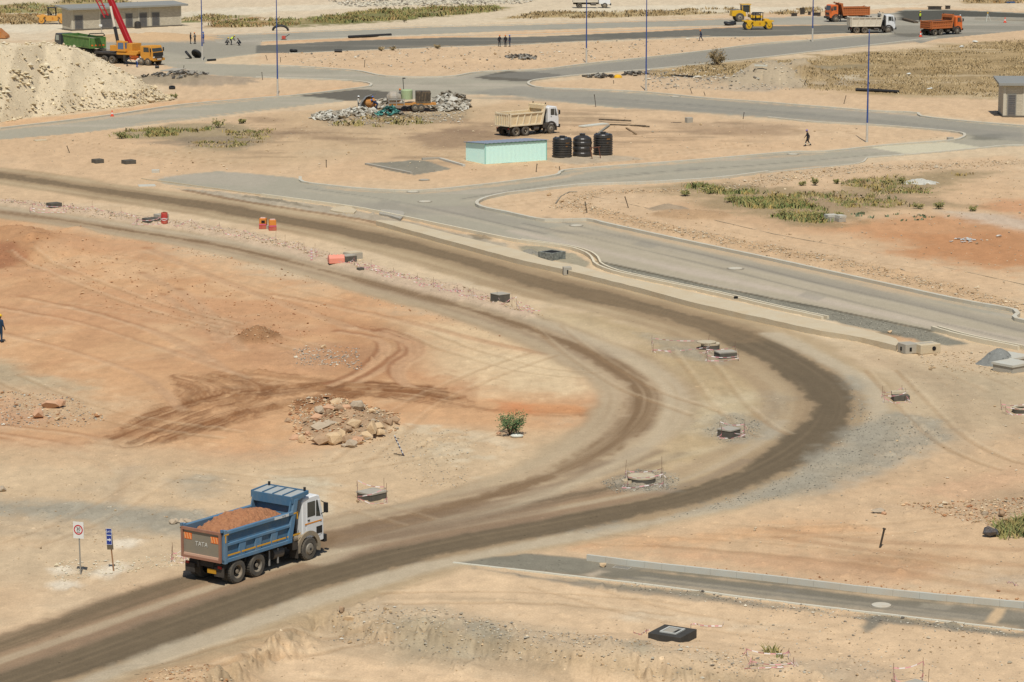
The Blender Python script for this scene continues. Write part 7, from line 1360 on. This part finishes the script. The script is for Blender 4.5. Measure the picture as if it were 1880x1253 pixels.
tufts('weeds', [[(1243, 345), (1300, 342), (1350, 358), (1330, 372), (1250, 368)], [(1350, 366), (1420, 362), (1510, 385), (1520, 410), (1450, 408), (1370, 388)], [(1330, 355), (1400, 352), (1480, 378), (1400, 375)]], 7.0, .2, .6, OLV+GRN+GRN+GOLD+[S(120, 136, 72)], 12, .045, .8)
tufts('weeds', [[(1540, 335), (1640, 325), (1720, 342), (1700, 358), (1560, 352)], [(1520, 372), (1640, 366), (1690, 380), (1560, 384)], [(1380, 360), (1560, 350), (1700, 355), (1640, 368), (1450, 372)]], 2.6, .12, .42, OLV+GOLD+GRN+DRY, 10, .04, .5)
tufts('weeds', [[(1690, 328), (1785, 318), (1790, 332), (1720, 338)]], 2.2, .15, .4, GOLD+DRY, 8, .045, .5); tufts('weeds', [[(1640, 395), (1740, 398), (1730, 412), (1650, 408)], [(1560, 392), (1620, 392), (1640, 402), (1580, 404)]], .8, .15, .3, [S(120, 130, 100), S(100, 112, 80)], 8, .06, .3)
tufts('weeds', [[(212, 243), (300, 238), (360, 240), (350, 256), (220, 254)], [(360, 240), (470, 232), (470, 242), (400, 246)]], 3.4, .2, .55, OLV+GRN+GOLD, 12, .05, .6); tufts('weeds', [[(330, 262), (470, 250), (490, 262), (420, 272), (350, 270)], [(400, 238), (500, 236), (490, 256), (420, 256)]], 1.8, .1, .35, OLV+DRY, 9, .05, .6)
tufts('weeds', [[(640, 216), (680, 214), (690, 222), (650, 224)], [(700, 222), (780, 216), (790, 228), (690, 234)], [(600, 222), (700, 226), (690, 234), (610, 232)]], 1.5, .2, .6, OLV+DRY, 8, .07, .5)
for q in ([(395, 46), (450, 38), (560, 36), (640, 28), (690, 20), (820, 13), (912, 14), (905, 21), (800, 31), (700, 39), (560, 47), (420, 51)],): tufts('scrub', [q], 1.1, .3, .8, OLV+GRN+[S(150, 122, 78), S(166, 134, 90), S(140, 118, 76)], 10, .08, 1.6)
tufts('scrub', [[(935, 35), (985, 24), (1100, 23), (1200, 21), (1345, 16), (1345, 24), (1200, 30), (1080, 34)]], 1.0, .25, .6, DRY, 9, .08, 1.2)
tufts('scrub', [[(-20, 14), (60, 8), (112, 14), (112, 26), (40, 24), (-20, 26)], [(330, 40), (380, 28), (430, 32), (400, 40)], [(120, 0), (230, -8), (240, 6), (110, 12)]], 1.0, .25, .65, OLV+DRY, 9, .09, 1.2); tufts('scrub', [[(-20, 26), (70, 28), (78, 44), (-20, 47)], [(388, 40), (470, 35), (480, 50), (400, 50)], [(1415, 26), (1500, 14), (1520, 22), (1430, 28)], [(1750, -10), (1900, -12), (1900, 6), (1780, 6)]], 1.0, .25, .6, DRY+[S(166, 130, 84)], 9, .08, 1.2)
tufts('weeds', [[(1828, 968), (1880, 955), (1900, 985), (1835, 990)]], 14, .3, .6, GRN+OLV, 10, .03, .25); tufts('weeds', [[(1310, 1214), (1370, 1206), (1440, 1212), (1450, 1236), (1300, 1236)], [(1375, 1209), (1425, 1204), (1440, 1219), (1390, 1222)]], 12, .15, .4, GRN+OLV, 9, .025, .2)
tufts('weeds', [[(1220, 1212), (1236, 1206), (1240, 1219), (1222, 1221)], [(1268, 1218), (1284, 1212), (1288, 1224), (1270, 1226)], [(1205, 1220), (1214, 1218), (1214, 1224), (1206, 1224)]], 16, .12, .3, GRN, 10, .02, .15)
def shrub(label, px, r, h, cols_, n=520, leaf=.09, kind='shrub', grp=None, trunk=True):
    """leafy bush: bent twigs from the root, small leaves spread through an uneven crown"""
    x, y, z = WG(*px); t = thing(kind, label, 'bush', (x, y), 0, grp, z-.02); b = MB(); tips = []
    for i in range(14):
        a = rng.uniform(0, 6.28); l = rng.uniform(.5, 1); m1 = Vector((math.cos(a)*r*.3*l, math.sin(a)*r*.3*l, h*.45*l)); e = Vector((math.cos(a)*r*l*rng.uniform(.5, 1), math.sin(a)*r*l*rng.uniform(.5, 1), h*rng.uniform(.55, 1)*l))
        b.tube((0, 0, 0), m1, .022*h, .014*h, 5); b.tube(m1, e, .014*h, .005*h, 5); tips.append((m1, e))
    b.build('twigs', mat('twig_brown', S(116, 96, 74), .9), t)
    vs, fs, ca = [], [], []
    for i in range(n):
        m1, e = rng.choice(tips); u = rng.random()**.6; p = m1.lerp(e, u) + Vector((rng.gauss(0, .13*r), rng.gauss(0, .13*r), rng.gauss(0, .1*h)))
        if p.z < .03: p.z = abs(p.z)+.03
        d = Vector((rng.gauss(0, 1), rng.gauss(0, 1), rng.gauss(.3, .8))).normalized(); s = d.orthogonal().normalized()*leaf*.35; d = d*leaf*rng.uniform(.6, 1.6); k = len(vs)
        vs += [p-s*.4, p+d*.5-s, p+d, p+d*.5+s]; fs.append((k, k+1, k+2, k+3)); c = np.array(rng.choice(cols_))*rng.uniform(.7, 1.25); ca += [(*c, 1)]*4
    npmesh('leaves', np.array([tuple(v) for v in vs]), np.array(fs), attr_mat('blades', .8, False), np.array(ca), parent=t); return t
DG = [S(92, 116, 74), S(110, 132, 84), S(74, 98, 62), S(132, 146, 98)]
shrub('feathery green bush growing beside the white basin inside the bend', (936, 799), 1.05, 1.3, DG, 1500, .085)
shrub('dry round brown bush on the edge of the far road', (1317, 120), 1.5, 2.2, [S(140, 118, 82), S(162, 138, 96), S(118, 100, 70)], 900, .2)
for lab, p, r, h in (('dark green bush left of two in a row above the weed patch', (1472, 341), .45, .5), ('upright dark green bush in the row above the weed patch', (1496, 341), .42, .8), ('small green bush right of the row above the weed patch', (1535, 338), .4, .6), ('round yellowish green bush at the right end of the weeds', (1723, 384), .7, .75), ('green bush left of the round yellowish one', (1686, 384), .6, .6), ('grey green bush at the far right of the weeds', (1786, 388), .5, .5), ('dark bush in front of the stacked slabs', (1541, 400), .4, .5), ('dark leafy bush left of the white lime heap', (1657, 337), .5, .8), ('bushy plant at the left tip of the weed patch', (1258, 360), .7, .7), ('bushy plant behind the left tip of the weed patch', (1300, 356), .9, .8), ('tall bushy plant in the middle of the left weed patch', (1340, 372), .9, .9), ('sprawling bush at the low end of the left weed patch', (1440, 398), 1.1, .9), ('bush beside the sprawling one near the stacked slabs', (1490, 402), .9, .8)): shrub(lab, p, r, h, GRN+OLV, 260, .13)
for lab, p, r, h in (('green bush above the left weed patch, closest to the road', (403, 235), .9, .95), ('small green bush right of the one above the left weeds', (444, 227), .55, .65), ('bush at the left end of the left weed strip', (222, 255), .8, .8), ('small green bush at the foot of the limestone heap', (318, 182), .6, .7), ('dry brown bush on the verge left of the three workers', (700, 94), .6, .7), ('dry brown bush beside the first one on the far verge', (721, 93), .6, .7), ('small dry bush on the verge nearest the three workers', (803, 90), .6, .7), ('dark thorny bush at the end of the far scrub belt', (907, 21), .9, 1.2), ('dark green bush within the far scrub belt', (777, 32), 1.4, 1.4), ('second dark green bush left of it in the far scrub belt', (654, 36), 1.1, 1.3), ('green bush standing before the far scrub belt', (742, 41), .9, 1.0)): shrub(lab, p, r, h, (GRN+OLV) if 'dry' not in lab else DRY, 220, .17)

# ---------------------------------------------------------------- people
def capsule(p0, p1, r0, r1, n=10):
    p0, p1 = Vector(p0), Vector(p1); d = (p1-p0); L_ = d.length or 1e-4; d = d/L_; u = d.orthogonal().normalized(); w = d.cross(u); rings = []
    for k in range(4): a = -math.pi/2+math.pi/2*k/3; rings.append((p0+d*r0*math.sin(a), max(r0*math.cos(a), 1e-4)))
    for k in range(4): a = math.pi/2*k/3; rings.append((p1+d*r1*math.sin(a), max(r1*math.cos(a), 1e-4)))
    vs = [c+(u*math.cos(6.2832*i/n)+w*math.sin(6.2832*i/n))*r for c, r in rings for i in range(n)]; m = len(rings)
    return vs, [(k*n+i, k*n+(i+1) % n, (k+1)*n+(i+1) % n, (k+1)*n+i) for k in range(m-1) for i in range(n)]+[tuple(range(n))[::-1], tuple(range((m-1)*n, m*n))]
# joints: pelvis, chest, head, then per side (left +y, right -y): shoulder offset, elbow, wrist, knee, ankle
POSES = {
 'stand': dict(pel=(0, 0, .94), ch=(.01, 0, 1.36), hd=(.03, 0, 1.6), el=[(-.04, .27, 1.12), (-.02, -.28, 1.12)], wr=[(.1, .26, .9), (.12, -.25, .92)], kn=[(.03, .1, .5), (0, -.11, .5)], an=[(0, .12, .09), (-.05, -.13, .09)]),
 'talk': dict(pel=(0, 0, .94), ch=(.02, 0, 1.36), hd=(.06, 0, 1.59), el=[(.05, .27, 1.14), (-.06, -.27, 1.13)], wr=[(.24, .16, 1.08), (.06, -.24, .9)], kn=[(.05, .1, .5), (-.02, -.1, .5)], an=[(.02, .11, .09), (-.08, -.12, .09)]),
 'walk': dict(pel=(0, 0, .92), ch=(.05, 0, 1.34), hd=(.11, 0, 1.57), el=[(-.14, .26, 1.12), (.16, -.26, 1.12)], wr=[(-.12, .27, .88), (.3, -.22, .95)], kn=[(.2, .09, .52), (-.06, -.09, .5)], an=[(.28, .09, .1), (-.32, -.09, .17)]),
 'bend': dict(pel=(-.12, 0, .9), ch=(.24, 0, 1.16), hd=(.45, 0, 1.28), el=[(.36, .22, .92), (.38, -.22, .92)], wr=[(.52, .16, .72), (.54, -.14, .72)], kn=[(.04, .12, .48), (-.02, -.12, .48)], an=[(-.02, .14, .09), (-.1, -.14, .09)]),
 'crouch': dict(pel=(-.15, 0, .42), ch=(.1, 0, .78), hd=(.22, 0, 1.0), el=[(.3, .24, .62), (.3, -.24, .62)], wr=[(.46, .14, .42), (.46, -.14, .42)], kn=[(.3, .16, .48), (.26, -.16, .46)], an=[(.06, .14, .09), (-.02, -.14, .1)])}
BODY = {}
def body_mesh(pose, jc, tc, sc):
    key = (pose, jc.name, tc.name, sc.name)
    if key in BODY: return BODY[key]
    P = {k: (Vector(v) if not isinstance(v, list) else [Vector(q) for q in v]) for k, v in POSES[pose].items()}; bones = []
    up = (P['ch']-P['pel']).normalized(); fw = Vector((0, 1, 0)).cross(up).normalized()
    if fw.x < 0: fw = -fw
    for s in (1, -1): bones += [(P['pel']+Vector((0, s*.07, 0)), P['ch']+Vector((0, s*.09, 0)), .11, .12, 1)]
    bones += [(P['pel'], P['ch'], .12, .13, 1), (P['ch']+Vector((0, .12, .02)), P['ch']+Vector((0, -.12, .02)), .09, .09, 1), (P['ch']+up*.08, P['hd']-up*.02, .055, .055, 3), (P['hd'], P['hd']+up*.09, .088, .096, 3), (P['hd']+fw*.09+up*.03, P['hd']+fw*.105+up*.005, .014, .018, 3)]
    for s in (1, -1): bones += [(P['hd']+fw*.086+up*.05+Vector((0, s*.033, 0)), P['hd']+fw*.087+up*.05+Vector((0, s*.035, 0)), .012, .012, 4), (P['hd']+up*.03+Vector((0, s*.093, 0)), P['hd']+up*.06+Vector((0, s*.095, 0)), .018, .018, 3)]
    bones.append((P['hd']+fw*.083-up*.045+Vector((0, .02, 0)), P['hd']+fw*.083-up*.045-Vector((0, .02, 0)), .01, .01, 4))
    for i, s in ((0, 1), (1, -1)):
        sh = P['ch']+Vector((0, s*.19, .03)); el, wr, kn, an = P['el'][i], P['wr'][i], P['kn'][i], P['an'][i]; hip = P['pel']+Vector((0, s*.09, -.03))
        bones += [(sh, el, .062, .048, 1), (el, wr, .048, .036, 1), (hip, kn, .095, .066, 2), (kn, an, .066, .05, 2), (an+Vector((-.03, 0, -.03)), an+Vector((.17, s*.02, -.045)), .05, .04, 4)]
        d = (wr-el).normalized(); lat = Vector((0, 1, 0)) - d*d.y; lat.normalize(); pal = wr+d*.09; bones.append((wr, pal, .032, .034, 3)); nrm = d.cross(lat)
        for f, L_ in enumerate((.065, .078, .072, .055)):
            q = pal+lat*(-.03+.02*f); m = q+d*L_*.55+nrm*.012*s; bones += [(q, m, .0115, .011, 3), (m, m+d*L_*.4+nrm*.03*s, .011, .01, 3)]
        bones.append((wr+d*.03+lat*.03, wr+d*.08+lat*.058, .014, .011, 3))
    b = MB()
    for p0, p1, r0, r1, _ in bones: b.add(*capsule(p0, p1, r0, r1))
    o = b.build('body', jc); m = o.modifiers.new('skin', 'REMESH'); m.mode = 'VOXEL'; m.voxel_size = .0125; bpy.context.view_layer.update()
    me = bpy.data.meshes.new_from_object(o.evaluated_get(bpy.context.evaluated_depsgraph_get())); old = o.data; bpy.data.objects.remove(o); bpy.data.meshes.remove(old)
    n = len(me.polygons); ct = np.empty(n*3, np.float32); me.polygons.foreach_get('center', ct); ct = ct.reshape(-1, 3); best = np.full(n, 1e9); mi = np.zeros(n, np.int32)
    for p0, p1, r0, r1, k in bones:
        a, e = np.array(p0), np.array(p1-p0); l2 = max(e @ e, 1e-9); t = np.clip((ct-a) @ e/l2, 0, 1); d = np.linalg.norm(ct-a-t[:, None]*e, axis=1)-(r0+(r1-r0)*t); u = d < best; best[u] = d[u]; mi[u] = k-1
    me.materials.clear()
    for q in (jc, tc, sc, mat('boot_dark', S(44, 40, 38), .8)): me.materials.append(q)
    me.polygons.foreach_set('material_index', mi); me.polygons.foreach_set('use_smooth', [True]*n); BODY[key] = (me, P); return BODY[key]
SKIN = mat('skin_brown', S(120, 82, 60), .6)
def person(label, px, face, pose, jacket, trousers, hat=None, vest=None, sc=1.0, z=None, extra=None):
    me, P = body_mesh(pose, jacket, trousers, SKIN); xy = W(*px); t = thing('person', label, 'person', xy, R_(face), z=z); t.scale = (sc,)*3
    o = bpy.data.objects.new('body', me); COL.objects.link(o); o.parent = t; up = (P['ch']-P['pel']).normalized(); h = P['hd']
    if hat:
        b = MB(); b.lathe([(.125, -.01), (.118, .05), (.095, .1), (.05, .128), (0, .135)], 18); b.lathe([(.112, -.008), (.15, -.014), (.15, -.004), (.112, .004)], 18, (.025, 0, 0)); b.tube((-.1, 0, .1), (.1, 0, .1), .022, .022, 6)
        q = b.build('helmet', hat, t, smooth=True); q.location = h+up*.085; q.rotation_euler = (0, math.atan2(up.x, up.z), 0)
    if vest:
        b = MB(); L_ = (P['ch']-P['pel']).length; prof = [(.15, .0), (.155, L_*.5), (.165, L_*.85), (.15, L_+.04), (.08, L_+.08)]; n = 20
        vs = [(r*math.cos(6.2832*i/n)*.95, r*math.sin(6.2832*i/n)*1.42, zz) for r, zz in prof for i in range(n)]; b.add(vs, [(k*n+i, k*n+(i+1) % n, (k+1)*n+(i+1) % n, (k+1)*n+i) for k in range(len(prof)-1) for i in range(n)])
        q = b.build('vest', vest, t, smooth=True); q.location = P['pel']; q.rotation_euler = (0, math.atan2(up.x, up.z), 0)
    if extra: extra(t)
    return t
NAVY = mat('cloth_navy', S(48, 62, 92), .9); NAVY2 = mat('cloth_dark', S(44, 46, 54), .9); PALEC = mat('cloth_pale', S(206, 200, 186), .9); GREYC = mat('cloth_grey', S(120, 116, 110), .9); BLUEC = mat('cloth_blue', S(66, 96, 160), .9)
H_Y = mat('helmet_yellow', S(240, 198, 56), .4); H_O = mat('helmet_orange', S(240, 140, 62), .4); H_W = mat('helmet_white', S(240, 240, 236), .4); H_B = mat('helmet_blue', S(80, 120, 200), .4); H_P = mat('cap_purple', S(142, 124, 176), .7); HIV = mat('hivis_yellow', S(206, 226, 70), .7); HIVO = mat('hivis_pale', S(226, 220, 170), .7)
def bag(t): [MB().lathe([(.088, z_-.04), (.088, z_+.04)], 12, (x_, y_, 0)).build('reflective_band', mat('band_pale', S(226, 226, 206), .5), t) for x_, y_, z_ in ((.25, .09, .3), (-.2, -.09, .32))]; MB().box((.05, -.24, .74), (.16, .24, .42)).build('bag', mat('bag_yellow', S(240, 206, 70), .7), t, bevel=.02)
person('worker in navy coveralls and a yellow helmet cut off by the left edge', (1, 629), 60, 'stand', mat('cloth_deep', S(40, 62, 86), .9), MATS['cloth_deep'], H_Y, sc=1.04, z=0)
person('dark clad worker with a purple cap and yellow bag walking on the sand island', (1483, 269), 180, 'walk', NAVY2, NAVY2, H_P, HIVO if False else None, extra=bag, z=0)
person('worker with an orange helmet walking alone along the dark far road', (1287, 76), 170, 'walk', NAVY, NAVY, H_O, z=0)
person('worker with an orange helmet, left of three standing by the dark road', (917, 86), -60, 'talk', NAVY2, NAVY2, H_O, z=0); person('worker in black, middle of three standing by the dark road', (928, 86), -120, 'stand', NAVY2, NAVY2, H_O, z=0); person('worker with a blue helmet, right of three standing by the dark road', (936, 86), 200, 'stand', NAVY, NAVY, H_B, z=0)
person('worker in dark clothes farthest left beside the first blue pole', (350, 81), 20, 'stand', NAVY2, NAVY2, None, z=0); person('worker with an orange helmet beside the first blue pole', (358, 81), 160, 'talk', GREYC, NAVY2, H_O, z=0); person('worker in blue with a blue helmet just right of the first pole', (374, 80), 190, 'stand', BLUEC, BLUEC, H_B, z=0)
person('worker crouching left of the man in the yellow vest', (416, 83), 0, 'crouch', GREYC, NAVY2, H_Y, z=0); person('worker in a yellow vest standing between two crouching men', (425, 83), 30, 'bend', NAVY2, NAVY2, H_Y, HIV, z=0); person('worker crouching right of the man in the yellow vest', (440, 84), 180, 'crouch', NAVY2, NAVY2, None, z=0)
person('worker in a pale shirt and white cap left of the hooded mixer', (658, 204), 10, 'stand', PALEC, GREYC, H_W, z=0); person('worker in a blue helmet bending behind the hooded mixer', (676, 199), 0, 'bend', BLUEC, NAVY, H_B, z=0); person('worker in navy bending right of the hooded mixer', (691, 205), 180, 'bend', NAVY, NAVY, H_B, z=0); person('worker in an orange helmet on the mixer trailer beside the green tank', (734, 200), -20, 'stand', GREYC, NAVY2, H_O, z=.6)
person('worker with a white helmet at the rear wheels of the crane', (203, 113), -20, 'stand', NAVY2, NAVY2, H_W, HIVO, z=0); person('worker in dark clothes bending beside the crane', (234, 122), 10, 'bend', NAVY2, NAVY2, None, z=0); person('worker in white and blue crouching at the front of the crane', (252, 124), 40, 'bend', PALEC, BLUEC, H_W, z=0)
person('worker in a bright vest behind the bed of the orange tipper', (1689, 40), -60, 'stand', NAVY2, NAVY2, H_Y, HIV, z=0); person('worker in a bright vest in front of the orange tipper cab', (1763, 47), 190, 'stand', NAVY2, NAVY2, H_W, HIV, z=0)
